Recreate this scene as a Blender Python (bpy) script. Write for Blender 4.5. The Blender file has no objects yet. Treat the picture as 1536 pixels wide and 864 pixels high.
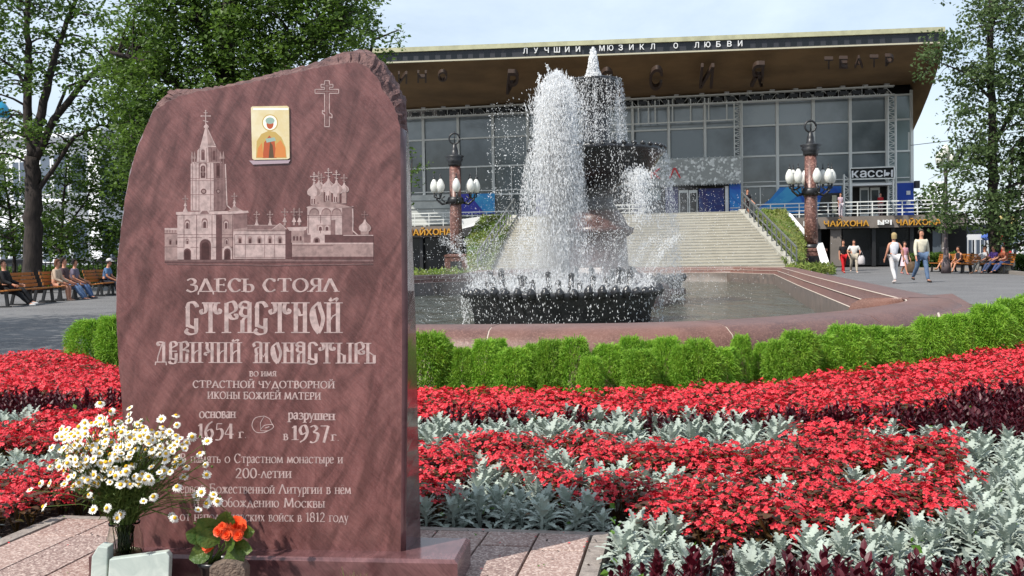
import bpy, math, random
import numpy as np
from mathutils import Vector, Matrix
from mathutils.geometry import tessellate_polygon
random.seed(11); RNG = np.random.default_rng(11)
SC = bpy.context.scene; COL = SC.collection
# ---------------- camera ----------------
F = 1500.0; CH = 1.05; PITCH = math.atan(48/F); ROLL = 0.016
CAMM = Matrix.Rotation(math.pi/2-PITCH, 3, 'X') @ Matrix.Rotation(-ROLL, 3, 'Z')
cd = bpy.data.cameras.new('camera'); cam = bpy.data.objects.new('camera', cd); COL.objects.link(cam)
cam.location = (0, 0, CH); cam.rotation_euler = CAMM.to_euler()
cd.sensor_width = 36; cd.lens = 36*F/1536; cd.clip_start = .05; cd.clip_end = 3000
SC.camera = cam
# ---------------- sun, sky, exposure ----------------
SUN_EL = math.radians(52); SX, SY = .80, .60        # light travels right and away from the camera
sd = Vector((SX*math.cos(SUN_EL), SY*math.cos(SUN_EL), -math.sin(SUN_EL)))
sl = bpy.data.lights.new('sun', 'SUN'); sl.energy = 4.6; sl.angle = math.radians(.55); sl.color = (1, .95, .87)
so = bpy.data.objects.new('sun', sl); COL.objects.link(so); so.location = (-20, -20, 40)
so.rotation_euler = sd.to_track_quat('-Z', 'Y').to_euler()
w = bpy.data.worlds.new('World'); SC.world = w; w.use_nodes = True
nt = w.node_tree; nt.nodes.clear(); N = nt.nodes.new; LK = nt.links.new
out = N('ShaderNodeOutputWorld'); bg = N('ShaderNodeBackground'); sky = N('ShaderNodeTexSky')
sky.sky_type = 'NISHITA'; sky.sun_disc = False; sky.sun_elevation = SUN_EL
sky.sun_rotation = math.atan2(-SX, -SY); sky.air_density = 1.1; sky.dust_density = 1.2; sky.ozone_density = 1.2
tc = N('ShaderNodeTexCoord'); mp = N('ShaderNodeMapping'); mp.inputs['Scale'].default_value = (1, 1, 2.4)
ns = N('ShaderNodeTexNoise'); ns.inputs['Scale'].default_value = 2.2; ns.inputs['Detail'].default_value = 9; ns.inputs['Roughness'].default_value = .6
ns.inputs['Distortion'].default_value = .15
rp = N('ShaderNodeValToRGB'); rp.color_ramp.elements[0].position = .42; rp.color_ramp.elements[0].color = (.42, .42, .42, 1)
rp.color_ramp.elements[1].position = .68; rp.color_ramp.elements[1].color = (.8, .8, .8, 1)
mx = N('ShaderNodeMix'); mx.data_type = 'RGBA'; mx.inputs[7].default_value = (7.4, 8.4, 9.5, 1)
LK(tc.outputs['Generated'], mp.inputs[0]); LK(mp.outputs[0], ns.inputs['Vector']); LK(ns.outputs['Fac'], rp.inputs[0])
LK(rp.outputs[0], mx.inputs[0]); LK(sky.outputs[0], mx.inputs[6]); LK(mx.outputs[2], bg.inputs['Color'])
bg.inputs['Strength'].default_value = .11; LK(bg.outputs[0], out.inputs[0])
SC.view_settings.view_transform = 'Standard'; SC.view_settings.look = 'None'; SC.view_settings.exposure = 0.32; SC.view_settings.gamma = 1
SC.cycles.max_bounces = 7; SC.cycles.transparent_max_bounces = 12; SC.cycles.caustics_reflective = False; SC.cycles.caustics_refractive = False

# ---------------- unprojection helpers ----------------
CO = Vector((0, 0, CH))
def ray(px, py): return CAMM @ Vector(((px-768)/F, -(py-432)/F, -1))
def P(px, py, Y):
    d = ray(px, py); return CO + d*(Y/d.y)
def G(px, py, z=0.0):
    d = ray(px, py); return CO + d*((z-CH)/d.z)
def PL(px, py, p0, n):
    d = ray(px, py); return CO + d*((p0-CO).dot(n)/d.dot(n))
def proj(p):
    q = CAMM.transposed() @ (Vector(p)-CO); return 768+F*q.x/-q.z, 432-F*q.y/-q.z
def zat(py, Y, px=768): return P(px, py, Y).z
# ---------------- materials ----------------
MATS = {}
def mat(name, c, rough=.6, c2=None, scale=8, bump=0, bscale=None, spec=.5, metal=0, trans=0, alpha=1, detail=5, dist=0, stretch=None,
        lo=.35, hi=.65, transl=0, coat=0, rnd=0, speck=None, sscale=150, ior=1.45, wave=None):
    if name in MATS: return MATS[name]
    m = bpy.data.materials.new(name); m.use_nodes = True; nt = m.node_tree; b = nt.nodes['Principled BSDF']
    N = nt.nodes.new; LK = nt.links.new
    b.inputs['Base Color'].default_value = (*c, 1); b.inputs['Roughness'].default_value = rough
    b.inputs['Metallic'].default_value = metal; b.inputs['Specular IOR Level'].default_value = spec
    b.inputs['Transmission Weight'].default_value = trans; b.inputs['IOR'].default_value = ior
    b.inputs['Coat Weight'].default_value = coat
    col = None; tc = N('ShaderNodeTexCoord'); v = tc.outputs['Object']
    if stretch:
        mp = N('ShaderNodeMapping'); mp.inputs['Scale'].default_value = stretch; LK(v, mp.inputs[0]); v = mp.outputs[0]
    if c2 or wave:
        if wave:
            n = N('ShaderNodeTexWave'); n.inputs['Scale'].default_value = scale; n.inputs['Distortion'].default_value = wave
            n.inputs['Detail'].default_value = 4; n.inputs['Detail Scale'].default_value = 1.2; n.inputs['Detail Roughness'].default_value = .6
            LK(v, n.inputs['Vector']); fo = n.outputs['Fac']
        else:
            n = N('ShaderNodeTexNoise'); n.inputs['Scale'].default_value = scale; n.inputs['Detail'].default_value = detail
            n.inputs['Distortion'].default_value = dist; n.inputs['Roughness'].default_value = .6
            LK(v, n.inputs['Vector']); fo = n.outputs['Fac']
        r = N('ShaderNodeMapRange'); r.inputs[1].default_value = lo; r.inputs[2].default_value = hi; LK(fo, r.inputs[0])
        x = N('ShaderNodeMix'); x.data_type = 'RGBA'; x.inputs[6].default_value = (*c, 1); x.inputs[7].default_value = (*c2, 1)
        LK(r.outputs[0], x.inputs[0]); col = x.outputs[2]
    if speck:
        n = N('ShaderNodeTexVoronoi'); n.inputs['Scale'].default_value = sscale; LK(tc.outputs['Object'], n.inputs['Vector'])
        sp = N('ShaderNodeSeparateColor'); LK(n.outputs['Color'], sp.inputs[0])
        r = N('ShaderNodeMapRange'); r.inputs[1].default_value = .55; r.inputs[2].default_value = .9; LK(sp.outputs[0], r.inputs[0])
        x = N('ShaderNodeMix'); x.data_type = 'RGBA'; x.inputs[7].default_value = (*speck, 1)
        if col: LK(col, x.inputs[6])
        else: x.inputs[6].default_value = (*c, 1)
        LK(r.outputs[0], x.inputs[0]); col = x.outputs[2]
    if rnd:
        oi = N('ShaderNodeObjectInfo'); hs = N('ShaderNodeHueSaturation')
        r = N('ShaderNodeMapRange'); r.inputs[3].default_value = 1-rnd; r.inputs[4].default_value = 1+rnd; LK(oi.outputs['Random'], r.inputs[0])
        LK(r.outputs[0], hs.inputs['Value'])
        if col: LK(col, hs.inputs['Color'])
        else: hs.inputs['Color'].default_value = (*c, 1)
        col = hs.outputs[0]
    if col: LK(col, b.inputs['Base Color'])
    if bump:
        n = N('ShaderNodeTexNoise'); n.inputs['Scale'].default_value = bscale or scale*3; n.inputs['Detail'].default_value = 6
        LK(v, n.inputs['Vector']); bp = N('ShaderNodeBump'); bp.inputs['Strength'].default_value = bump; bp.inputs['Distance'].default_value = .02
        LK(n.outputs['Fac'], bp.inputs['Height']); LK(bp.outputs[0], b.inputs['Normal'])
    if transl:
        t = N('ShaderNodeBsdfTranslucent'); ms = N('ShaderNodeMixShader'); ms.inputs[0].default_value = transl
        if col: LK(col, t.inputs[0])
        else: t.inputs[0].default_value = (*c, 1)
        o = nt.nodes['Material Output']; LK(b.outputs[0], ms.inputs[1]); LK(t.outputs[0], ms.inputs[2]); LK(ms.outputs[0], o.inputs[0])
    MATS[name] = m; return m
def srgb(r, g, b):
    f = lambda c: (c/255/12.92 if c <= 10 else ((c/255+.055)/1.055)**2.4)
    return (f(r), f(g), f(b))
# ---------------- object helpers ----------------
def newobj(name, data, parent=None):
    o = bpy.data.objects.new(name, data); COL.objects.link(o)
    if parent is not None:
        o.parent = parent
        q = parent; off = Vector((0, 0, 0))
        M = Matrix.Identity(4)
        chain = []
        while q is not None: chain.append(q); q = q.parent
        for q in reversed(chain): M = M @ q.matrix_parent_inverse @ q.matrix_basis
        o.matrix_parent_inverse = M.inverted()
    return o
def tag(o, label=None, cat=None, group=None, kind=None):
    if label: o['label'] = label
    if cat: o['category'] = cat
    if group: o['group'] = group
    if kind: o['kind'] = kind
    return o
def thing(name, label, cat, loc=(0, 0, 0), group=None, rz=0):
    o = bpy.data.objects.new(name, None); COL.objects.link(o); o.location = loc; o.rotation_euler = (0, 0, rz)
    o.empty_display_size = .1
    return tag(o, label, cat, group)
def mesh_np(name, V, Fc, mats, mi=None, smooth=False):
    V = np.asarray(V, dtype=np.float32); Fc = np.asarray(Fc, dtype=np.int32)
    me = bpy.data.meshes.new(name); k = Fc.shape[1]
    me.vertices.add(len(V)); me.vertices.foreach_set('co', V.ravel())
    me.loops.add(Fc.size); me.loops.foreach_set('vertex_index', Fc.ravel())
    me.polygons.add(len(Fc)); me.polygons.foreach_set('loop_start', np.arange(0, Fc.size, k, dtype=np.int32))
    for m in mats: me.materials.append(m)
    if mi is not None: me.polygons.foreach_set('material_index', np.asarray(mi, dtype=np.int32))
    me.polygons.foreach_set('use_smooth', np.full(len(Fc), smooth, dtype=bool))
    me.update(calc_edges=True); return me
class MB:
    def __init__(s): s.v = []; s.f = []; s.m = []; s.sm = []
    def add(s, vs, fs, mi=0, sm=False):
        b = len(s.v); s.v += [tuple(v) for v in vs]
        for f in fs: s.f.append([i+b for i in f]); s.m.append(mi); s.sm.append(sm)
        return s
    def box(s, x0, x1, y0, y1, z0, z1, mi=0, M=None):
        vs = [Vector((x, y, z)) for z in (z0, z1) for y in (y0, y1) for x in (x0, x1)]
        if M is not None: vs = [M @ v for v in vs]
        return s.add(vs, [(0, 2, 3, 1), (4, 5, 7, 6), (0, 1, 5, 4), (2, 6, 7, 3), (0, 4, 6, 2), (1, 3, 7, 5)], mi)
    def hexa(s, a, b, mi=0):   # a, b: two 4-point loops
        return s.add(list(a)+list(b), [(3, 2, 1, 0), (4, 5, 6, 7)]+[(i, (i+1) % 4, 4+(i+1) % 4, 4+i) for i in range(4)], mi)
    def prism(s, poly, off, mi=0):
        n = len(poly); a = [Vector(p) for p in poly]; b = [p+Vector(off) for p in a]
        return s.add(a+b, [tuple(reversed(range(n))), tuple(range(n, 2*n))]+[(i, (i+1) % n, n+(i+1) % n, n+i) for i in range(n)], mi)
    def bar(s, p, q, w, h=None, mi=0, up=(0, 0, 1)):
        p = Vector(p); q = Vector(q); h = h or w; d = (q-p).normalized(); u = Vector(up)
        if abs(d.dot(u)) > .95: u = Vector((0, 1, 0))
        a = d.cross(u).normalized()*w/2; c = a.cross(d).normalized()*h/2
        return s.hexa([p-a-c, p+a-c, p+a+c, p-a+c], [q-a-c, q+a-c, q+a+c, q-a+c], mi)
    def tube(s, pts, rs, n=8, mi=0, sm=True, cap=True):
        pts = [Vector(p) for p in pts]; k = len(pts)
        if not hasattr(rs, '__len__'): rs = [rs]*k
        vs = []; ref = None
        for i, p in enumerate(pts):
            d = (pts[min(i+1, k-1)]-pts[max(i-1, 0)]).normalized()
            if ref is None: ref = Vector((0, 0, 1)) if abs(d.z) < .9 else Vector((1, 0, 0))
            a = d.cross(ref); a = a.normalized() if a.length > 1e-6 else Vector((1, 0, 0)); b = a.cross(d).normalized(); ref = b
            ref = b
            for j in range(n):
                t = 2*math.pi*j/n; vs.append(p+(a*math.cos(t)+b*math.sin(t))*rs[i])
        fs = [(i*n+j, i*n+(j+1) % n, (i+1)*n+(j+1) % n, (i+1)*n+j) for i in range(k-1) for j in range(n)]
        s.add(vs, fs, mi, sm)
        if cap:
            b0 = len(s.v)-k*n
            s.f.append(list(range(b0, b0+n))[::-1]); s.m.append(mi); s.sm.append(False)
            s.f.append(list(range(b0+(k-1)*n, b0+k*n))); s.m.append(mi); s.sm.append(False)
        return s
    def lathe(s, prof, c=(0, 0, 0), n=20, mi=0, sm=True, f=None):
        c = Vector(c); vs = []
        for (r, z) in prof:
            for j in range(n):
                t = 2*math.pi*j/n; rr = r*(f(j, n) if f else 1); vs.append(c+Vector((rr*math.cos(t), rr*math.sin(t), z)))
        k = len(prof)
        fs = [(i*n+j, i*n+(j+1) % n, (i+1)*n+(j+1) % n, (i+1)*n+j) for i in range(k-1) for j in range(n)]
        fs += [tuple(range(n))[::-1], tuple(range((k-1)*n, k*n))]
        return s.add(vs, fs, mi, sm)
    def ball(s, c, r, n=10, m=7, mi=0, sc=(1, 1, 1)):
        c = Vector(c); vs = []
        for i in range(m+1):
            ph = math.pi*i/m-math.pi/2
            for j in range(n):
                t = 2*math.pi*j/n; vs.append(c+Vector((math.cos(ph)*math.cos(t)*r*sc[0], math.cos(ph)*math.sin(t)*r*sc[1], math.sin(ph)*r*sc[2])))
        return s.add(vs, [(i*n+j, i*n+(j+1) % n, (i+1)*n+(j+1) % n, (i+1)*n+j) for i in range(m) for j in range(n)], mi, True)
    def mesh(s, name, mats):
        me = bpy.data.meshes.new(name); me.from_pydata(s.v, [], s.f)
        for m in (mats if isinstance(mats, (list, tuple)) else [mats]): me.materials.append(m)
        me.polygons.foreach_set('material_index', s.m); me.polygons.foreach_set('use_smooth', s.sm); me.update(); return me
    def build(s, name, mats, parent=None):
        return newobj(name, s.mesh(name, mats), parent)
def bevel(o, wd, seg=2):
    m = o.modifiers.new('bevel', 'BEVEL'); m.width = wd; m.segments = seg; m.limit_method = 'ANGLE'; return o
def copy_tree(o, parent=None):
    c = o.copy(); COL.objects.link(c)
    if parent is not None: c.parent = parent
    for ch in list(o.children): copy_tree(ch, c)
    return c
def poly_sheet(name, outer, holes, z, m, kind='structure'):
    loops = [[Vector((p[0], p[1], z)) for p in outer]]+[[Vector((p[0], p[1], z)) for p in h] for h in holes]
    tr = tessellate_polygon(loops); vs = [v for l in loops for v in l]
    fs = []
    for t in tr:
        a, b, c = [vs[i] for i in t]
        fs.append(tuple(t) if (b-a).cross(c-a).z > 0 else tuple(reversed(t)))
    o = MB().add(vs, fs).build(name, m)
    if kind: o['kind'] = kind
    return o
ORD = 'first second third fourth fifth sixth seventh eighth ninth tenth eleventh twelfth thirteenth fourteenth fifteenth sixteenth seventeenth eighteenth nineteenth twentieth'.split()
def ordw(i):
    if i < 20: return ORD[i]
    return ('twenty-' if i < 29 else 'thirty-')+ORD[(i-20) % 10] if i not in (29,) else 'thirtieth'
def oct_cloud(pos, size, axis, elong):
    """many small elongated octahedra: pos (n,3), size (n,), axis (n,3) unit, elong (n,)"""
    n = len(pos); ax = axis/np.linalg.norm(axis, axis=1, keepdims=True)
    r = RNG.normal(size=(n, 3)); a = np.cross(ax, r); a /= np.linalg.norm(a, axis=1, keepdims=True)+1e-9; b = np.cross(ax, a)
    s = size[:, None]; L = s*elong[:, None]
    V = np.stack([pos+ax*L, pos-ax*L, pos+a*s, pos+b*s, pos-a*s, pos-b*s], 1).reshape(-1, 3)
    f = np.array([(0, 2, 3), (0, 3, 4), (0, 4, 5), (0, 5, 2), (1, 3, 2), (1, 4, 3), (1, 5, 4), (1, 2, 5)])
    Fc = (f[None]+np.arange(n)[:, None, None]*6).reshape(-1, 3)
    return V, Fc
def leaf_cloud(pos, size, nrm, aspect=.55):
    """kite shaped leaves folded slightly along the midrib; 4 verts, 2 tris"""
    n = len(pos); nr = nrm/np.linalg.norm(nrm, axis=1, keepdims=True)
    r = RNG.normal(size=(n, 3)); a = np.cross(nr, r); a /= np.linalg.norm(a, axis=1, keepdims=True)+1e-9; b = np.cross(nr, a)
    s = size[:, None]
    V = np.stack([pos, pos+a*s*.45+b*s*aspect*.5+nr*s*.1, pos+a*s, pos+a*s*.45-b*s*aspect*.5+nr*s*.1], 1).reshape(-1, 3)
    f = np.array([(0, 1, 2), (0, 2, 3)]); Fc = (f[None]+np.arange(n)[:, None, None]*4).reshape(-1, 3)
    return V, Fc
# =============== GLYPHS: an engraved serif alphabet and a narrow old-style one ===============
SER = {
'А': (.84, 'd .06 0 .42 1 1;d .42 1 .8 0 2;h .2 .66 .34'), 'Б': (.7, 'v .15 0 1 3;h .15 .62 1;l .6 1 .6 .85;c .15 .56 .42 .57 .62 .42 .6 .13 .4 0 .15 0'),
'В': (.7, 'v .15 0 1 3;c .15 1 .45 .98 .53 .77 .43 .56 .15 .54;c .15 .54 .5 .53 .62 .28 .48 .03 .15 0'), 'Г': (.62, 'v .15 0 1 3;h .15 .56 1;l .56 1 .56 .82'),
'Д': (.9, 'd .12 .03 .44 1 0;d .44 1 .78 .03 0;h .02 .9 .02;l .04 .02 .02 -.22;l .86 .02 .88 -.22'),
'Е': (.66, 'v .15 0 1 3;h .15 .58 1;h .15 .5 .53;h .15 .6 0;l .58 1 .58 .84;l .6 0 .63 .18;l .5 .62 .5 .44'),
'Ж': (1.0, 'v .5 0 1 3;d .1 1 .48 .52 0;d .9 1 .52 .52 0;d .48 .52 .05 0 2;d .52 .52 .95 0 2'),
'З': (.6, 'c .07 .86 .28 1 .5 .86 .47 .64 .24 .54;c .24 .54 .55 .45 .56 .14 .3 -.01 .03 .13'),
'И': (.86, 'v .15 0 1 3;v .7 0 1 3;l .15 .08 .7 .92'), 'Й': (.86, 'v .15 0 1 3;v .7 0 1 3;l .15 .08 .7 .92;c .27 1.28 .34 1.16 .5 1.16 .58 1.28'),
'К': (.76, 'v .15 0 1 3;d .62 1 .22 .5 1;d .26 .56 .7 0 2'), 'Л': (.8, 'd .04 0 .38 1 1;d .38 1 .76 0 2'),
'М': (1.0, 'd .1 0 .17 1 1;d .17 1 .5 .1 0;d .5 .1 .83 1 0;d .83 1 .9 0 2'), 'Н': (.86, 'v .15 0 1 3;v .7 0 1 3;h .15 .7 .52'),
'О': (.86, 'o .43 .5 .38 .5'), 'П': (.86, 'v .15 0 1 3;v .7 0 1 3;h .15 .7 .98'), 'Р': (.64, 'v .15 0 1 3;c .15 1 .48 .98 .58 .73 .45 .48 .15 .47'),
'С': (.76, 'c .68 .8 .5 .98 .25 .93 .07 .5 .25 .07 .5 .02 .7 .18;l .68 .99 .68 .76'), 'Т': (.8, 'v .4 0 1 1;h .04 .76 1;l .05 1 .03 .83;l .75 1 .77 .83'),
'У': (.76, 'd .05 1 .4 .42 1;l .7 1 .4 .42 .28 .02 .08 .02'), 'Ч': (.76, 'v .6 0 1 3;c .12 1 .13 .65 .3 .5 .6 .54'), 'Ш': (1.1, 'v .13 0 1 3;v .53 0 1 3;v .93 0 1 3;h .13 .93 .01'),
'Ы': (.98, 'v .13 0 1 3;c .13 .54 .46 .53 .55 .27 .43 .02 .13 0;v .82 0 1 3'), 'Ь': (.66, 'v .13 0 1 3;c .13 .54 .46 .53 .58 .27 .46 .02 .13 0'),
'Ю': (1.1, 'v .13 0 1 3;h .13 .4 .5;o .7 .5 .32 .5'), 'Я': (.72, 'v .58 0 1 3;c .58 1 .25 .98 .15 .74 .27 .5 .58 .5;d .4 .5 .04 0 2'),
'а': (.6, 'c .08 .84 .28 1 .47 .85 .47 .2 .58 .02;c .47 .6 .15 .5 .08 .2 .24 .0 .47 .2'), 'е': (.62, 'c .1 .54 .52 .58 .48 .9 .3 1 .12 .85 .05 .4 .2 .04 .4 .02 .57 .18'),
'ё': (.62, 'c .1 .54 .52 .58 .48 .9 .3 1 .12 .85 .05 .4 .2 .04 .4 .02 .57 .18;l .15 1.35 .2 1.35;l .4 1.35 .45 1.35'),
'р': (.68, 'v .15 -.5 1 1;c .15 .84 .4 1 .6 .75 .58 .22 .4 .01 .15 .12'), 'у': (.64, 'd .04 1 .33 .1 1;l .6 1 .33 .1 .2 -.42 .03 -.42'),
'б': (.68, 'c .58 1.5 .2 1.3 .06 .85 .08 .3 .3 .01 .52 .12 .6 .5 .42 .88 .12 .68'), 'х': (.72, 'd .1 1 .6 0 3;l .6 1 .1 0'), '-': (.4, 'h .05 .35 .5'), '.': (.3, 'l .1 .05 .2 .05'), ' ': (.34, ''),
'0': (.66, 'o .33 .5 .27 .5'), '1': (.42, 'v .25 0 1 1;l .05 .84 .25 .98'), '2': (.62, 'c .07 .8 .27 1 .5 .82 .4 .48 .05 .03;h .05 .6 .02'),
'3': (.6, 'c .06 .9 .3 1 .48 .8 .24 .56;c .24 .56 .55 .42 .48 .0 .25 -.18 .02 -.12'), '4': (.68, 'l .44 1 .03 .28;h .03 .64 .26;v .44 -.05 1 0'),
'5': (.6, 'h .16 .52 1;l .16 1 .12 .58;c .12 .58 .42 .62 .54 .32 .35 -.1 .04 -.12'), '6': (.64, 'c .55 1.15 .25 .9 .08 .45 .2 .02 .42 .02 .56 .3 .42 .6 .12 .45'),
'7': (.6, 'h .05 .56 .98;d .56 .98 .26 -.18 0'), '8': (.62, 'o .31 .75 .2 .25;o .31 .26 .25 .27'), '9': (.64, 'c .08 -.15 .4 .1 .56 .55 .44 .98 .22 .98 .08 .7 .22 .4 .52 .55'),
}
for a, b in zip('вгджзийклмноптшщыьюясч', 'ВГДЖЗИЙКЛМНОПТШШЫЬЮЯСЧ'): SER[a] = SER[b]
OLD = {
'С': (.56, 'v .14 .2 .86 0;c .14 .84 .18 .98 .34 1.0 .46 .9 .48 .84;c .1 .8 .2 .98 .42 .98;v .45 .12 .48 0;c .12 .3 .22 .22 .42 .16;c .46 .16 .42 .0 .22 -.04 .08 .04 .14 .14'),
'Т': (.86, 'v .42 0 .98 1;h .1 .78 .98;c .22 .97 .26 .8 .22 .68 .12 .64 .07 .72 .14 .77;c .62 .97 .58 .8 .62 .68 .74 .64 .78 .72 .7 .77'),
'Р': (.58, 'v .15 0 .98 1;c .15 .96 .38 1.02 .5 .86 .46 .72 .22 .6;c .22 .62 .34 .48 .5 .47 .52 .58 .42 .6'),
'А': (.56, 'v .42 0 1 1;h .2 .42 1;c .42 .98 .2 1.02 .08 .92 .12 .84 .2 .88;c .42 .8 .2 .82 .1 .66 .2 .56 .42 .56;v .16 0 .42 1;c .16 .4 .26 .5 .42 .54'),
'Н': (.64, 'v .15 0 1 3;v .49 0 1 3;c .2 .78 .3 .6 .45 .6'), 'О': (.58, 'c .36 1 .14 .8 .1 .5 .2 .2 .36 0;c .36 1 .42 .8 .52 .5 .46 .2 .36 0;c .16 .78 .24 .4 .34 .1'),
'Й': (.64, 'v .15 0 1 3;v .49 0 1 3;l .2 .42 .3 .55 .45 .62;c .18 1.12 .26 1.06 .4 1.12 .48 1.06'), 'И': (.64, 'v .15 0 1 3;v .49 0 1 3;l .2 .42 .3 .55 .45 .62'),
'Д': (.62, 'v .44 .05 1 0;c .44 .98 .2 1.0 .14 .92 .2 .84 .26 .9;l .36 .92 .16 .3 .13 .05;h .02 .58 .03;l .05 .03 .03 -.12;l .55 .03 .57 -.12'),
'Е': (.52, 'v .15 .15 .9 0;c .13 .85 .2 1.0 .36 1.0 .44 .86 .2 .72;h .15 .46 .56;v .42 .2 .46 0;c .14 .3 .2 .2 .42 .16;c .44 .2 .36 -.02 .16 -.02 .08 .08'),
'В': (.56, 'v .14 0 1 3;c .14 .98 .36 1.02 .46 .82 .2 .6;c .2 .62 .44 .6 .46 .5;v .42 .05 .45 0;h .14 .45 .02'), 'Ч': (.6, 'v .44 0 1 3;c .1 .98 .2 .92 .2 .7 .32 .56 .42 .56;c .3 .5 .14 .5 .1 .42 .2 .38'),
'М': (.86, 'v .2 0 .42 1;v .42 0 1 1;c .42 .98 .2 1.02 .08 .92 .12 .8;c .42 .8 .2 .7 .2 .5 .3 .44;v .7 0 1 3;l .42 .5 .55 .3 .7 .62'), 'Ы': (.82, 'v .14 0 1 3;h .2 .44 .03;v .4 .03 .42 0;l .2 .5 .4 .38;v .68 0 1 3'),
'Ь': (.6, 'v .14 0 1 3;h .2 .5 .03;v .45 .03 .42 0;l .2 .55 .45 .38'), ' ': (.5, ''),
}
def cr(pts, k=6):
    if len(pts) < 3: return pts
    o = []
    q = [pts[0]]+pts+[pts[-1]]
    for i in range(1, len(q)-2):
        p0, p1, p2, p3 = q[i-1:i+3]
        for j in range(k):
            t = j/k; o.append(tuple(.5*((2*p1[c])+(-p0[c]+p2[c])*t+(2*p0[c]-5*p1[c]+4*p2[c]-p3[c])*t*t+(-p0[c]+3*p1[c]-3*p2[c]+p3[c])*t**3) for c in (0, 1)))
    o.append(pts[-1]); return o
def glyph_quads(ch, font, TH, th, A0=.26):
    """returns width and list of 2-D convex strips (lists of quads)"""
    wd, s = font.get(ch, font[' ']); qs = []
    def strip(pts, fixed=None):
        st = []; n = len(pts)
        for i in range(n):
            a = pts[max(i-1, 0)]; b = pts[min(i+1, n-1)]; dx, dy = b[0]-a[0], b[1]-a[1]; L = math.hypot(dx, dy) or 1
            an = math.atan2(dy, dx); wv = fixed if fixed else th+(TH-th)*abs(math.sin(an-A0))**1.4
            nx, ny = -dy/L*wv/2, dx/L*wv/2; st.append(((pts[i][0]+nx, pts[i][1]+ny), (pts[i][0]-nx, pts[i][1]-ny)))
        qs.append([[st[i][0], st[i+1][0], st[i+1][1], st[i][1]] for i in range(n-1)])
    def serif(x, y, wv=None):
        wv = wv or TH*2.3; h = th*.75; yy = y+h/2 if y < .5 else y-h/2
        strip([(x-wv/2, yy), (x+wv/2, yy)], h)
    for t in s.split(';'):
        t = t.split()
        if not t: continue
        k = t[0]; a = [float(x) for x in t[1:]]
        if k == 'v':
            strip([(a[0], a[1]), (a[0], a[2])], TH)
            if int(a[3]) & 1: serif(a[0], a[1])
            if int(a[3]) & 2: serif(a[0], a[2])
        elif k == 'd':
            strip([(a[0], a[1]), (a[2], a[3])]); f = int(a[4]) if len(a) > 4 else 0
            if f & 1: serif(a[0], a[1], TH*1.9)
            if f & 2: serif(a[2], a[3], TH*1.9)
        elif k == 'h': strip([(a[0], a[2]), (a[1], a[2])], th)
        elif k == 'l': strip([(a[i], a[i+1]) for i in range(0, len(a), 2)], th*1.1)
        elif k == 'c': strip(cr([(a[i], a[i+1]) for i in range(0, len(a), 2)]))
        elif k == 'o': strip([(a[0]+a[2]*math.cos(2*math.pi*i/20), a[1]+a[3]*math.sin(2*math.pi*i/20)) for i in range(21)])
    return wd, qs

# =============== THE MEMORIAL STONE ===============
STO = mat('reddish_quartzite', srgb(90, 54, 53), .28, c2=srgb(136, 94, 90), scale=2.2, dist=5.5, detail=15, bump=.04, bscale=90, lo=.25, hi=.85, stretch=(1.6, .6, .8), spec=.5, speck=srgb(124, 92, 92), sscale=420)
_n = STO.node_tree; [setattr(x.inputs[3], 'default_value', .28) for x in _n.nodes if x.bl_idname == 'ShaderNodeMapRange' and abs(x.inputs[1].default_value-.55) < .01]
for x in _n.nodes:
    if x.bl_idname == 'ShaderNodeMapRange' and abs(x.inputs[1].default_value-.55) < .01: x.inputs[3].default_value = 0; x.inputs[4].default_value = .35
    if x.bl_idname == 'ShaderNodeTexNoise' and x.inputs['Detail'].default_value == 15: x.inputs['Roughness'].default_value = .72
def streaks(m, amt=.45):
    nt = m.node_tree; b = nt.nodes['Principled BSDF']; src = b.inputs['Base Color'].links[0].from_socket; tc = nt.nodes.new('ShaderNodeTexCoord')
    for k, (rot, sc, a0, a1) in enumerate(((.45, (8, 3, 2.4), 1-amt, 1.16), (-.75, (75, 12, 9), .84, 1.1))):
        mp = nt.nodes.new('ShaderNodeMapping'); mp.vector_type = 'TEXTURE'; mp.inputs['Rotation'].default_value = (0, rot, 0); mp.inputs['Scale'].default_value = tuple(1/q for q in sc)
        n = nt.nodes.new('ShaderNodeTexNoise'); n.inputs['Scale'].default_value = 1; n.inputs['Detail'].default_value = 6; n.inputs['Distortion'].default_value = 2.6
        r = nt.nodes.new('ShaderNodeMapRange'); r.inputs[1].default_value = .36; r.inputs[2].default_value = .6; r.inputs[3].default_value = a0; r.inputs[4].default_value = a1
        mx = nt.nodes.new('ShaderNodeMix'); mx.data_type = 'RGBA'; mx.blend_type = 'MULTIPLY'; mx.inputs[0].default_value = 1
        L = nt.links.new; L(tc.outputs['Object'], mp.inputs[0]); L(mp.outputs[0], n.inputs['Vector']); L(n.outputs['Fac'], r.inputs[0]); L(src, mx.inputs[6]); L(r.outputs[0], mx.inputs[7]); src = mx.outputs[2]
    nt.links.new(src, b.inputs['Base Color'])
streaks(STO, .34)
STOR = mat('broken_quartzite', srgb(118, 88, 84), .85, c2=srgb(74, 52, 52), scale=30, bump=.9, bscale=70)
STOS = mat('polished_quartzite_side', srgb(84, 56, 58), .12, c2=srgb(104, 74, 76), scale=5, dist=2, spec=.7)
ENG = [mat('engraved_%d' % i, srgb(*c), .9, c2=srgb(*[int(v*.84) for v in c]), scale=55, detail=8, lo=.4, hi=.62) for i, c in enumerate([(190, 166, 162), (160, 134, 130), (130, 102, 100), (98, 68, 68), (72, 44, 44)])]
SA = Vector((-.334, 3.21, .1)); SB = Vector((-1.28, 3.32, .1))
SU = (SA-SB).normalized(); SNRM = Vector((SU.y, -SU.x, 0)).normalized()   # points to the camera
def SPt(px, py, off=0.0): return PL(px, py, SA+SNRM*off, SNRM)
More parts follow.
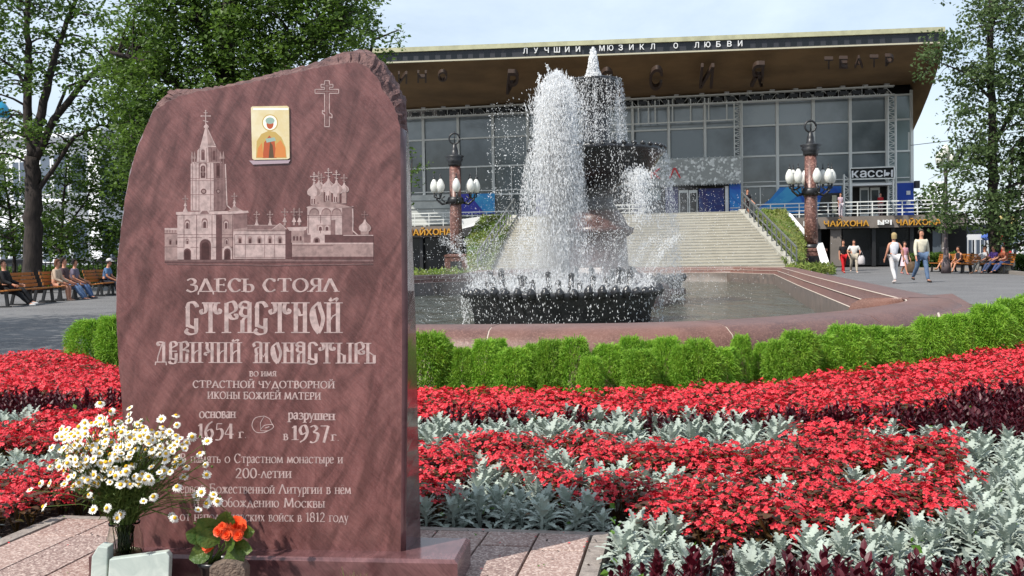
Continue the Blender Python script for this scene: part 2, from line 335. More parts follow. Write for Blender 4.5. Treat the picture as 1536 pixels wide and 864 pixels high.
stele = thing('memorial_stone', 'tall reddish brown memorial stone with engraved monastery, icon and gilt-pale Russian inscription', 'memorial', tuple(SA+(SB-SA)*.5-SNRM*.09))
fr = [(601, 833), (602.5, 640), (603, 500), (602, 340), (600, 190), (593, 162), (579, 142), (564, 114), (551, 100), (535, 93), (512, 95), (490, 99), (470, 103), (448, 108), (425, 113),
      (410, 117), (390, 121), (368, 125), (345, 129), (320, 134), (297, 137), (272, 143), (250, 154), (229, 168), (222, 185), (206, 222), (199, 245), (193, 268), (185, 318), (181, 350), (178, 377), (174.5, 420),
      (175, 470), (177, 520), (179, 556), (183, 594), (187, 680), (191, 822)]
md = [(609, 832), (611, 640), (612, 500), (611, 340), (609, 195), (607, 160), (596, 135), (578, 104), (562, 82), (541, 78), (516, 79), (492, 86), (470, 95), (446, 102), (424, 106),
      (409, 110), (389, 116), (366, 121), (342, 127), (318, 131), (285, 134), (254, 135), (243, 148), (229.5, 165), (221.5, 184), (205.5, 221), (198.5, 244), (192.5, 268), (184.5, 318), (180.5, 350), (177.5, 377), (174, 420),
      (174.5, 470), (176.5, 520), (178.5, 556), (182.5, 594), (186.5, 680), (190.5, 822)]
bk = [(631, 810), (627, 640), (624, 500), (618, 340), (613, 200), (609, 150), (598, 128), (580, 98), (556, 76), (537, 74), (514, 79), (492, 86), (470, 96), (446, 103), (424, 108),
      (409, 113), (389, 119), (366, 124), (342, 130), (318, 134), (290, 136), (262, 139), (252, 152), (236, 170), (230, 190), (214, 226), (207, 248), (200, 272), (192, 322), (188, 354), (185, 381), (182, 424),
      (182, 474), (184, 524), (186, 560), (190, 598), (194, 684), (198, 806)]
def dens(L, k=5):
    o = []
    for i in range(len(L)-1):
        for j in range(k): t = j/k; o.append((L[i][0]*(1-t)+L[i+1][0]*t, L[i][1]*(1-t)+L[i+1][1]*t))
    return o+[L[-1]]
rj = random.Random(5)
frd, mdd, bkd = dens(fr), dens(md), dens(bk)
n = len(frd); vs = []; m1 = []
for i in range(n):
    rough = 5*4 <= i <= 5*22+3; r3 = 5*23 < i < 5*36
    j = (lambda s: rj.uniform(-s, s)) if rough or r3 else (lambda s: 0)
    a = SPt(frd[i][0]+j(1.1), frd[i][1]+j(1.1)); b = SPt(mdd[i][0]+j(2), mdd[i][1]+j(1.6), -.06); b2 = SPt((mdd[i][0]+frd[i][0])/2+j(1.8), (mdd[i][1]+frd[i][1])/2+j(1.6), -.028+j(.012)); c = SPt(bkd[i][0]+j(1.5), bkd[i][1]+j(1.5), -.17)
    if not rough and i < 5*4: b = SPt(mdd[i][0], mdd[i][1], -.012); b2 = SPt(frd[i][0]*.45+mdd[i][0]*.55, mdd[i][1], -.005)
    if r3: b2 = SPt(frd[i][0]-.4+j(.6), frd[i][1], -.02); b = SPt(frd[i][0]+.2+j(.8), frd[i][1], -.06)
    vs += [a, b2, b, c]
mb = MB(); fs = []; mi = []
mb.add(vs, [tuple(4*i for i in range(n))], 0)
mb.f.append([4*i+3 for i in range(n)][::-1]); mb.m.append(0); mb.sm.append(False)
for i in range(n-1):
    side = i < 5*4
    for k in range(3):
        mb.f.append([4*i+k, 4*i+k+1, 4*(i+1)+k+1, 4*(i+1)+k]); mb.m.append(2 if side else (1 if i < 5*23 or k > 0 else 0)); mb.sm.append(side and k < 2)
mb.f.append([0, 4*(n-1), 4*(n-1)+1, 4*(n-1)+2, 4*(n-1)+3, 3, 2, 1]); mb.m.append(0); mb.sm.append(False)
o = mb.build('stone_slab', [STO, STOR, STOS], stele)
bm_ = o.data; bm_.flip_normals() if bm_.polygons[0].normal.dot(SNRM) < 0 else None

class Eng:
    """flat inlay on the stone face, drawn in photo pixels, every new shape a hair prouder"""
    def __init__(s, eps=2.5e-6, z0=.0004): s.mb = MB(); s.z = z0; s.e = eps
    def poly(s, pts, t=0): s.z += s.e; s.mb.add([SPt(x, y, s.z) for x, y in pts], [tuple(range(len(pts)))], t)
    def quads(s, qs, t=0):
        s.z += s.e
        for q in qs: s.mb.add([SPt(x, y, s.z) for x, y in q], [(0, 1, 2, 3)], t)
    def rect(s, x0, y0, x1, y1, t=0): s.poly([(x0, y0), (x1, y0), (x1, y1), (x0, y1)], t)
    def line(s, pts, w=1, t=0):
        for a, b in zip(pts[:-1], pts[1:]):
            L = math.hypot(b[0]-a[0], b[1]-a[1]) or 1; nx, ny = -(b[1]-a[1])/L*w/2, (b[0]-a[0])/L*w/2
            s.poly([(a[0]+nx, a[1]+ny), (b[0]+nx, b[1]+ny), (b[0]-nx, b[1]-ny), (a[0]-nx, a[1]-ny)], t)
    def cross(s, x, y, h, w=1.1, t=0):
        s.line([(x, y), (x, y-h)], w, t); s.line([(x-h*.32, y-h*.62), (x+h*.32, y-h*.62)], w, t); s.line([(x-h*.14, y-h*.85), (x+h*.14, y-h*.85)], w*.9, t); s.line([(x-h*.18, y-h*.3), (x+h*.18, y-h*.2)], w*.9, t)
        for dx, dy in ((-.32, -.62), (.32, -.62), (0, -1)): s.poly([(x+dx*h+1.1*math.cos(k), y+dy*h+1.1*math.sin(k)) for k in np.arange(0, 6.28, 1.05)], t)
    def arch(s, x, y, w, h, t=4):
        s.poly([(x-w/2, y), (x-w/2, y-h+w/2)]+[(x-w/2*math.cos(k*math.pi/8), y-h+w/2-w/2*math.sin(k*math.pi/8)) for k in range(1, 8)]+[(x+w/2, y-h+w/2), (x+w/2, y)], t)
    def dome(s, x, y, w, t=0):
        pr = [(.30, 0), (.46, -.12), (.5, -.3), (.42, -.48), (.25, -.62), (.1, -.78), (.04, -1.0)]
        L = [(x-a*w, y+b*w) for a, b in pr]; R_ = [(x+a*w, y+b*w) for a, b in pr][::-1]; s.poly(L+R_, t)
        s.poly([(x+a*w*.98, y+b*w) for a, b in pr]+[(x+a*w*.45, y+b*w) for a, b in pr[::-1]], t+1)
        s.line(R_, .9, 0)
    def done(s, name): return s.mb.build(name, ENG, stele)
E = Eng()
# ---- bell tower group (pixel drawing) ----
E.rect(247, 389, 560, 392, 2); E.rect(247, 392, 560, 394.5, 3)
E.rect(247, 343, 271, 390, 1); E.rect(247, 342, 271, 345, 0); E.rect(247, 350, 271, 351, 3)
for x in (250, 254, 258, 262, 266): E.rect(x, 345, x+1.6, 349, 2)
for x in (255.5, 265.5): E.arch(x, 367, 4.5, 8, 2); E.arch(x, 367, 2.2, 6, 4)
E.rect(247, 370, 271, 370.8, 3)
E.rect(266, 319, 324, 390, 0); E.rect(324, 319, 333, 390, 3); E.rect(333, 319, 371, 390, 1)
E.poly([(350, 319), (371, 319), (371, 341), (350, 344)], 2)
E.poly([(264, 322), (264, 318), (372, 316), (373, 319), (333, 322)], 0); E.line([(264, 323), (371, 321)], .8, 3)
for x in (276, 295, 318, 349): E.line([(x, 323), (x, 389)], .9, 3)
for y in (352, 356.5, 371): E.line([(266, y), (372, y)], .7, 3)
for x, y, w_, h_ in ((281, 343, 8, 14), (307, 342, 9, 15), (339, 343, 8, 14), (281, 366, 5, 8), (340, 366, 6, 9)): E.arch(x, y, w_, h_, 2); E.arch(x, y, w_*.72, h_*.8, 0); E.arch(x, y, w_*.5, h_*.65, 3)
E.poly([(296, 322), (307, 308), (318, 322)], 0); E.poly([(300, 321), (307, 311.5), (314, 321)], 2)
for x, w_, h_ in ((281, 11, 17), (308, 17, 31), (341, 10, 17)): E.arch(x, 389.5, w_+4, h_+3.5, 0); E.arch(x, 389.5, w_, h_, 3); E.arch(x, 389.5, w_*.7, h_*.85, 4)
E.line([(266, 390), (333, 390), (420, 387)], 1.4, 3)
# tower shaft
E.poly([(286, 316), (286, 246), (289, 243), (320, 243), (322, 316)], 0); E.poly([(321, 316), (321, 243), (337, 246), (339.5, 312), (336, 316)], 2)
E.line([(338, 246), (340.5, 308), (346, 313), (371, 318)], 1.6, 0)
for x in (288.5, 294, 298.5, 316): E.line([(x, 245), (x, 315)], .9, 2)
for x in (321, 327, 333): E.line([(x, 245), (x, 315)], .8, 3)
for y in (268, 271, 292): E.line([(286, y), (339, y)], .9, 2)
E.arch(304.5, 268, 13, 27, 2); E.arch(304.5, 268, 9.5, 23, 0); E.arch(304.5, 267, 7, 19, 3); E.line([(304.5, 250), (304.5, 264)], 1.2, 1); E.line([(301, 258), (308, 258)], 1, 1)
E.arch(327, 267, 6, 23, 3); E.arch(327, 264, 3.2, 16, 4)
for x, r in ((305.5, 4.2), (327.5, 3.4)): E.poly([(x+r*math.cos(k), 287+r*math.sin(k)) for k in np.arange(0, 6.2, .6)], 3); E.poly([(x+r*.6*math.cos(k), 287+r*.6*math.sin(k)) for k in np.arange(0, 6.2, .6)], 1)
# octagon and spire
E.poly([(295, 243), (296, 226), (302, 219), (312, 219), (313, 243)], 0); E.poly([(313, 243), (312, 219), (324, 220), (330, 228), (331, 243)], 2)
for x in (299, 310, 317, 325): E.line([(x, 222), (x, 243)], .8, 2 if x < 312 else 3)
E.arch(304.5, 240, 6, 16, 2); E.arch(304.5, 240, 3, 12, 3); E.arch(321, 240, 4, 14, 3)
E.line([(294, 243.5), (333, 243.5)], 1.6, 1)
for x in (288, 292, 331, 335): E.line([(x, 246), (x, 229)], 1.8, 1 if x < 300 else 2); E.poly([(x-2, 238), (x, 226), (x+2, 238)], 1)
E.poly([(301, 219), (307.5, 192), (310, 192), (312, 219)], 0); E.poly([(312, 219), (310, 192), (311.5, 192), (322.5, 218)], 1); E.line([(301, 219), (308, 192)], .8, 0); E.line([(323, 218), (311, 192)], .9, 0)
E.line([(300, 219.5), (324, 219.5)], 1.8, 0)
E.dome(309, 192, 7, 0); E.cross(308.5, 187, 21, 1.3, 0)
for x, y in ((278, 318), (351.5, 314)): E.line([(x, y), (x, y-14)], 3, 1); E.poly([(x-4, y), (x, y-9), (x+4, y)], 0); E.poly([(x-2.6, y-9), (x, y-14), (x+2.6, y-9)], 0); E.cross(x, y-13, 11, 1, 1)
E.poly([(341, 318), (351, 309), (363, 315)], 1)
# long wing
E.rect(350, 347, 428, 388, 0); E.line([(350, 345), (428, 345)], 2, 1); E.line([(371, 338), (428, 338)], 1.4, 1); E.poly([(371, 344), (371, 339), (428, 339), (428, 344)], 2)
E.line([(352, 352), (428, 352)], .8, 3); E.line([(352, 366.5), (428, 367)], .9, 3); E.line([(352, 386), (428, 386)], 1, 2)
for x in (360, 375, 389, 405, 420): E.arch(x, 365, 7, 11, 1); E.arch(x, 365, 4.6, 8.5, 2); E.arch(x, 365, 2.6, 6.5, 4)
for x in (352, 368, 397, 412): E.line([(x, 352), (x, 387)], .8, 2)
for x in (385, 405): E.line([(x, 338), (x, 328)], 3, 1); E.poly([(x-3.4, 338), (x, 330), (x+3.4, 338)], 0); E.cross(x, 329, 12, 1, 1)
E.poly([(408, 344), (420, 335), (430, 344)], 1); E.line([(408, 344), (420, 335), (430, 344)], 1, 0)
# ---- cathedral ----
for x in (427, 441, 449): E.line([(x, 338), (x, 327)], 3.2, 1); E.poly([(x-3.4, 333), (x, 325), (x+3.4, 333)], 0); E.cross(x, 326, 13, 1, 1)
E.rect(428, 344, 437, 388, 3); E.poly([(430, 341), (462, 340), (458, 346), (434, 346)], 0); E.rect(437, 346, 456, 364, 1); E.poly([(456, 346), (466, 341), (466, 364), (456, 364)], 2)
for x in (441, 446, 451): E.arch(x, 361, 3, 7, 3)
E.rect(461, 312, 513, 352, 0); E.rect(513, 312, 530, 352, 2); E.line([(460, 311), (513, 311), (530, 310)], 1.6, 0)
E.poly([(459, 310), (475, 304), (493, 301), (512, 305), (531, 311), (513, 312)], 1); E.line([(459, 310), (493, 301), (531, 311)], .9, 3)
for x in (471.5, 489.5, 505): E.arch(x, 322, 15, 10, 2); E.arch(x, 322, 12.6, 8, 1); E.line([(x-8.5, 322), (x-8.5, 350)], .9, 3)
E.line([(461, 323), (513, 323)], 1, 3); E.line([(461, 325.5), (513, 325.5)], .7, 2); E.rect(475, 336, 496, 346, 1); E.rect(475, 335, 496, 337, 0)
for x in (480.5, 490.5): E.arch(x, 346, 7, 8, 0); E.arch(x, 346, 4.4, 6, 3)
E.poly([(496, 330), (503, 330), (503, 352), (496, 352)], 2); E.line([(529, 313), (529.5, 330), (529, 346), (537, 353), (560, 353)], 1.7, 0)
E.rect(487, 352, 560, 364, 3); E.line([(515, 353), (560, 353)], 1.2, 0)
E.rect(466, 351, 487, 364, 0); E.arch(475, 364, 10, 8, 2); E.arch(475, 364, 5, 6, 4)
E.rect(438, 364, 560, 388, 1); E.line([(438, 365), (560, 365)], 1.6, 0); E.line([(438, 368.5), (560, 368.5)], .8, 3); E.rect(438, 385, 560, 389, 3); E.poly([(500, 366), (560, 366), (560, 385), (500, 385)], 1)
for x, y, w_, hd in ((482, 288, 15, 304), (478, 284, 14, 302), (516, 288, 14, 304)): E.rect(x-3.6, y-1, x+3.6, hd+1, 1); E.dome(x, y, w_, 0); E.cross(x, y-w_+1, 13, 1, 1)
for x, y, w_, hd in ((492.5, 286, 19, 302), (471, 294, 21, 307), (504.5, 290, 20, 304)):
    E.rect(x-w_*.24, y-1, x+w_*.24, hd, 0); E.rect(x+1, y-1, x+w_*.24, hd, 1)
    for k in (-.14, .02): E.arch(x+k*w_, hd-1, w_*.09, 8, 3)
    E.dome(x, y, w_, 0); E.cross(x, y-w_+1, 15, 1.15, 0)
E.rect(541, 345, 553, 352, 1); E.dome(547, 347, 18, 0); E.cross(547, 330, 13, .9, 2)
E.line([(412, 398), (560, 396)], 1.2, 2); E.line([(250, 396), (412, 398)], 1, 2)
E.done('engraved_monastery')
# ---- orthodox cross outline, bell ----
E = Eng()
cx, cy = 490.5, 0
O = [(-3.5, 121), (3.5, 121), (3.5, 126.5), (9, 126.5), (9, 131), (3.5, 131), (3.5, 134), (17.5, 134), (17.5, 140), (3.5, 140), (3.5, 169), (7.5, 172), (7.5, 177), (3.5, 175), (3.5, 190), (-3.5, 190), (-3.5, 172), (-7, 170), (-7, 165.5), (-3.5, 167.5), (-3.5, 140), (-18, 140), (-18, 134), (-3.5, 134), (-3.5, 131), (-9, 131), (-9, 126.5), (-3.5, 126.5), (-3.5, 121)]
E.line([(cx+a, b) for a, b in O], 1.25, 0); E.line([(cx, 124), (cx, 187)], .8, 1); E.line([(cx-15, 137), (cx+15, 137)], .8, 1); E.line([(cx-6.5, 128.8), (cx+6.5, 128.8)], .8, 1)
E.done('engraved_cross')
E = Eng()
E.line(cr([(396, 624), (383, 627), (378, 638), (384, 648), (396, 649)]), 1, 0); E.line(cr([(396, 624), (404, 628), (407, 634), (410, 639), (408, 643), (396, 649)]), 1, 0)
E.line(cr([(391, 644), (397, 638), (408, 637), (410, 641), (402, 646), (392, 646), (391, 644)]), 1, 0); E.line(cr([(396, 625), (391, 634), (391, 643)]), .9, 0); E.line([(398, 642), (404, 640)], 1.3, 0)
E.done('engraved_bell')
def inscription(txt, x0, x1, yb, cap, font=SER, TH=.17, th=.055, yb2=None, t=0, small=None, lows=None):
    yb2 = yb if yb2 is None else yb2; E = Eng(2.5e-6)
    lay = []; X = 0
    for ch in txt:
        sc = 1.0
        if lows and (ch.islower() or ch in '-.'): sc = lows
        wd, qs = glyph_quads(ch, font, TH/sc**.5, th/sc**.5); lay.append((X, sc, qs)); X += (wd+(.07 if font is SER else .0))*sc
    k = (x1-x0)/X
    for (ox, sc, qs) in lay:
        for st in qs:
            E.quads([[(x0+k*(ox+a*sc), yb+(yb2-yb)*(ox/X)-b*cap*sc) for a, b in q] for q in st], t)
    o = E.done('inscription_line')
    return o
inscription('ЗДЕСЬ СТОЯЛ', 279, 508, 437.5, 19.5, TH=.19, th=.07)
inscription('СТРАСТНОЙ', 276, 513, 499.5, 46, OLD, TH=.155, th=.045)
inscription('ДЕВИЧИЙ МОНАСТЫРЬ', 232, 566, 544, 31, OLD, TH=.15, th=.05, yb2=545.5)
inscription('ВО ИМЯ', 374, 415, 564.5, 7.5, TH=.2, th=.11)
inscription('СТРАСТНОЙ ЧУДОТВОРНОЙ', 289, 503, 581.5, 10.5, TH=.18, th=.09, yb2=582.5)
inscription('ИКОНЫ БОЖИЕЙ МАТЕРИ', 311, 482, 598, 10.5, TH=.18, th=.09, yb2=599.5)
inscription('основан', 299, 354, 627, 9.5, TH=.24, th=.12); inscription('разрушен', 432, 503, 628.5, 9.5, TH=.24, th=.12, yb2=630.5)
inscription('1654', 296, 353, 657, 21.5, TH=.2, th=.06); inscription('в', 284, 291, 657, 8, TH=.2, th=.1); inscription('г.', 358, 371, 657, 9, TH=.2, th=.1)
inscription('1937', 437, 495, 660, 21.5, TH=.2, th=.06); inscription('в', 425, 433, 660, 9, TH=.2, th=.1); inscription('г.', 497, 510, 661, 9, TH=.2, th=.1)
inscription('В память о Страстном монастыре и', 270, 515, 694, 13.5, TH=.15, th=.07, lows=.68, yb2=695)
inscription('200-летии', 353, 438, 717, 14.5, TH=.16, th=.07, lows=.7)
inscription('первой Божественной Литургии в нём', 262, 527, 739.5, 14, TH=.15, th=.07, lows=.68, yb2=741)
inscription('и освобождению Москвы', 290, 488, 760, 14, TH=.15, th=.07, lows=.68, yb2=761.5)
inscription('от наполеоновских войск в 1812 году', 270, 523, 781, 13.5, TH=.15, th=.07, lows=.7, yb2=783)
# ---- enamel picture: a plain stand-in (robed figure before a cream ground) ----
fb = MB(); q = [SPt(x, y, .0012) for x, y in ((377, 162), (379, 160), (431, 159), (434, 161), (435, 237), (432, 239), (382, 240), (379, 238))]
fb.prism(q, SNRM*.004); fr_ = fb.build('picture_plaque', mat('cream_enamel', srgb(226, 216, 186), .25, c2=srgb(214, 196, 150), scale=14), stele)
E = Eng(1e-5, .0054)
IC = [mat('enamel_%d' % i, srgb(*c), .3) for i, c in enumerate([(246, 242, 226), (176, 84, 50), (190, 160, 92), (150, 172, 160), (206, 130, 70), (92, 70, 48)])]
def blob(x, y, rx, ry, t, k=14): E.poly([(x+rx*math.cos(2*math.pi*i/k), y+ry*math.sin(2*math.pi*i/k)) for i in range(k)], t)
E.rect(379.5, 162, 432.5, 165, 0); blob(405, 184, 12, 12.5, 2, 20); blob(405, 184, 10.5, 11, 0, 20)
E.poly([(384, 237), (385, 212), (392, 201), (403, 196), (413, 198), (422, 206), (428, 220), (430, 237)], 2)
E.poly([(394, 237), (396, 214), (404, 203), (412, 212), (415, 237)], 1); E.poly([(403, 237), (405, 212), (409, 218), (411, 237)], 5)
E.poly([(412, 236), (414, 216), (421, 210), (428, 222), (429, 236)], 4); E.poly([(385, 236), (387, 222), (393, 214), (395, 236)], 4)
blob(405, 186, 5.4, 7.5, 1); blob(405, 181, 7, 5, 3); E.poly([(398, 208), (412, 206), (414, 211), (400, 214)], 3)
o = E.mb.build('picture_print', IC, stele)
# recess ledge under the plaque
lb = MB(); lb.prism([SPt(x, y, .0004) for x, y in ((374, 241), (436, 240), (433, 245), (380, 247))], SNRM*.003); lb.build('plaque_ledge', mat('polished_ledge', srgb(170, 150, 158), .2), stele)
# =============== plinth, paving, things in front of it ===============
SL_A = Vector((-.185, 3.105, 0)); SL_B = Vector((-1.40, 3.245, 0)); TU = (SL_A-SL_B).normalized(); TN = Vector((-TU.y, TU.x, 0))
def TPt(u, v, z): return SL_A+TU*u+TN*v+Vector((0, 0, z))
pl = MB(); wl = (SL_B-SL_A).length; zt = .1; ch_ = .012
lo_ = [TPt(-wl, 0, 0), TPt(0, 0, 0), TPt(0, .262, 0), TPt(-wl, .262, 0)]; m1_ = [p+Vector((0, 0, zt-ch_)) for p in lo_]
up_ = [TPt(-wl+ch_, ch_, zt-.002), TPt(-ch_, ch_, zt-.002), TPt(-ch_, .25, zt-.002), TPt(-wl+ch_, .25, zt-.002)]
pl.add(lo_+m1_+up_, [(3, 2, 1, 0), (8, 9, 10, 11)]+[(i, (i+1) % 4, 4+(i+1) % 4, 4+i) for i in range(4)]+[(4+i, 4+(i+1) % 4, 8+(i+1) % 4, 8+i) for i in range(4)])
PLM = mat('plinth_stone', srgb(86, 56, 58), .18, c2=srgb(112, 80, 80), scale=5, dist=2, lo=.3, hi=.8, stretch=(1, 1, 2), spec=.6)
streaks(PLM, .25); o = pl.build('stone_plinth', PLM); tag(o, 'low polished reddish plinth slab under the memorial stone', 'plinth')
jt = MB()
for a, b in ((SPt(190, 823, .002), SPt(601, 834, .002)),): jt.bar(a-Vector((0, 0, .0005)), b-Vector((0, 0, .0005)), .004, .004)
jt.bar(SPt(602, 834, .001), SPt(631, 811.5, -.168)+TU*.002, .004, .004)
jt.build('mortar_line', mat('white_mortar', (.6, .55, .52), .8), stele)
TILE = [mat('paving_granite_%d' % i, srgb(*c), .65, c2=srgb(*c2), scale=60, speck=srgb(186, 166, 156), sscale=160, bump=.25, bscale=90) for i, (c, c2) in enumerate([((150, 122, 112), (124, 98, 90)), ((142, 118, 110), (116, 94, 88)), ((158, 132, 122), (132, 108, 100))])]
CURB = mat('pale_curb_stone', srgb(150, 140, 132), .8, c2=srgb(120, 110, 104), scale=20, bump=.4)
pav = thing('paving', None, None, (-.6, 3.3, 0)); pav['kind'] = 'structure'; del_ = None
# tile axes: joints run toward (1030,385)
JD = Vector((.172, .985, 0)).normalized(); JU = Vector((JD.y, -JD.x, 0))
O0 = G(886, 803); rt = random.Random(3)
zt_ = -.001
def tile(u0, u1, v0, v1, m, g=.004, z=.0):
    b = MB(); j = lambda: rt.uniform(-.0015, .0015)
    dz = rt.uniform(-.0015, .0015)
    c = [O0+JU*(u0+g+j())+JD*(v0+g+j()), O0+JU*(u1-g+j())+JD*(v0+g+j()), O0+JU*(u1-g+j())+JD*(v1-g+j()), O0+JU*(u0+g+j())+JD*(v1-g+j())]
    lo = [p+Vector((0, 0, -.06)) for p in c]; md_ = [p+Vector((0, 0, z+dz-.003)) for p in c]; ce = sum(c, Vector())/4
    up = [p+(ce-p).normalized()*.004+Vector((0, 0, z+dz)) for p in c]
    b.add(lo+md_+up, [(3, 2, 1, 0), (8, 9, 10, 11)]+[(i, (i+1) % 4, 4+(i+1) % 4, 4+i) for i in range(4)]+[(4+i, 4+(i+1) % 4, 8+(i+1) % 4, 8+i) for i in range(4)])
    return b.build('paving_stone', m, pav)
tw = .196
for k in range(11):
    u1 = -k*tw; vv = -1.5+rt.uniform(0, .2)
    while vv < -.01:
        v1 = min(vv+.62, 0)
        if v1 > -.12: v1 = 0
        tile(u1-tw, u1, vv, v1, TILE[rt.randrange(3)], z=.003); vv = v1
for s_, uu in ((1, 0), (-1, -11*tw-.075)):
    vv = -1.5
    while vv < 0:
        v1 = min(vv+.7, 0); o = tile(uu+.004, uu+.072, vv, v1, CURB, z=.004); o.name = 'edging_stone'; vv = v1
o = tile(-11*tw-.07, .07, .0, .05, CURB, z=.0); o.name = 'edging_stone'
# =============== GROUND, BED AND BASIN PLAN ===============
IN_ = [(-3.7, 13.2), (-3.1, 10.6), (-1.9, 9.1), (-.85, 8.73), (.58, 8.5), (1.26, 8.53), (1.94, 8.76), (2.93, 9.5), (3.65, 10.25), (4.4, 11.3), (4.75, 12.1), (4.95, 13.2), (7.3, 24.5), (10.0, 37.0), (9.2, 41.5), (6, 43.5), (1.5, 44), (-1.0, 42.5), (-1.4, 33.6), (-2.7, 33.0), (-4.2, 30), (-5.6, 20)]
def smooth_loop(L, k=4):
    o = []; n = len(L)
    for i in range(n):
        p0, p1, p2, p3 = L[i-1], L[i], L[(i+1) % n], L[(i+2) % n]
        d = math.dist(p1, p2); kk = k if d < 4 else 2
        for j in range(kk):
            t = j/kk
            if d > 4 or p1[1] > 25: o.append((p1[0]+(p2[0]-p1[0])*t, p1[1]+(p2[1]-p1[1])*t))
            else: o.append(tuple(.5*(2*p1[c]+(-p0[c]+p2[c])*t+(2*p0[c]-5*p1[c]+4*p2[c]-p3[c])*t*t+(-p0[c]+3*p1[c]-3*p2[c]+p3[c])*t**3) for c in (0, 1)))
    return o
INS = smooth_loop(IN_); nI = len(INS)
def nrm2(L, i):
    n = len(L); a = Vector(L[i-1]); b = Vector(L[(i+1) % n]); d = (b-a).normalized(); return Vector((d.y, -d.x))
def offs(L, d): return [tuple(Vector(L[i])+nrm2(L, i)*d) for i in range(len(L))]
_n = nrm2(INS, 16)
OS = 1 if _n.y < 0 else -1
if OS < 0:
    _old = nrm2
    def nrm2(L, i): return -_old(L, i)
ASP = mat('asphalt', srgb(104, 103, 104), .9, c2=srgb(84, 83, 85), scale=.6, bump=.15, bscale=120, speck=srgb(120, 119, 118), sscale=60)
hole = offs(INS, .72)
poly_sheet('plaza', [(-300, -30), (300, -30), (300, 400), (-300, 400)], [hole], -.07, ASP)
# ---- flower-bed soil (one sheet just above the plaza) ----
tl = [(-300, 535), (0, 517), (115, 513), (150, 535), (400, 560), (625, 566), (900, 567), (1100, 559), (1250, 542), (1400, 525), (1536, 502), (1650, 484), (1850, 452)]
far = [G(x, y, .2) for x, y in tl]
bed_poly = [(p.x, p.y+.72) for p in far]
bed_poly = [(-9, far[0].y+.5)]+bed_poly+[(9.5, far[-1].y), (9.5, .8), (-9, .8)]
SOIL = mat('dark_soil', srgb(58, 44, 36), .95, c2=srgb(36, 27, 22), scale=25, bump=.9, bscale=60)
poly_sheet('soil', bed_poly, [], -.062, SOIL)
# ---- basin rim stones ----
GRA = [mat('rim_granite_%d' % i, srgb(*c), .45, c2=srgb(*c2), scale=3, speck=srgb(124, 92, 82), sscale=120, bump=.12, bscale=40) for i, (c, c2) in enumerate([((106, 74, 66), (88, 60, 54)), ((114, 80, 70), (94, 66, 58)), ((100, 72, 66), (84, 60, 56))])]
GRD = mat('basin_wall_stone', srgb(96, 84, 76), .5, c2=srgb(74, 66, 60), scale=4, bump=.15)
MORT = mat('pale_joint', srgb(186, 172, 160), .8)
prof = [(-.30, -.8), (-.30, .22), (-.16, .225), (-.155, .34), (-.02, .345), (.0, .44), (.05, .47), (.40, .47), (.52, .45), (.62, .39), (.68, .28), (.69, .12), (.78, .11), (.78, -.08)]
basin = thing('fountain_basin', 'big low fountain basin of reddish granite with rounded rim and stepped inner walls', 'basin', (2.5, 24, 0))
def sweep(L, i0, i1, prof, g0=0, g1=0):
    rows = []
    for i in range(i0, i1+1):
        ii = i % len(L); p = Vector(L[ii]); nn = nrm2(L, ii)
        t = Vector((-nn.y, nn.x))
        if i == i0: p = p+(Vector(L[(ii+1) % len(L)])-p).normalized()*g0
        if i == i1: p = p+(Vector(L[ii-1])-p).normalized()*g1
        rows.append([Vector((p.x+nn.x*d, p.y+nn.y*d, z)) for d, z in prof])
    return rows
def strip_mesh(rows, mats, mi=0, sm=True, cap=True):
    b = MB(); k = len(rows[0]); b.add([v for r in rows for v in r], [(i*k+j, (i+1)*k+j, (i+1)*k+j+1, i*k+j+1) for i in range(len(rows)-1) for j in range(k-1)], mi, sm)
    if cap: b.add(rows[0], [tuple(range(k))], mi); b.add(rows[-1], [tuple(range(k))[::-1]], mi)
    return b
cum = 0; i0 = 0; seg = 0; cuts = [0]
for i in range(1, nI+1):
    cum += math.dist(INS[i-1], INS[i % nI])
    if cum > 1.55: cuts.append(i); cum = 0
if cuts[-1] != nI: cuts.append(nI)
for a, b in zip(cuts[:-1], cuts[1:]):
    rows = sweep(INS, a, b, prof, .006, .006); o = strip_mesh(rows, GRA[seg % 3]).build('rim_stone', [GRA[seg % 3], GRD], basin); seg += 1
    for f in o.data.polygons:
        if f.center.z < .2 and abs(f.normal.z) < .5 and (f.index % (len(prof)-1)) == 0: f.material_index = 1
    jr = sweep(INS, a, a, [(d*.995, z-.004) for d, z in prof[1:]]); p = jr[0]; nn = nrm2(INS, a % nI); t = Vector((-nn.y, nn.x, 0))*.012
    jb = MB(); k = len(p); jb.add([v-t+Vector((0, 0, .0)) for v in p]+[v+t for v in p], [(j, j+1, k+j+1, k+j) for j in range(k-1)], 0); jb.build('joint', MORT, basin)
# pale edging lines along the steps
for (d, z) in ((-.155, .345), (-.29, .2275), (.01, .452)):
    ln = sweep(INS, 0, nI, [(d-.012, z-.006), (d-.01, z+.003), (d+.004, z+.003)]); strip_mesh(ln, MORT, cap=False).build('step_edge', MORT, basin)
# low seat block that meets the rim at the right corner
bl = MB(); top = [G(x, y, .40) for x, y in ((1362, 452), (1372, 444), (1432, 439.5), (1466, 458), (1448, 468), (1400, 477), (1383, 484), (1374, 470))]
bl.prism([Vector((p.x, p.y, -.06)) for p in top], (0, 0, .46)); o = bl.build('granite_block', GRA[0], basin); bevel(o, .09, 4)
a_, b_ = G(1401, 445, .403), G(1409, 476, .403); MB().bar(a_, b_, .02, .006).build('joint', MORT, basin)
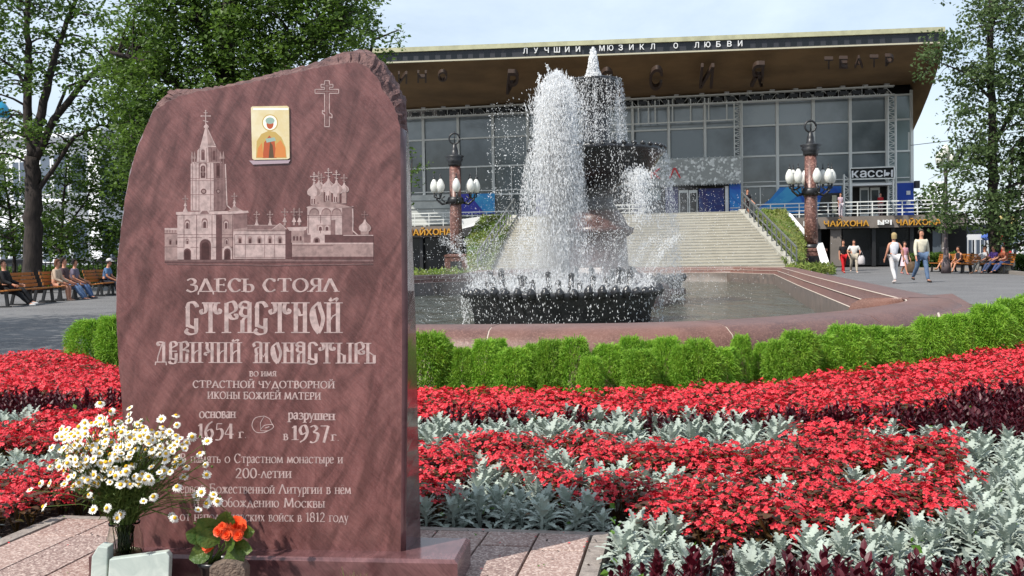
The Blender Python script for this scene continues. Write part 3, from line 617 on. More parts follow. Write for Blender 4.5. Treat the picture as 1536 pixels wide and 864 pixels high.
# ---- water in the basin ----
wm = bpy.data.materials.new('basin_water'); wm.use_nodes = True; nt = wm.node_tree; b = nt.nodes['Principled BSDF']
b.inputs['Base Color'].default_value = (.075, .082, .06, 1); b.inputs['Roughness'].default_value = .06; b.inputs['Specular IOR Level'].default_value = .6
tc = nt.nodes.new('ShaderNodeTexCoord'); bp = nt.nodes.new('ShaderNodeBump'); bp.inputs['Strength'].default_value = 1; bp.inputs['Distance'].default_value = .35
mp = nt.nodes.new('ShaderNodeMapping'); mp.inputs['Scale'].default_value = (1.0, .3, 1)
n1 = nt.nodes.new('ShaderNodeTexNoise'); n1.inputs['Scale'].default_value = 1.7; n1.inputs['Detail'].default_value = 6; n1.inputs['Roughness'].default_value = .62; n1.inputs['Distortion'].default_value = .6
nt.links.new(tc.outputs['Object'], mp.inputs[0]); nt.links.new(mp.outputs[0], n1.inputs['Vector']); nt.links.new(n1.outputs['Fac'], bp.inputs['Height']); nt.links.new(bp.outputs[0], b.inputs['Normal'])
poly_sheet('water', offs(INS, -.28), [], -.15, wm)

# =============== PLANTS OF THE BED ===============
LEAFR = mat('begonia_leaf', srgb(64, 66, 28), .4, c2=srgb(96, 42, 30), scale=5, transl=.25, rnd=.2)
PET = mat('begonia_petal', (.56, .012, .024), .45, c2=(.74, .075, .095), scale=26, lo=.4, hi=.75, transl=.2, rnd=.12)
SIL = mat('silver_leaf', srgb(176, 185, 176), .75, c2=srgb(142, 153, 140), scale=14, transl=.1, rnd=.12)
MAR = mat('maroon_leaf', srgb(92, 20, 34), .45, c2=srgb(52, 12, 22), scale=14, transl=.25, rnd=.2)
GRN = mat('fresh_leaf', srgb(70, 110, 30), .5, c2=srgb(96, 130, 44), scale=10, transl=.25)
def leaf_strip(b, base, direc, L, W, droop, prof, mi=0, up0=Vector((0, 0, 1))):
    d = direc.normalized(); s = d.cross(up0); s = s.normalized() if s.length > 1e-4 else Vector((1, 0, 0)); n = len(prof)
    pts = []; p = Vector(base); dd = d.copy(); vs = []
    for i, wd in enumerate(prof):
        lift = dd.cross(s).normalized()*(-wd*W*.22)
        vs += [p+s*wd*W+lift, p, p-s*wd*W+lift]; p = p+dd*(L/(n-1)); dd = (dd-Vector((0, 0, droop))).normalized()
    b.add(vs, [f for i in range(n-1) for f in ((3*i, 3*i+1, 3*i+4, 3*i+3), (3*i+1, 3*i+2, 3*i+5, 3*i+4))], mi, False)
def begonia(seed):
    r = random.Random(seed); lf = MB(); fl = MB(); R = .085
    for k in range(26):
        a = r.uniform(0, 6.283); q = r.uniform(.2, 1)*R; z = r.uniform(.06, .155)
        leaf_strip(lf, (q*math.cos(a), q*math.sin(a), z), Vector((math.cos(a+r.uniform(-.6, .6)), math.sin(a+r.uniform(-.6, .6)), r.uniform(-.1, .5))), r.uniform(.026, .036), r.uniform(.012, .016), .25, (.3, 1, .95, .3))
    for k in range(6):
        a = r.uniform(0, 6.283); lf.bar((0, 0, 0), (.05*math.cos(a), .05*math.sin(a), .13), .005)
    for k in range(36):
        a = r.uniform(0, 6.283); q = math.sqrt(r.uniform(0, 1))*R*1.12; z = .162+r.uniform(-.035, .028)-q*.35
        c = Vector((q*math.cos(a), q*math.sin(a), z)); up = Vector((math.cos(a)*.5+r.uniform(-.5, .5), math.sin(a)*.5-.25+r.uniform(-.5, .5), 1)).normalized()
        t = up.orthogonal().normalized(); u = up.cross(t); s = r.uniform(.008, .0135); t0 = r.uniform(0, 6)
        for i in range(4):
            an = t0+i*math.pi/2; d = t*math.cos(an)+u*math.sin(an); e = up.cross(d); wd = .75 if i % 2 else .5
            fl.add([c, c+d*s*.5+e*s*wd*.8+up*s*.4, c+d*s*1.1+e*s*wd*.55+up*s*.2, c+d*s*1.25+up*s*.3, c+d*s*1.1-e*s*wd*.55+up*s*.2, c+d*s*.5-e*s*wd*.8+up*s*.4], [(0, 1, 2, 3, 4, 5)], 0, False)
    return lf.mesh('foliage', LEAFR), fl.mesh('flowers', PET)
def dusty(seed):
    r = random.Random(seed); b = MB(); prof = (.16, .3, .8, .35, .95, .4, .75, .3, .45, .05)
    for k in range(26):
        a = k*2.4+r.uniform(-.3, .3); t = k/26; el = 1.25-1.35*t; L = r.uniform(.075, .11)*(.65+.5*t); z = .12-.105*t
        leaf_strip(b, (.012*math.cos(a), .012*math.sin(a), z), Vector((math.cos(a)*math.cos(el), math.sin(a)*math.cos(el), math.sin(el))), L, r.uniform(.019, .026), .07+.05*t, prof)
    b.bar((0, 0, -.02), (0, 0, .14), .01); return b.mesh('dusty_miller', SIL)
def maroon(seed):
    r = random.Random(seed); b = MB()
    for s in range(4):
        a0 = r.uniform(0, 6.28); bx, by = .035*math.cos(a0), .035*math.sin(a0); H = r.uniform(.13, .19); b.bar((bx*.3, by*.3, -.02), (bx, by, H), .005)
        for k in range(15):
            a = k*2.4+r.random(); t = k/14; z = .03+(H-.03)*t; el = .2+.9*t
            leaf_strip(b, (bx, by, z), Vector((math.cos(a)*math.cos(el), math.sin(a)*math.cos(el), math.sin(el))), r.uniform(.035, .055)*(1.1-.4*t), .0095, .14, (.2, 1, .8, .05))
    return b.mesh('maroon_plant', MAR)
BEG = [begonia(i) for i in range(6)]; DUS = [dusty(i+20) for i in range(6)]; MRN = [maroon(i+40) for i in range(5)]
def inpoly(x, y, P_):
    c = False; j = len(P_)-1
    for i in range(len(P_)):
        if (P_[i][1] > y) != (P_[j][1] > y) and x < (P_[j][0]-P_[i][0])*(y-P_[i][1])/(P_[j][1]-P_[i][1])+P_[i][0]: c = not c
        j = i
    return c
# planting plan: outlines read off the photo, laid out once on the ground (z=.16)
PLAN = [('m', [(630, 611), (760, 608), (900, 611), (1100, 612), (1200, 604), (1300, 603), (1350, 596), (1420, 588), (1480, 570), (1800, 535), (1800, 590), (1536, 622), (1440, 622), (1340, 618), (1200, 617), (1100, 620), (900, 616), (630, 616)]),
 ('s', [(560, 616), (700, 606), (1195, 606), (1195, 640), (1120, 650), (1000, 648), (900, 640), (780, 636), (700, 634), (690, 650), (560, 650)]),
 ('s', [(560, 800), (560, 738), (640, 722), (690, 698), (712, 684), (685, 650), (735, 650), (765, 680), (840, 702), (920, 718), (1000, 750), (1180, 764), (1300, 747), (1440, 730), (1450, 700), (1436, 625), (1900, 590), (1900, 825), (1536, 822), (900, 810), (620, 812)]),
 ('s', [(760, 655), (850, 650), (860, 668), (780, 668)]), ('s', [(820, 676), (900, 664), (960, 670), (1060, 682), (1160, 688), (1190, 702), (1060, 702), (960, 693), (900, 690)]),
 ('s', [(1240, 674), (1390, 668), (1395, 690), (1290, 700), (1240, 692)]), ('s', [(1290, 622), (1440, 618), (1440, 640), (1400, 634), (1290, 632)]),
 ('r', [(880, 856), (1090, 850), (1110, 960), (860, 960)]), ('r', [(1385, 846), (1490, 842), (1500, 960), (1380, 960)]),
 ('m', [(880, 812), (1536, 822), (1900, 835), (1900, 1400), (700, 1400), (700, 812)]),
 ('m', [(-600, 572), (100, 582), (190, 584), (190, 604), (60, 602), (-600, 590)]), ('s', [(-600, 596), (60, 598), (62, 622), (-600, 640)]),
 ('s', [(-600, 652), (110, 650), (112, 682), (-600, 690)]), ('s', [(-600, 735), (150, 742), (190, 742), (190, 792), (100, 790), (0, 812), (-600, 830)]), ('m', [(-600, 800), (190, 775), (190, 1200), (-600, 1200)])]
PLW = [(k, [(p.x, p.y) for p in (G(x, y, .16) for x, y in L)]) for k, L in PLAN]
tlw = [(p.x, p.y) for p in (G(x, y, .2) for x, y in tl)]
def topD(x):
    for a, b in zip(tlw[:-1], tlw[1:]):
        if a[0] <= x <= b[0]: return a[1]+(b[1]-a[1])*(x-a[0])/(b[0]-a[0])
    return tlw[0][1] if x < tlw[0][0] else tlw[-1][1]
def in_paving(x, y, mg=.05):
    q = Vector((x, y, 0))-O0; u = q.dot(JU); v = q.dot(JD)
    return -11*tw-.08-mg < u < .075+mg and v < .05+mg
plants = []; rb = random.Random(8); sp = .108; yy = 1.6; row = 0
while yy < 13:
    xx = -8+(row % 2)*sp/2
    while xx < 9:
        x = xx+rb.uniform(-.3, .3)*sp; y = yy+rb.uniform(-.3, .3)*sp; xx += sp
        if y > topD(x) or in_paving(x, y): continue
        px, py = proj((x, y, .18))
        if px < -60 or px > 1600 or py > 900 or y < 2: continue
        k = 'r'
        for kk, L in PLW:
            if inpoly(x, y, L): k = kk; break
        pk = {'r': 1, 's': .62, 'm': 1}[k]
        if k == 's' and rb.random() > .93: continue
        if rb.random() < .04: continue
        plants.append((y, x, k, px))
    yy += sp*.87; row += 1
plants.sort(); cnt = {'r': 0, 's': 0, 'm': 0}; rest = {'r': [], 's': [], 'm': []}
def seen(p):   # not behind the stone
    return not (185 < p[3] < 605)
for p in plants:
    y, x, k, px = p
    if cnt[k] >= 300 or not seen(p): rest[k].append(p); continue
    cnt[k] += 1; rz = rb.uniform(0, 6.28); s = rb.uniform(.72, 1.18)
    if k == 'r':
        t = thing('begonia_plant', 'low bushy begonia with coral red flowers massed in the patterned flower bed', 'flower', (x, y, -.05), 'red begonias planted in the bed', rz)
        t.scale = (s, s, s); m = BEG[rb.randrange(6)]
        for q, nm in zip(m, ('foliage', 'flowers')):
            c = bpy.data.objects.new(nm, q); COL.objects.link(c); c.parent = t
    else:
        m = (DUS if k == 's' else MRN)[rb.randrange(5)]; o = newobj('silver_plant' if k == 's' else 'maroon_plant', m); o.location = (x, y, -.045); o.rotation_euler = (rb.uniform(-.12, .12), rb.uniform(-.12, .12), rz)
        if k == 's': s *= .86
        o.scale = (s, s, s)
        if k == 's': tag(o, 'pale silvery plant with felted lobed leaves in the patterned flower bed', 'plant', 'silver leaved plants in the bed')
        else: tag(o, 'dark maroon plant with narrow pointed leaves in the patterned flower bed', 'plant', 'maroon plants in the bed')
def me_np(me):
    V = np.empty(len(me.vertices)*3, dtype=np.float32); me.vertices.foreach_get('co', V); V = V.reshape(-1, 3)
    tr = []
    me.calc_loop_triangles(); T = np.empty(len(me.loop_triangles)*3, dtype=np.int32); me.loop_triangles.foreach_get('vertices', T); return V, T.reshape(-1, 3)
def joined(name, src, lst, mats, label, cat, zoff=-.05):
    if not lst: return
    arr = [me_np(m) for m in src]; Vs = []; Fs = []; off = 0
    for (y, x, k, px) in lst:
        V, T = arr[rb.randrange(len(arr))]; a = rb.uniform(0, 6.28); s = rb.uniform(.85, 1.2); c, q = math.cos(a)*s, math.sin(a)*s
        W = np.stack([V[:, 0]*c-V[:, 1]*q+x, V[:, 0]*q+V[:, 1]*c+y, V[:, 2]*s+zoff], 1); Vs.append(W); Fs.append(T+off); off += len(V)
    o = newobj(name, mesh_np(name, np.concatenate(Vs), np.concatenate(Fs), mats)); tag(o, label, cat, kind='stuff')
st = rb.getstate(); joined('begonia_foliage', [m[0] for m in BEG], rest['r'], [LEAFR], 'olive leaves of the farther begonias in the bed', 'leaves')
rb.setstate(st); joined('begonia_flowers', [m[1] for m in BEG], rest['r'], [PET], 'mass of red begonia flowers in the farther part of the bed', 'flowers')
joined('silver_plants', DUS, rest['s'], [SIL], 'silvery foliage in the farther part of the bed', 'foliage')
joined('maroon_plants', MRN, rest['m'], [MAR], 'dark maroon foliage in the farther part of the bed', 'foliage')
# low weeds and fallen leaves between the plants
r_ = np.random.default_rng(4); nW = 2500; wx = r_.uniform(-4, 6, nW); wy = r_.uniform(2.2, 7.5, nW); ok = np.array([not in_paving(a, b_, .02) and b_ < topD(a) for a, b_ in zip(wx, wy)])
pos = np.stack([wx, wy, r_.uniform(-.05, .08, nW)], 1)[ok]; V, Fc = leaf_cloud(pos, r_.uniform(.02, .05, len(pos)), r_.normal(size=(len(pos), 3))+np.array([0, 0, 1.2]), .7)
tag(newobj('weeds', mesh_np('weeds', V, Fc, [GRN])), 'small green weeds between the bedding plants', 'weeds', kind='stuff')
# =============== KOCHIA HEDGE ===============
KO = mat('kochia_leaf', srgb(150, 188, 66), .6, c2=srgb(106, 156, 40), scale=7, transl=.35, rnd=.1)
def kochia(seed):
    r = np.random.default_rng(seed); n = 8000
    u = r.uniform(0, 1, n)**.85; th = r.uniform(0, 2*np.pi, n); lob = 1+.2*np.sin(2*th+seed+u*3)+.14*np.sin(5*th+u*9)
    z = u; rad = np.sin(np.pi*np.clip(.14+.79*z, 0, 1))**.5*(.95-.12*z)*lob*(r.uniform(.45, 1, n)**.35)
    pos = np.stack([rad*np.cos(th)*.5, rad*np.sin(th)*.5, z], 1)
    d = np.stack([np.cos(th)*1.0, np.sin(th)*1.0, .35+z*1.0], 1)+r.normal(size=(n, 3))*.55; d /= np.linalg.norm(d, axis=1, keepdims=True)
    sd_ = np.cross(d, r.normal(size=(n, 3))); sd_ /= np.linalg.norm(sd_, axis=1, keepdims=True)
    L = (r.uniform(.07, .15, n)*np.where(r.uniform(0, 1, n) > .9, 1.6, 1))[:, None]; wd = .0075; mid = pos+d*L*.55; tip = pos+d*L+np.array([0, 0, -1])*L*.32+r.normal(size=(n, 3))*.01
    V = np.stack([pos-sd_*wd*.6, pos+sd_*wd*.6, mid+sd_*wd, mid-sd_*wd, tip], 1).reshape(-1, 3)
    f = np.array([(0, 1, 2), (0, 2, 3), (3, 2, 4)]); return mesh_np('foliage', V, (f[None]+np.arange(n)[:, None, None]*5).reshape(-1, 3), [KO])
KM = [kochia(i) for i in range(5)]
STEM = mat('kochia_stem', srgb(110, 120, 60), .7)
sb = MB(); [sb.bar((0, 0, -.05), (.12*math.cos(a), .12*math.sin(a), .7), .012) for a in (0, 2, 4)]; STM = sb.mesh('stem', STEM)
bush = [(642, 62, 497, 0), (668, 40, 512, .1), (692, 44, 507, 0), (727, 50, 500, 0), (748, 36, 495, .25), (772, 50, 520, -.05), (802, 46, 500, .1), (826, 56, 497, 0), (862, 60, 504, 0), (885, 40, 520, -.12), (912, 56, 497, .1), (944, 34, 498, .2), (958, 44, 520, -.08), (973, 34, 506, .3), (1000, 50, 505, .1), (1022, 44, 512, 0), (1048, 62, 499, 0), (1082, 50, 512, .1), (1112, 36, 500, .2),
        (1150, 44, 506, .2), (1168, 50, 500, 0), (1196, 64, 490, 0), (1232, 60, 489, .1), (1268, 66, 486, 0), (1306, 66, 480, .1), (1344, 64, 478, 0), (1396, 52, 474, .1), (1432, 54, 468, 0), (1458, 60, 458, .3), (1484, 70, 450, 0), (1518, 70, 446, .2), (1550, 70, 440, 0), (1590, 80, 436, 0), (140, 62, 462, 0), (170, 60, 468, -.1), (196, 50, 470, 0)]
rk = random.Random(2); kn = 0
for i, (px, wpx, ty, dd) in enumerate(bush):
    yl = np.interp(px, [t[0] for t in tl], [t[1] for t in tl]); base = G(px, yl, .2); D = base.y+.34+dd
    if px < 300: D = 10.4+dd
    x = (P(px, 500, D)).x; zt_ = P(px, ty, D).z; hh = zt_+.05; wd = wpx*D/F*rk.uniform(.95, 1.3); hh *= rk.uniform(.78, .97)
    lab = ('bright green feathery bush beside the left edge of the memorial, %s' % ('leftmost', 'middle of three', 'rightmost, half behind the stone')[i-33]) if px < 300 else '%s bright green feathery bush to the right of the memorial stone, along the basin' % ordw(i)
    t = thing('kochia_bush', lab, 'bush', (x, D, -.06), 'feathery green bushes between bed and basin', rk.uniform(0, 6.28)); t.scale = (wd, wd, hh*1.0)
    for q, nm in ((KM[i % 5], 'foliage'), (STM, 'stem')): c = bpy.data.objects.new(nm, q); COL.objects.link(c); c.parent = t
# =============== FOUNTAIN ===============
BRZ = mat('wet_black_bronze', (.012, .012, .014), .22, c2=(.03, .03, .032), scale=12, bump=.5, bscale=30, spec=.7)
PGR = mat('pedestal_granite', srgb(84, 52, 46), .35, c2=srgb(52, 36, 34), scale=6, speck=srgb(96, 64, 58), sscale=40, spec=.6)
FOAM = mat('white_water', (.98, .985, .99), .5, transl=.42, spec=.3)
FC = P(897, 400, 24); FC.z = 0; JC = P(842, 400, 17); JC.z = 0; BC = P(966, 400, 30); BC.z = 0
fo = thing('tiered_fountain', 'tall granite and black bronze fountain with two stacked bowls behind the big water jet', 'fountain', (FC.x, FC.y, -.15))
MB().lathe([(1.7, -.3), (1.7, .28), (1.62, .34), (1.3, .36), (1.25, .5), (.95, .62), (.88, .75)], FC, 8, sm=False).build('granite_base', PGR, fo)
MB().lathe([(.78, .7), (.72, .8), (.68, 1.45), (.76, 1.5), (.84, 1.56), (.86, 1.66), (.72, 1.72), (.62, 1.95), (.5, 2.1)], FC, 16, f=lambda j, n: 1+.05*(j % 2)).build('granite_pedestal', PGR, fo)
MB().lathe([(.56, 2.0), (.4, 2.25), (.36, 2.55), (.5, 2.68), (.95, 2.8), (1.3, 3.02), (1.48, 3.34), (1.6, 3.44), (1.62, 3.53), (1.52, 3.55), (1.42, 3.42), (.35, 3.25)], FC, 48, f=lambda j, n: 1+.018*(j % 2)).build('lower_bowl', BRZ, fo)
rmb = MB()
for k in range(40):
    a = 2*math.pi*k/40; rmb.ball(FC+Vector((1.6*math.cos(a), 1.6*math.sin(a), 3.56)), .07, 6, 4, sc=(1, 1, .8))
rmb.build('bowl_rim_beads', BRZ, fo)['kind'] = 'stuff'
MB().lathe([(.5, 3.2), (.40, 3.5), (.32, 3.9), (.36, 4.3), (.3, 4.6), (.42, 4.72), (.5, 4.9), (.58, 5.12), (.62, 5.2), (.56, 5.22), (.2, 5.1), (.08, 5.15), (.06, 5.4)], FC, 32, f=lambda j, n: 1+.03*(j % 2)).build('upper_bowl', BRZ, fo)
def planter(c, R, z0, z1, n, name, label, group=None, tuft=.16):
    t = thing(name, label, 'planter', (c.x, c.y, z0), group)
    pr = []
    b = MB(); b.lathe([(R*.86, z0), (R*.88, z0+.1), (R*.9, (z0+z1)/2), (R*.96, z1-.12), (R*1.0, z1-.02), (R*.97, z1), (R*.8, z1-.06)], c, n*2, f=lambda j, nn: 1+.035*(j % 2)); b.build('drum', BRZ, t)
    for k in range(n):
        a = 2*math.pi*k/n; p = Vector((c.x+R*math.cos(a), c.y+R*math.sin(a), z1-.1)); o_ = Vector((math.cos(a), math.sin(a), 0))
        q = MB(); h = tuft*random.uniform(.8, 1.25); wd = R*math.pi/n
        q.tube([p, p+Vector((0, 0, h*.6))+o_*.02, p+Vector((0, 0, h))+o_*.06], [wd*.62, wd*.75, wd*.25], 6); q.ball(p+Vector((0, 0, h*.5))+o_*wd*.5, wd*.5, 6, 4)
        o = q.build('reed_crest', BRZ, t)
    return t
planter(JC, 1.62, -.3, .47, 46, 'bronze_ring', 'wide black bronze ring of upright reeds around the front water jet')
rr = thing('bronze_reeds', 'dark bronze reed clump standing inside the front ring at the foot of the jet', 'fountain ornament', (JC.x, JC.y, -.2))
for k in range(38):
    a = 2*math.pi*k/38; R = .95+.12*(k % 3); p = Vector((JC.x+R*math.cos(a), JC.y+R*.8*math.sin(a), -.25)); q = MB(); h = random.uniform(.82, 1.05)
    q.tube([p, p+Vector((.04*math.cos(a), .03*math.sin(a), h*.7)), p+Vector((.09*math.cos(a), .07*math.sin(a), h))], [.075, .07, .04], 6); q.ball(p+Vector((.09*math.cos(a), .07*math.sin(a), h)), .055, 6, 4); q.build('reed', BRZ, rr)
planter(BC, 1.15, -.3, .34, 30, 'bronze_ring', 'smaller bronze ring on a granite block, right behind the main fountain')
MB().lathe([(1.25, -.3), (1.25, -.02), (1.15, .02)], BC, 12, sm=False).build('granite_base', PGR, [o for o in bpy.data.objects if o.name.startswith('bronze_ring')][-1])
# ---- water ----
def drops(name, pos, size, axis, el, label, cat='water jet', core=None):
    V, Fc = oct_cloud(pos, size, axis, el)
    if core is not None:
        CV, CF = core; V = np.concatenate([V, CV]); Fc = np.concatenate([Fc, CF+len(V)-len(CV)])
    o = newobj(name, mesh_np(name, V, Fc, [FOAM])); tag(o, label, cat); o['kind'] = 'stuff'; return o
R_ = np.random.default_rng(21)
def core_tube(c, prof, n=40, rows=90, amp=.12, seed=1):
    r = np.random.default_rng(seed); zs = np.linspace(0, 1, rows); pz = [p[1] for p in prof]; pr = [p[0] for p in prof]; T = np.linspace(0, 1, len(prof))
    Z = np.interp(zs, T, pz); Rr = np.interp(zs, T, pr); th = np.linspace(0, 2*np.pi, n, endpoint=False)
    nz = r.normal(size=(rows, n)); nz = (nz+np.roll(nz, 1, 0)+np.roll(nz, -1, 0)+np.roll(nz, 1, 1)+np.roll(nz, 2, 0))/2.2
    RR = Rr[:, None]*(1+amp*nz); X = c[0]+RR*np.cos(th); Y = c[1]+RR*np.sin(th); V = np.stack([X, Y, np.repeat(Z[:, None], n, 1)+.02*nz], 2).reshape(-1, 3)
    f = []
    for i in range(rows-1):
        j = np.arange(n); a = i*n+j; b = i*n+(j+1) % n; f.append(np.stack([a, b, b+n], 1)); f.append(np.stack([a, b+n, a+n], 1))
    return V, np.concatenate(f)
# big front jet: narrow rising column, wide ragged head, falling veil
z_t = zat(112, 17)
cx, cy = P(838, 300, 17).x, 17
core = core_tube((cx+.02, cy), [(.10, .3), (.09, 1.2), (.09, 2.2), (.11, 2.9), (.15, 3.4), (.14, 3.7), (.06, z_t-.25), (.01, z_t-.15)], rows=170, amp=.35)
n = 52000
a = R_.uniform(0, 1, n); z = .35+(z_t-.35)*a**.9
wid = np.interp(z, [.3, 1.5, 2.5, 3.2, 3.7, z_t], [.085, .09, .15, .28, .37, .10])
th = R_.uniform(0, 2*np.pi, n); q = np.abs(R_.normal(0, .62, n))
p1 = np.stack([cx+wid*q*np.cos(th), cy+wid*q*np.sin(th), z+R_.normal(0, .03, n)], 1)
ax1 = np.stack([.25*np.cos(th), .25*np.sin(th), np.ones(n)], 1)+R_.normal(0, .12, (n, 3))
# veil: ballistic arcs falling around
m = 60000; th = R_.uniform(0, 2*np.pi, m); vr = R_.uniform(.05, .62, m)**.8; t = R_.uniform(0, 1, m)**.75; z0 = R_.uniform(3.0, z_t-.1, m)
rad = .12+vr*(.25+.75*t)*.9; zz = z0-t**1.6*(z0-.2)
keep = R_.uniform(0, 1, m) > (t*.93)**.7
p2 = np.stack([cx-.04+rad*np.cos(th)*1.0, cy+rad*np.sin(th), zz], 1)[keep]; ax2 = np.stack([.2*np.cos(th), .2*np.sin(th), -np.ones(m)-t], 1)[keep]
s1 = R_.uniform(.002, .0068, n); s2 = R_.uniform(.0015, .005, len(p2))
# spiky crown splashes
k_ = 700; th3 = R_.uniform(0, 2*np.pi, k_); u3 = R_.uniform(0, 1, k_); which = R_.integers(0, 6, k_)
sx = np.array([-.24, -.12, .0, .1, .22, -.18])[which]; sh = np.array([.34, .42, .12, .2, .25, .15])[which]
p3 = np.stack([cx-.02+sx*(1+.25*u3)+.03*np.sin(u3*9+which), cy+R_.normal(0, .03, k_), z_t-.2+u3*sh], 1)+R_.normal(0, .012, (k_, 3)); p3[:, 2] -= np.abs(sx)*.5
drops('water_jet', np.concatenate([p1, p2, p3]), np.concatenate([s1, s2, R_.uniform(.004, .01, k_)]), np.concatenate([ax1, ax2, np.tile([0, 0, 1.], (k_, 1))+R_.normal(0, .5, (k_, 3))]), np.concatenate([R_.uniform(1.5, 9, n), R_.uniform(1.5, 10, len(p2)), R_.uniform(1, 2.5, k_)]),
      'big white foaming jet rising from the black bronze ring in front', core=core)
# top jet
zt0, zt1 = 5.15, zat(74, 24); n = 6000; a = R_.uniform(0, 1, n); wz = np.interp(a, [0, .35, .7, 1], [.27, .15, .10, .02]); th = R_.uniform(0, 6.283, n)
p = np.stack([FC.x-.05+wz*np.cos(th)*R_.uniform(0, 1, n)**.6, FC.y+wz*np.sin(th)*R_.uniform(0, 1, n)**.6, zt0+(zt1-zt0)*a], 1)
drops('top_jet', p, R_.uniform(.006, .014, n), np.stack([np.cos(th)*.3, np.sin(th)*.3, np.ones(n)], 1), R_.uniform(1, 3.5, n), 'short white jet on top of the highest fountain bowl', core=core_tube((FC.x-.05, FC.y), [(.09, 5.2), (.09, 5.5), (.07, 5.9), (.03, zt1-.03)], 20, 50, .2))
# curtains from the bowls
def curtain(name, c, R0, z0, z1, n, label, spread=.12, amask=None, streak=70, smin=.004, smax=.01, seed=0):
    r = np.random.default_rng(seed); st = r.uniform(0, 2*np.pi, streak); w8 = r.uniform(.3, 1, streak)**2; k = r.choice(streak, n, p=w8/w8.sum()); th = st[k]+r.normal(0, .025, n)
    u = r.uniform(0, 1, n); rad = R0+spread*np.sqrt(u)*r.uniform(.6, 1.3, n); z = z0-(z0-z1)*u
    p = np.stack([c.x+rad*np.cos(th), c.y+rad*np.sin(th), z+r.normal(0, .03, n)], 1); p[:, :2] += r.normal(0, .018, (n, 2)); ax = np.stack([np.cos(th)*.1, np.sin(th)*.1, -np.ones(n)], 1)+r.normal(0, .1, (n, 3))
    drops(name, p, r.uniform(smin, smax, n), ax, r.uniform(1.5, 6, n), label, 'falling water')
curtain('falling_water', FC, .58, 5.2, 3.5, 12000, 'thin streaks of water falling from the highest bowl to the lower bowl', .16, seed=3, streak=60, smin=.002, smax=.006)
curtain('falling_water', FC, 1.6, 3.5, -.1, 15000, 'long veil of drops falling from the lower bronze bowl into the basin', .35, seed=4, streak=90, smin=.002, smax=.007)
# splash on the pedestal and a bright sheet at its right side
n = 5500; th = R_.uniform(-2.6, -.3, n); u = R_.uniform(0, 1, n); p = np.stack([FC.x+.78+R_.normal(0, .16, n)+.15*u, FC.y-1.35+R_.normal(0, .2, n), 2.95-u*1.2+R_.normal(0, .05, n)], 1); keep = (R_.uniform(0, 1, n) > u*.8)
drops('water_sheet', p[keep], R_.uniform(.003, .010, n)[keep], np.tile([.1, 0, -1.], (n, 1))[keep]+R_.normal(0, .15, (keep.sum(), 3)), R_.uniform(2, 5, n)[keep], 'white sheet of water spilling beside the pedestal under the lower bowl', 'falling water')
# fine fan of jets from the front ring
P_, A_, S_ = [], [], []
for k in range(58):
    a = 2*math.pi*k/58; nn = 120; t = np.sort(R_.uniform(0, .85, nn)); a += R_.normal(0, .04); vr = .95; vz = 1.0; hgt = .8+.35*R_.uniform(.3, 1)
    rad = 1.42+vr*t*(.55+.25*abs(math.cos(a))); z = .45+hgt*(4*t*.5-(t**2)*1.15*1.0); x = JC.x+rad*math.cos(a); y = JC.y+rad*math.sin(a)*.95
    sg = .004+.035*t
    P_.append(np.stack([x+R_.normal(0, 1, nn)*sg, y+R_.normal(0, 1, nn)*sg, z+R_.normal(0, 1, nn)*sg], 1)); A_.append(np.tile([math.cos(a)*.5, math.sin(a)*.5, 1.], (nn, 1))+R_.normal(0, .3, (nn, 3))); S_.append(R_.uniform(.002, .0052, nn))
Pp = np.concatenate(P_); drops('fan_jets', Pp, np.concatenate(S_), np.concatenate(A_), R_.uniform(1, 3, len(Pp)), 'fan of thin water jets spraying outward from the black bronze ring')
# splashing water inside the ring and over its rim
n = 15000; th = R_.uniform(0, 6.283, n); rad = R_.uniform(.1, 1.62, n); z = .42+np.abs(R_.normal(0, .14, n))+.08*R_.uniform(0, 1, n)*(rad > 1)
over = R_.uniform(0, 1, n) < .09; rad[over] = 1.66+R_.uniform(0, .06, over.sum()); z[over] = .5-R_.uniform(0, .6, over.sum())
drops('ring_splash', np.stack([JC.x+rad*np.cos(th), JC.y+rad*np.sin(th), z], 1), R_.uniform(.003, .008, n), np.tile([0, 0, 1.], (n, 1))+R_.normal(0, .2, (n, 3)), R_.uniform(1, 4.5, n), 'splashing water trickling among the reeds of the bronze ring')
# loose spray
n = 22000; cxs = R_.choice([0, 1, 2], n, p=[.4, .45, .15]); px_ = np.where(cxs == 0, R_.normal(JC.x, .95, n), np.where(cxs == 1, R_.normal(FC.x+.6, 1.35, n), R_.normal(JC.x-.9, .6, n))); py_ = np.where(cxs == 1, R_.normal(FC.y, .9, n), R_.normal(JC.y, .7, n)); pz_ = np.where(cxs == 1, R_.uniform(-.1, 2.6, n)**1.0, R_.uniform(0, 2.4, n)**1.0*R_.uniform(.3, 1, n))
drops('spray', np.stack([px_, py_, pz_], 1), R_.uniform(.002, .006, n)*np.where(cxs == 1, 1.25, 1), R_.normal(0, .5, (n, 3))+np.array([0, 0, 1.]), R_.uniform(.8, 2.2, n), 'loose drops of spray drifting between the two fountains', 'spray')
n = 1500; px_ = R_.uniform(-1, 1, n)*1.0+cx-.2; drops('spray', np.stack([px_, R_.normal(17, .4, n), R_.uniform(2, 3.6, n)], 1), R_.uniform(.003, .009, n), R_.normal(0, .5, (n, 3)), R_.uniform(.8, 2, n), 'drops flying off the head of the big jet', 'spray')
# small float on the water near the right wall
fl = P(1232, 432, 24.5); MB().lathe([(.03, -.3), (.03, .1), (.1, .14), (.13, .2), (.1, .27), (.03, .29)], (fl.x, fl.y, 0), 12).build('nozzle_head', mat('pinkish_stone', srgb(170, 110, 100), .6)); tag(bpy.data.objects['nozzle_head'], 'small pinkish nozzle head by the right inner wall of the basin', 'nozzle')

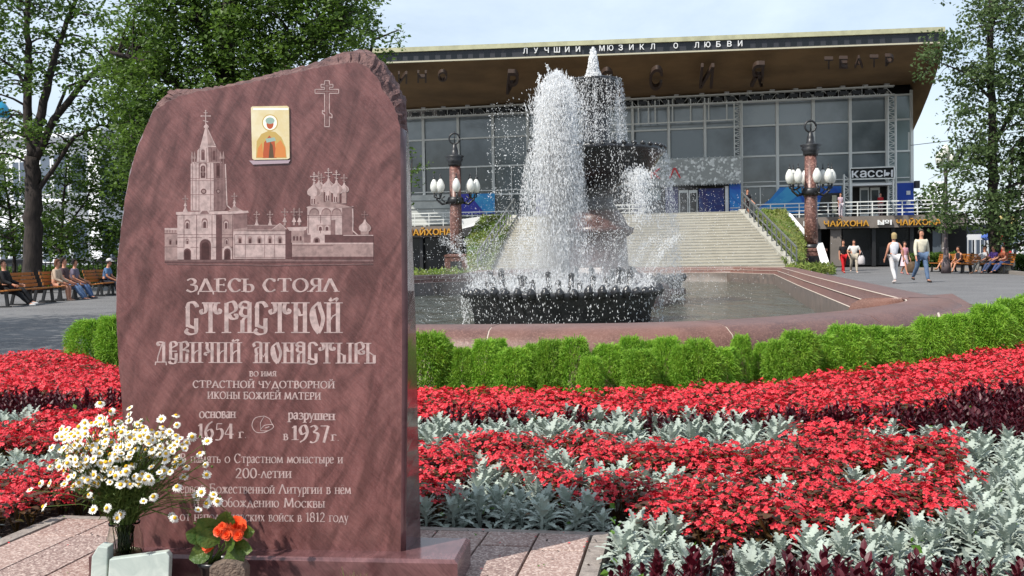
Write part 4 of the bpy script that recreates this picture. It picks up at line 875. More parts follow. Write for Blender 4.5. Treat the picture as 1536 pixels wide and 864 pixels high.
# soft mist inside the falling water (real scattering volumes, thickest at the axis)
def mist(name, c, R, z0, z1, dens, label, sx=1.0):
    m = bpy.data.materials.new(name); m.use_nodes = True; nt = m.node_tree; nt.nodes.clear(); N = nt.nodes.new; L = nt.links.new
    o = N('ShaderNodeOutputMaterial'); v = N('ShaderNodeVolumePrincipled'); v.inputs['Color'].default_value = (1, 1, 1, 1); v.inputs['Anisotropy'].default_value = .2
    tc = N('ShaderNodeTexCoord'); g = N('ShaderNodeTexGradient'); g.gradient_type = 'SPHERICAL'; L(tc.outputs['Object'], g.inputs[0])
    n = N('ShaderNodeTexNoise'); n.inputs['Scale'].default_value = 3.5; n.inputs['Detail'].default_value = 3; L(tc.outputs['Object'], n.inputs['Vector'])
    a = N('ShaderNodeMath'); a.operation = 'MULTIPLY'; L(g.outputs['Fac'], a.inputs[0]); L(n.outputs['Fac'], a.inputs[1]); b = N('ShaderNodeMath'); b.operation = 'MULTIPLY'; b.inputs[1].default_value = dens; L(a.outputs[0], b.inputs[0]); L(b.outputs[0], v.inputs['Density']); L(v.outputs[0], o.inputs['Volume'])
    ob = newobj(name, MB().ball((0, 0, 0), 1, 20, 14).mesh(name, m)); ob.location = (c[0], c[1], (z0+z1)/2); ob.scale = (R*sx, R, (z1-z0)/2); tag(ob, label, 'mist', kind='stuff')
mist('mist', (cx, cy), .5, -.3, z_t+.12, 8, 'soft white mist wrapped around the big front jet')
mist('mist', (FC.x+.9, FC.y-1.2), 1.7, -.3, 3.2, .5, 'thin mist drifting right of the tiered fountain')
mist('mist', (JC.x, JC.y), 2.0, -.2, 1.5, .9, 'low mist hanging over the bronze ring', 1.1)
# =============== THEATRE BUILDING ===============
FP0 = Vector((26.7, 70, 0)); FU = Vector((34.9, -8, 0)).normalized(); FN = Vector((FU.y, -FU.x, 0))   # FN faces the camera
def FPt(px, py, off=0.0): return PL(px, py, FP0+FN*off, FN)
def at_z(px, z, off=0.0):
    d = ray(px, 377); p0 = FP0+FN*off; q = CO+Vector((d.x, d.y, 0))*((p0-CO).dot(FN)/Vector((d.x, d.y, 0)).dot(FN)); return Vector((q.x, q.y, z))
ZT = 3.3
GL = mat('upper_glass_reflect_tone', srgb(142, 150, 154), .12, c2=srgb(106, 114, 118), scale=.18, lo=.42, hi=.6, spec=1.0)  # paler tone and mottle put sky and tree reflections into the colour
GL2 = mat('lower_glass_reflect_tone', srgb(104, 112, 116), .1, c2=srgb(54, 60, 62), scale=.16, lo=.42, hi=.58, spec=1.0)  # mottle paints tree reflections into the lower panes
GL3 = mat('corner_glass', srgb(120, 136, 136), .1, spec=1.0)
ALU = mat('white_aluminium', (.72, .73, .69), .5)
SOF = mat('brown_soffit', srgb(134, 108, 74), .8, c2=srgb(110, 88, 60), scale=.35, stretch=(1, 1, 4), bump=.1)
CREAM = mat('cream_fascia', srgb(186, 184, 150), .7, c2=srgb(160, 158, 128), scale=1.5)
BLK = mat('black_panel', srgb(46, 48, 54), .5); BLK2 = mat('black_window', srgb(18, 20, 24), .2)
CONC = mat('grey_render', srgb(122, 114, 108), .8, c2=srgb(104, 98, 92), scale=1, bump=.1)
WHT = mat('white_paint', (.75, .75, .74), .5); DRK = mat('dark_interior', srgb(26, 23, 22), .7); IRON = mat('dark_iron', srgb(34, 34, 36), .4, spec=.6)
MS = (1, 1, 1)
cx_ = FPt(960, 300)
th = thing('theatre_building', 'long brown-roofed glass theatre building with wide overhanging roof behind the fountain', 'theatre', (cx_.x, cx_.y, 0))
mul = [533, 585, 638, 690, 742, 794, 846, 899, 951, 1005, 1059, 1113, 1167, 1221, 1276, 1331, 1368]
zr = [FPt(1341, 143).z, FPt(1167, 187.5).z, FPt(1167, 233.6).z, FPt(1167, 279).z, ZT]
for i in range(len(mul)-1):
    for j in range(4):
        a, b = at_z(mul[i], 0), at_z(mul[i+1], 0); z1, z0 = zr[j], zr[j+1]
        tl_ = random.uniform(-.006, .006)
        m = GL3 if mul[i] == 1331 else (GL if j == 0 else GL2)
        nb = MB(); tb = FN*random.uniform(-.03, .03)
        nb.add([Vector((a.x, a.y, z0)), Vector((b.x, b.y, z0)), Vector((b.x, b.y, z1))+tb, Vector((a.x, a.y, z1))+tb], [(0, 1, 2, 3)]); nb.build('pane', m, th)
for i, x in enumerate(mul):
    a = at_z(x, 0, .08); MB().bar(Vector((a.x, a.y, 0)), Vector((a.x, a.y, zr[0]+.3)), .2, .2, up=(0, 1, 0)).build('mullion', ALU, th)
    if i < len(mul)-1:
        b = at_z(mul[i+1], 0, .08)
        for j in range(5): MB().bar(Vector((a.x, a.y, zr[j])), Vector((b.x, b.y, zr[j])), .14, .12).build('transom', ALU, th)
        if x < 1300:
            c = at_z((x+mul[i+1])/2+1, 0, .06); MB().bar(Vector((c.x, c.y, zr[4])), Vector((c.x, c.y, zr[2 if 640 < x < 800 else 3])), .07, .07, up=(0, 1, 0)).build('thin_mullion', ALU, th)
        MB().bar(Vector((a.x, a.y, zr[3]+.32)), Vector((b.x, b.y, zr[3]+.32)), .07, .07).build('thin_transom', ALU, th)
back = MB(); a, b = at_z(500, 0, -1.2), at_z(1366, 0, -1.2); back.prism([Vector((a.x, a.y, 0)), Vector((b.x, b.y, 0)), Vector((b.x, b.y, 13)), Vector((a.x, a.y, 13))], -FN*30); back.build('inner_wall', DRK, th)
BK = -FN*34
# fascia
fR, fL = 62.0, 65.5
def fz(py, px, D): return P(px, py, D)
FR = P(1418, 40, fR); FL = P(540, 73.5, fL+.3); FL.z = FR.z
def fasc(t, dz, off=0):  # t in 0..1 from left to right
    p = FL.lerp(FR, t); return Vector((p.x, p.y-off, FR.z-dz))
pm_ = F/fR; c1, c2_ = 7/pm_, 22/pm_
MB().prism([fasc(0, 0), fasc(1, 0), fasc(1, c1), fasc(0, c1)], Vector((0, 1.2, 0))).build('roof_edge', CREAM, th)
MB().prism([fasc(0, .02, -.0), fasc(1, .02), fasc(1, .6), fasc(0, .6)], Vector((8.5, 38, 0))).build('roof', CREAM, th) if False else None
rf = MB(); rf.add([fasc(0, .03, -.3), fasc(1, .03, -.3), fasc(1, .03, -.3)+BK, fasc(0, .03, -.3)+BK], [(0, 1, 2, 3)]); rf.build('roof', CREAM, th)
MB().prism([fasc(0, c1+.002, -.15), fasc(1, c1+.002, -.15), fasc(1, c2_, -.15), fasc(0, c2_, -.15)], Vector((0, .6, 0))).build('fascia_band', BLK, th)
MB().prism([fasc(0, c2_+.002, .05), fasc(1, c2_+.002, .05), fasc(1, c2_+.09, .05), fasc(0, c2_+.09, .05)], Vector((0, .5, 0))).build('drip_edge', mat('pale_drip', srgb(190, 184, 160), .6), th)
L_ = (FR-FL).length
k = 0; tt = .004
while tt < .985:
    w_ = .0195; px = proj(fasc(tt+w_/2, (c1+c2_)/2, -.15))[0]
    if not (778 < px < 876 or 896 < px < 988 or 1004 < px < 1022 or 1036 < px < 1119 or px > 1340 and px < 1355):
        MB().prism([fasc(tt+.003, c1+.1, -.14), fasc(tt+w_-.006, c1+.1, -.14), fasc(tt+w_-.006, c2_-.1, -.14), fasc(tt+.003, c2_-.1, -.14)], Vector((0, .1, 0))).build('band_window', BLK2, th)
    tt += w_
# soffit as a shallow curved surface
def soff(t, s):
    top = fasc(t, c2_+.09, -.1); px = proj(top)[0]; pxb = 500+(px-540)/(1418-540)*(1368-500)
    zb = FPt(1341, 128).z; bo = at_z(pxb, zb, .02); q = top.lerp(bo, s); q.z -= .0+1.0*math.sin(math.pi*s)*.35; return q
sb = MB(); NT, NS = 26, 8
sb.add([soff(i/NT, j/NS) for i in range(NT+1) for j in range(NS+1)], [(i*(NS+1)+j, (i+1)*(NS+1)+j, (i+1)*(NS+1)+j+1, i*(NS+1)+j+1) for i in range(NT) for j in range(NS)], 0, True)
sb.build('soffit', SOF, th)
cF = [soff(1, 0), P(1412, 85, 62.8), P(1403, 115, 64.3), P(1392, 145, 66.2), P(1381, 172, 68), FPt(1369, 198, .03)]; cI = [soff(1, 1)+FN*.0, FPt(1368.5, 132, .03), FPt(1368.5, 148, .03), FPt(1368.5, 165, .03), FPt(1368.5, 182, .03), FPt(1368.5, 198.5, .03)]
ck = MB(); ck.add(cF+cI, [(i, i+6, i+7, i+1) for i in range(5)], 0, True); ck.add(cF+[p+BK for p in cF], [(i, i+1, i+7, i+6) for i in range(5)]); ck.add([fasc(1, 0, -.01), soff(1, 0), soff(1, 0)+BK, fasc(1, 0, -.01)+BK], [(0, 1, 2, 3)]); ck.build('roof_cheek', SOF, th)
MB().prism([FPt(1369, 198), FPt(1369, 330), FPt(1369, 330)-FN*30, FPt(1369, 198)-FN*30], -FU*.3).build('end_wall', ALU, th)
# ---- lettering made of real letters ----
GC = {}
def tglyph(ch):
    if ch not in GC:
        cu = bpy.data.curves.new('t', 'FONT'); cu.body = ch; cu.resolution_u = 3; cu.extrude = .5; cu.offset = .012
        ob = bpy.data.objects.new('t', cu); COL.objects.link(ob); dg = bpy.context.evaluated_depsgraph_get(); me = ob.evaluated_get(dg).to_mesh()
        V = [v.co.copy() for v in me.vertices]; Fs = [tuple(p.vertices) for p in me.polygons]; ob.evaluated_get(dg).to_mesh_clear(); bpy.data.objects.remove(ob); bpy.data.curves.remove(cu)
        x0 = min(v.x for v in V); x1 = max(v.x for v in V); y0 = min(v.y for v in V); y1 = max(v.y for v in V)
        GC[ch] = ([((v.x-x0)/(x1-x0), (v.y-y0)/(y1-y0), v.z+.5) for v in V], Fs, (x1-x0)/.73)
    return GC[ch]
def letter(ch, x0, y0, x1, y1, p0, n, thick, m, parent, dy=0, shear=0):
    V, Fs, _ = tglyph(ch); b = MB()
    b.add([PL(x0+(x1-x0)*a+shear*(c-.5), y1+(y0-y1)*c+dy*a, p0, n)+n*(thick*z) for a, c, z in V], Fs); return b.build('letter', m, parent)
def word(txt, x0, x1, yt0, yb0, yt1, yb1, p0, n, thick, m, parent, gap=.14, bold=None):
    ws = [tglyph(c)[2] if c != ' ' else .5 for c in txt]; tot = sum(ws)+gap*(len(txt)-1); X = 0
    for c, w_ in zip(txt, ws):
        a = X/tot; b = (X+w_)/tot; X += w_+gap
        if c == ' ': continue
        xt = lambda y0_, y1_, t: y0_+(y1_-y0_)*t
        up = .22 if c == 'Й' else 0; h0 = xt(yb0, yb1, a)-xt(yt0, yt1, a)
        letter(c, x0+(x1-x0)*a, xt(yt0, yt1, a)-up*h0, x0+(x1-x0)*b, xt(yb0, yb1, a), p0, n, thick, m, parent, dy=(yb1-yb0)*(b-a))
fn = Vector((FR.y-FL.y, -(FR.x-FL.x), 0)).normalized(); fp = fasc(.5, 0, -.12)
sg = thing('roof_lettering', 'white capital letters ЛУЧШИЙ МЮЗИКЛ О ЛЮБВИ on the black band under the roof edge', 'sign', tuple(fasc(.5, 1)))
for ch, x in zip('ЛУЧШИЙМЮЗИКЛОЛЮБВИ', [788, 804, 820, 835.5, 851, 867, 903, 915.5, 931, 947, 963, 979, 1013.5, 1045, 1061, 1077.5, 1094, 1110]):
    wd = {'Ш': 9, 'М': 8, 'Ю': 9}.get(ch, 6.6); yc = 76.3+(x-788)*(65.3-76.3)/322; letter(ch, x-wd/2, yc-4.3-(2 if ch == 'Й' else 0), x+wd/2, yc+4.3, fp, fn, .08, WHT, sg)
SLT = mat('dark_brown_letters', srgb(64, 48, 38), .6)
s0, s1, s2 = soff(0, .1), soff(1, .1), soff(.5, 1); snn = (s1-s0).cross(s2-s0).normalized(); snn = snn if snn.dot(CO-s0) > 0 else -snn; sp0 = soff(.5, .5)+snn*.45
sg = thing('name_lettering', 'large dark raised letters РОССИЯ on the brown soffit of the theatre roof', 'sign', tuple(sp0))
for ch, x, yc, w_, h_ in (('Р', 769, 120, 17, 33), ('О', 835, 118, 22, 31), ('С', 909, 116, 20, 32), ('С', 984, 114, 20, 33), ('И', 1060, 111, 20, 33), ('Я', 1136, 108, 19, 34)): letter(ch, x-w_/2, yc-h_/2, x+w_/2, yc+h_/2, sp0, snn, .25, SLT, sg, shear=3)
sg = thing('cinema_lettering', 'small dark letters КИНО at the left end of the brown soffit', 'sign', tuple(sp0))
for ch, x, yc in (('К', 575, 115), ('И', 604, 114), ('Н', 633, 112.5), ('О', 664, 111)): letter(ch, x-7, yc-7.5, x+7, yc+7.5, sp0, snn, .2, SLT, sg)
sg = thing('theatre_lettering', 'small dark letters ТЕАТР at the right end of the brown soffit', 'sign', tuple(sp0))
for ch, x, yc in (('Т', 1243, 92), ('Е', 1265, 91), ('А', 1288, 90), ('Т', 1311, 89), ('Р', 1334, 87.5)): letter(ch, x-6.5, yc-7.5, x+6.5, yc+7.5, sp0, snn, .2, SLT, sg)
# ---- trusses ----
def truss(name, pa, pb, w_, off3, label, bays, flood=None, r=.045):
    """flat box lattice between two points; w_ is the second chord offset vector, off3 the depth vector"""
    t = thing(name, label, 'truss', tuple(pa)); w_ = Vector(w_); d3 = Vector(off3); pa = Vector(pa); pb = Vector(pb)
    ch = [(Vector((0, 0, 0)))] + [w_, d3, w_+d3]
    for c in ch: MB().bar(pa+c, pb+c, r*1.7).build('chord', ALU, t)
    for i in range(bays):
        a = pa.lerp(pb, i/bays); b = pa.lerp(pb, (i+1)/bays); m = MB(); m.bar(a, a+w_, r); m.bar(a+(w_ if i % 2 else Vector()), b+(Vector() if i % 2 else w_), r); m.build('brace', ALU, t)
    return t
zt2 = FPt(1341, 130, .6).z; zb2 = FPt(1341, 143, .6).z; a, b = at_z(560, zb2, .6), at_z(1341, zb2, .6)
tr = truss('horizontal_truss', a, b, (0, 0, zt2-zb2), FN*.5, 'long white lattice truss carrying floodlights above the glass front', 74)
for x in [560, 605, 639, 669, 705, 742, 770, 800, 835, 870, 910, 945, 982, 1017, 1055, 1092, 1126, 1160, 1195, 1230, 1265, 1299, 1331]:
    q = at_z(x, zt2+.05, .75); m = MB(); m.box(q.x-.16, q.x+.16, q.y-.12, q.y+.12, zt2+.12, zt2+.42); m.box(q.x-.05, q.x+.05, q.y-.04, q.y+.04, zt2, zt2+.12); m.build('floodlight', WHT, tr)
for i in range(40):   # dark equipment hanging in the truss
    q = at_z(590+i*18.8, zb2, .8); MB().box(q.x-.3, q.x+.3, q.y-.1, q.y+.1, zb2+.18, zb2+.42).build('lamp_housing', IRON, tr)
q = at_z(1103, FPt(1103, 240, .6).z, .7); truss('vertical_truss', q, Vector((q.x, q.y, zb2)), FU*.55, FN*.4, 'tall white lattice mast right of the silver panel', 14)
q = at_z(1332, ZT, .7); truss('vertical_truss', q, Vector((q.x, q.y, zb2)), FU*.5, FN*.4, 'tall white lattice mast at the right corner of the glass front', 28)
q = at_z(1341.5, ZT, .75); truss('vertical_truss', at_z(1266, ZT, 1.8), at_z(1266, FPt(1270, 262, 1.8).z, 1.8), FU*.4, FN*.4, 'short white lattice post left of the ticket office door', 8)
# frames in front of the middle windows
fr_t = thing('sign_frame', 'white tubular frame in front of the upper windows above the silver panel', 'frame', tuple(at_z(1000, 8, .9)))
zA, zB, zC = FPt(1000, 150, .9).z, FPt(1000, 184, .9).z, FPt(1000, 238, .9).z
a, b = at_z(880, zB, .9), at_z(1106, zB, .9); MB().bar(a, b, .09).build('rail', ALU, fr_t)
for x in (890, 910, 932, 951, 960, 975, 985, 1011, 1038, 1065, 1092): MB().bar(at_z(x, zB, .9), at_z(x, zA, .9), .08, up=(0, 1, 0)).build('upright', ALU, fr_t)
for x in (951, 1005, 1059): MB().bar(at_z(x, zC, .9), at_z(x, zA, .9), .09, up=(0, 1, 0)).build('upright', ALU, fr_t)
# silver sequin panel
sq = thing('sequin_sign', 'glittering silver sequin panel with red letters above the theatre entrance', 'sign', tuple(at_z(1010, 5, 1.6)))
SQM = mat('silver_sequins', srgb(150, 152, 148), .35, speck=srgb(225, 226, 222), sscale=7, bump=.6, bscale=14, metal=.2)
pz1, pz0 = FPt(1112, 236, 1.6).z, FPt(1112, 273.5, 1.6).z; a, b = at_z(868, pz0, 1.6), at_z(1112, pz0, 1.6)
MB().prism([a, b, b+Vector((0, 0, pz1-pz0)), a+Vector((0, 0, pz1-pz0))], -FN*.35).build('panel', SQM, sq)
for i in range(62):
    for zz in (pz0, pz1):
        q = a.lerp(b, (i+.5)/62); MB().add([Vector((q.x-.1, q.y, zz))+FN*.02, Vector((q.x+.1, q.y, zz))+FN*.02, Vector((q.x, q.y, zz+(.16 if zz == pz1 else -.16)))+FN*.02], [(0, 1, 2)]).build('scallop', SQM, sq) if i % 1 == 0 and (zz == pz0 or i % 2 == 0) else None
RED = mat('coral_red_letters', srgb(214, 62, 66), .5)
for ch, x in zip('МЮЗИКЛ', (886, 911, 935, 957, 983, 1012)):
    if ch == 'Л':
        m = MB()
        for q0, q1 in (((1004.5, 267.5), (1011.5, 252)), ((1020.5, 267), (1012.5, 252))): m.bar(FPt(*q0, 1.66), FPt(*q1, 1.66), .1, .2, up=FN)
        m.build('letter', RED, sq)
    else: letter(ch, x-8, 252.5, x+8, 268, FP0+FN*1.62, FN, .08, RED, sq)
# entrance below it
en = thing('entrance_front', 'blue poster wall with glazed double door under the silver panel', 'entrance', tuple(at_z(1030, ZT, 1.2)))
def fpanel(x0, x1, y0, y1, off, m, name, parent, thick=.06, yr=None):
    z1 = FPt(x1, y0, off).z; z0 = FPt(x1, y1, off).z if y1 < 321 else ZT; a, b = at_z(x0, z0, off), at_z(x1, z0, off)
    return MB().prism([a, b, b+Vector((0, 0, z1-z0)), a+Vector((0, 0, z1-z0))], -FN*thick).build(name, m, parent)
def poster_mat(name, c1, c2, sc=.8, c3=None):
    return mat(name, c1, .4, c2=c2, scale=sc, dist=1.5, detail=2, lo=.4, hi=.6)
PB1 = poster_mat('deep_blue_poster', srgb(28, 34, 96), srgb(48, 44, 120)); PB2 = poster_mat('sea_blue_poster', srgb(26, 60, 128), srgb(40, 40, 104)); PB3 = poster_mat('bright_blue_poster', srgb(22, 78, 180), srgb(44, 140, 214), .5)
PCY = poster_mat('cyan_poster', srgb(70, 170, 220), srgb(52, 150, 214)); PBL = mat('blue_panel', srgb(24, 70, 170), .5)
fpanel(868, 1110, 277, 321, .9, DRK, 'back_wall', en); fpanel(953, 965, 278, 321, 1.0, PB1, 'poster', en); fpanel(968, 992, 280, 300, 1.0, GL3, 'pane', en); fpanel(999, 1018, 280, 321, 1.0, PB1, 'poster', en)
for x0, x1 in ((1019, 1033), (1034, 1047)): fpanel(x0, x1, 285, 321, 1.06, ALU, 'door_frame', en, .05); fpanel(x0+2, x1-1.6, 289, 319, 1.1, BLK2, 'door_glass', en, .02)
fpanel(1049, 1087, 282, 321, 1.0, PB2, 'poster', en); fpanel(1088.5, 1093.5, 279, 321, 1.15, WHT, 'pillar', en, .2); fpanel(1095, 1112, 275, 321, 1.2, PB3, 'poster', en)
for y in (311, 315): fpanel(1096, 1111, y, y+1.2, 1.24, WHT, 'print_line', en, .02)
# poster band right and left of the entrance, ticket office
lp = thing('poster_band', 'blue and cyan posters pasted along the lower windows right of the stairs', 'poster', tuple(at_z(1210, ZT, .3)))
def fpoly(pts, off, m, name, parent): return MB().prism([FPt(x, y, off) for x, y in pts], -FN*.03).build(name, m, parent)
fpoly([(1135, 314), (1156, 298), (1170, 281), (1262, 279), (1262, 318), (1135, 321)], .2, PB3, 'poster_sheet', lp); fpoly([(1180, 281), (1215, 280), (1168, 314), (1140, 318)], .24, PCY, 'poster_stripe', lp); fpoly([(1226, 320), (1232, 296), (1240, 290), (1262, 289), (1262, 320)], .25, BLK2, 'open_window', lp)
fpoly([(1248, 293), (1255, 293), (1255, 321), (1248, 321)], .5, mat('cream_board', srgb(200, 196, 170), .6), 'sandwich_board', lp)
lp2 = thing('poster_band', 'blue and cyan poster beside a white panel, left of the stairs', 'poster', tuple(at_z(730, ZT, .3)))
fpoly([(585, 294), (688, 291), (688, 336), (585, 340)], .2, mat('pale_panel', srgb(196, 198, 192), .6, c2=srgb(170, 174, 170), scale=.8), 'white_panel', lp2); fpoly([(690, 291), (742, 290), (742, 321), (690, 322)], .2, mat('violet_blue', srgb(58, 62, 168), .5), 'poster_sheet', lp2)
fpoly([(704, 291), (742, 290), (742, 318), (728, 321)], .24, PCY, 'poster_stripe', lp2); fpoly([(804, 291), (826, 290), (826, 322), (804, 322)], .22, mat('lilac_poster', srgb(130, 120, 190), .5, c2=srgb(90, 150, 210), scale=1), 'poster_sheet', lp2)
for y in (300, 312, 324): fpoly([(590, y+1.5), (686, y), (686, y+1), (590, y+2.5)], .26, mat('grey_stripe', srgb(120, 124, 122), .6), 'print_line', lp2)
to = thing('ticket_office', 'ticket office entrance with glazed doors under the black КАССЫ sign', 'ticket office', tuple(at_z(1308, ZT, 1)))
fpanel(1278, 1332, 275, 321, .3, DRK, 'back_wall', to); fpanel(1344, 1371, 274, 321, .35, PBL, 'blue_panel', to); fpanel(1360, 1366, 286, 292, .4, WHT, 'notice', to); fpanel(1360, 1366, 302, 307, .4, WHT, 'notice', to)
for x0, x1 in ((1290, 1304), (1306, 1320)): fpanel(x0, x1, 281, 321, .6, ALU, 'door_frame', to); fpanel(x0+2, x1-2, 285, 310, .66, GL2, 'door_glass', to, .03); fpanel(x0+2, x1-2, 312, 320, .66, GL2, 'door_glass', to, .03)
fpanel(1276, 1340, 274, 277, 1.9, WHT, 'canopy_edge', to, 1.4)
ks = thing('ticket_sign', 'black box sign with white letters КАССЫ hanging over the ticket office door', 'sign', tuple(at_z(1308, 8, 2)))
fpoly([(1275, 253), (1341, 250.5), (1341, 267), (1275, 268.5)], 2.0, BLK2, 'sign_board', ks)
word('Кассы'.upper() if False else 'кассы', 1277.5, 1339, 256.3, 266.6, 254.8, 265.3, FP0+FN*2.02, FN, .06, mat('white_sign_letters', (.85, .85, .85), .4), ks, gap=.1)  # letters have a plain white colour of their own
for (p, q) in (((1274.5, 252.5), (1341.5, 250)), ((1274.5, 269), (1341.5, 267.5)), ((1275, 252), (1275, 269)), ((1341.5, 250), (1341.5, 268))): MB().bar(FPt(*p, 2.06), FPt(*q, 2.06), .08).build('frame_bar', ALU, ks)
MB().bar(FPt(1277, 268, 1.9), FPt(1277, 320, 1.9), .1, up=(0, 1, 0)).build('post', ALU, ks); MB().bar(FPt(1340, 268, 1.9), FPt(1340, 320, 1.9), .1, up=(0, 1, 0)).build('post', ALU, ks)
q = FPt(1374, 277, .5); MB().box(q.x-.15, q.x+.15, q.y-.3, q.y, q.z-.25, q.z+.25).build('flood_box', IRON); tag(bpy.data.objects['flood_box'], 'small grey floodlight box on the corner of the blue panel', 'floodlight')
# =============== TERRACE, STAIRS ===============
TOFF = 3.6; ST = [Vector((.39, 58, 0)), Vector((12.5, 55, 0))]; SBt = [Vector((-1.56, 51.3, 0)), Vector((13.5, 48.0, 0))]
tb0, tb1, tb2, tb3 = at_z(540, 0, TOFF), at_z(760, 0, TOFF), at_z(1190, 0, TOFF), at_z(1450, 0, TOFF)
ter = thing('terrace', 'raised terrace with grey band and dark cafe front below it', 'terrace', (13, 66, 0))
fl_pts = [at_z(540, ZT-.2, 0), tb0, tb1, ST[0], ST[1], tb2, tb3, at_z(1450, ZT-.2, 0)]
MB().prism([Vector((p.x, p.y, ZT-.25)) for p in fl_pts], (0, 0, .25)).build('floor_slab', CONC, ter)
zb0 = FPt(1290, 342.3, TOFF).z
for a, b, dd in ((tb0, tb1, 0), (tb2, tb3, 0)): MB().prism([Vector((a.x, a.y, zb0)), Vector((b.x, b.y, zb0)), Vector((b.x, b.y, ZT+.03)), Vector((a.x, a.y, ZT+.03))], FN*.25).build('band', CONC, ter)
for a, b in ((at_z(540, 0, TOFF-3.2), at_z(760, 0, TOFF-3.2)), (at_z(1190, 0, TOFF-3.2), at_z(1450, 0, TOFF-3.2))): MB().prism([Vector((a.x, a.y, -.05)), Vector((b.x, b.y, -.05)), Vector((b.x, b.y, zb0+.3)), Vector((a.x, a.y, zb0+.3))], -FN*.3).build('cafe_wall', DRK, ter)
for x in (1229, 1254, 1311, 1340, 1368, 1416, 592, 632, 690): a = at_z(x, 0, TOFF-.2 if x != 1254 else TOFF); w_ = .35 if x == 1254 else .12; MB().prism([a-FU*w_, a+FU*w_, a+FU*w_-FN*.35, a-FU*w_-FN*.35], (0, 0, zb0)).build('pillar', CONC if x in (1254, 1416) else IRON, ter)
for a, b in ((1264, 1309), (1313, 1366), (594, 630), (634, 688)):
    p, q = at_z(a, .05, TOFF-.5), at_z(b, .05, TOFF-.5); MB().prism([p, q, q+Vector((0, 0, zb0-.1)), p+Vector((0, 0, zb0-.1))], -FN*.04).build('cafe_window', BLK2, ter)
CGL = mat('cafe_poster_glass', srgb(80, 88, 96), .2); p, q = at_z(1399, .5, TOFF-.4), at_z(1412, .5, TOFF-.4); MB().prism([p, q, q+Vector((0, 0, 1.8)), p+Vector((0, 0, 1.8))], -FN*.04).build('cafe_window', CGL, ter)
GOLD = mat('gold_letters', srgb(214, 158, 62), .35, metal=.3); band_p = FP0+FN*(TOFF+.26)
def cafe(x0, x1, y0, y1, label, txt='ЧАЙХОНА', m=GOLD, s=-.012):
    t = thing('cafe_sign', label, 'sign', tuple(at_z((x0+x1)/2, 3, TOFF+.3))); word(txt, x0, x1, y0, y1, y0+s*(x1-x0), y1+s*(x1-x0), band_p, FN, .22, m, t, gap=.12)
cafe(1235.5, 1303, 331.2, 340, 'gold raised letters ЧАЙХОНА on the terrace band right of the granite lamp post'); cafe(1344, 1411, 329.3, 338.2, 'gold raised letters ЧАЙХОНА at the right end of the terrace band, partly behind the tree')
cafe(1316, 1337, 330, 337.5, 'white characters №1 between the two gold words on the terrace band', '№1', WHT); cafe(1205, 1226, 332, 339.5, 'white characters №1 on the terrace band behind the granite lamp post', '№1', WHT); cafe(612, 679, 344, 353.5, 'gold raised letters ЧАЙХОНА on the terrace band left of the stairs', s=-.02)
# railings
def railing(pts, h, n, label, nr=4, name='railing', m=None):
    m = m or ALU; t = thing(name, label, 'railing', tuple(pts[0]))
    for a, b in zip(pts[:-1], pts[1:]):
        for j in range(nr): dz = Vector((0, 0, h*(j+1)/nr)); MB().bar(a+dz, b+dz, .05 if j < nr-1 else .07).build('rail', m, t)
        for i in range(n+1): q = a.lerp(b, i/n); MB().bar(q, q+Vector((0, 0, h)), .06, up=(0, 1, 0)).build('post', m, t)
    return t
z3 = lambda p: Vector((p.x, p.y, ZT))
railing([z3(at_z(1135, 0, TOFF-.1)), z3(at_z(1445, 0, TOFF-.1))], 1.0, 14, 'white tubular railing along the terrace right of the stairs'); railing([z3(at_z(560, 0, TOFF-.1)), z3(at_z(775, 0, TOFF-.1))], 1.0, 10, 'white tubular railing along the terrace left of the stairs')
railing([z3(at_z(905, 0, 8)), z3(at_z(965, 0, 8))], 1.0, 3, 'short white railing at the head of the stairs behind the fountain')
# stairs
STM_ = mat('stair_stone', srgb(170, 167, 156), .85, c2=srgb(142, 139, 129), scale=2.2, bump=.25, bscale=20); STD = mat('stair_riser', srgb(172, 166, 152), .9)
sc_ = thing('staircase', 'broad pale stone staircase climbing to the theatre terrace behind the fountain', 'staircase', (6, 52, 0)); NSP = 22
for i in range(NSP):
    t0, t1 = i/NSP, (i+1)/NSP; a, b = SBt[0].lerp(ST[0], t0), SBt[1].lerp(ST[1], t0); c, d = SBt[1].lerp(ST[1], t1), SBt[0].lerp(ST[0], t1); z1 = ZT*(i+1)/NSP
    m = MB(); m.prism([Vector((p.x, p.y, z1-ZT/NSP-.15)) for p in (a, b, c, d)], (0, 0, ZT/NSP+.15-.05), 1); nn_ = Vector((0, -.05, 0))
    m.prism([Vector((p.x, p.y, z1-.048)) for p in (a+nn_*.3, b+nn_*.3, c, d)], (0, 0, .048), 0); m.build('step', [STM_, STD], sc_)
for s_, (A, B) in enumerate(((SBt[0], ST[0]), (SBt[1], ST[1]))):
    e = Vector((-.35, 0, 0)) if s_ == 0 else Vector((.35, 0, 0))
    MB().prism([Vector((A.x, A.y, -.05)), Vector((B.x, B.y, -.05)), Vector((B.x, B.y, ZT+.12)), Vector((A.x, A.y, .3))], e).build('side_wall', STM_, sc_)
    pts = [Vector((A.x, A.y, .3))+e*.5, Vector((B.x, B.y, ZT+.1))+e*.5]
    railing(pts, .95, 12, 'dark metal handrail on the %s side of the stairs' % ('left', 'right')[s_], 2, 'handrail', mat('rail_metal', srgb(120, 122, 120), .4, metal=.5))
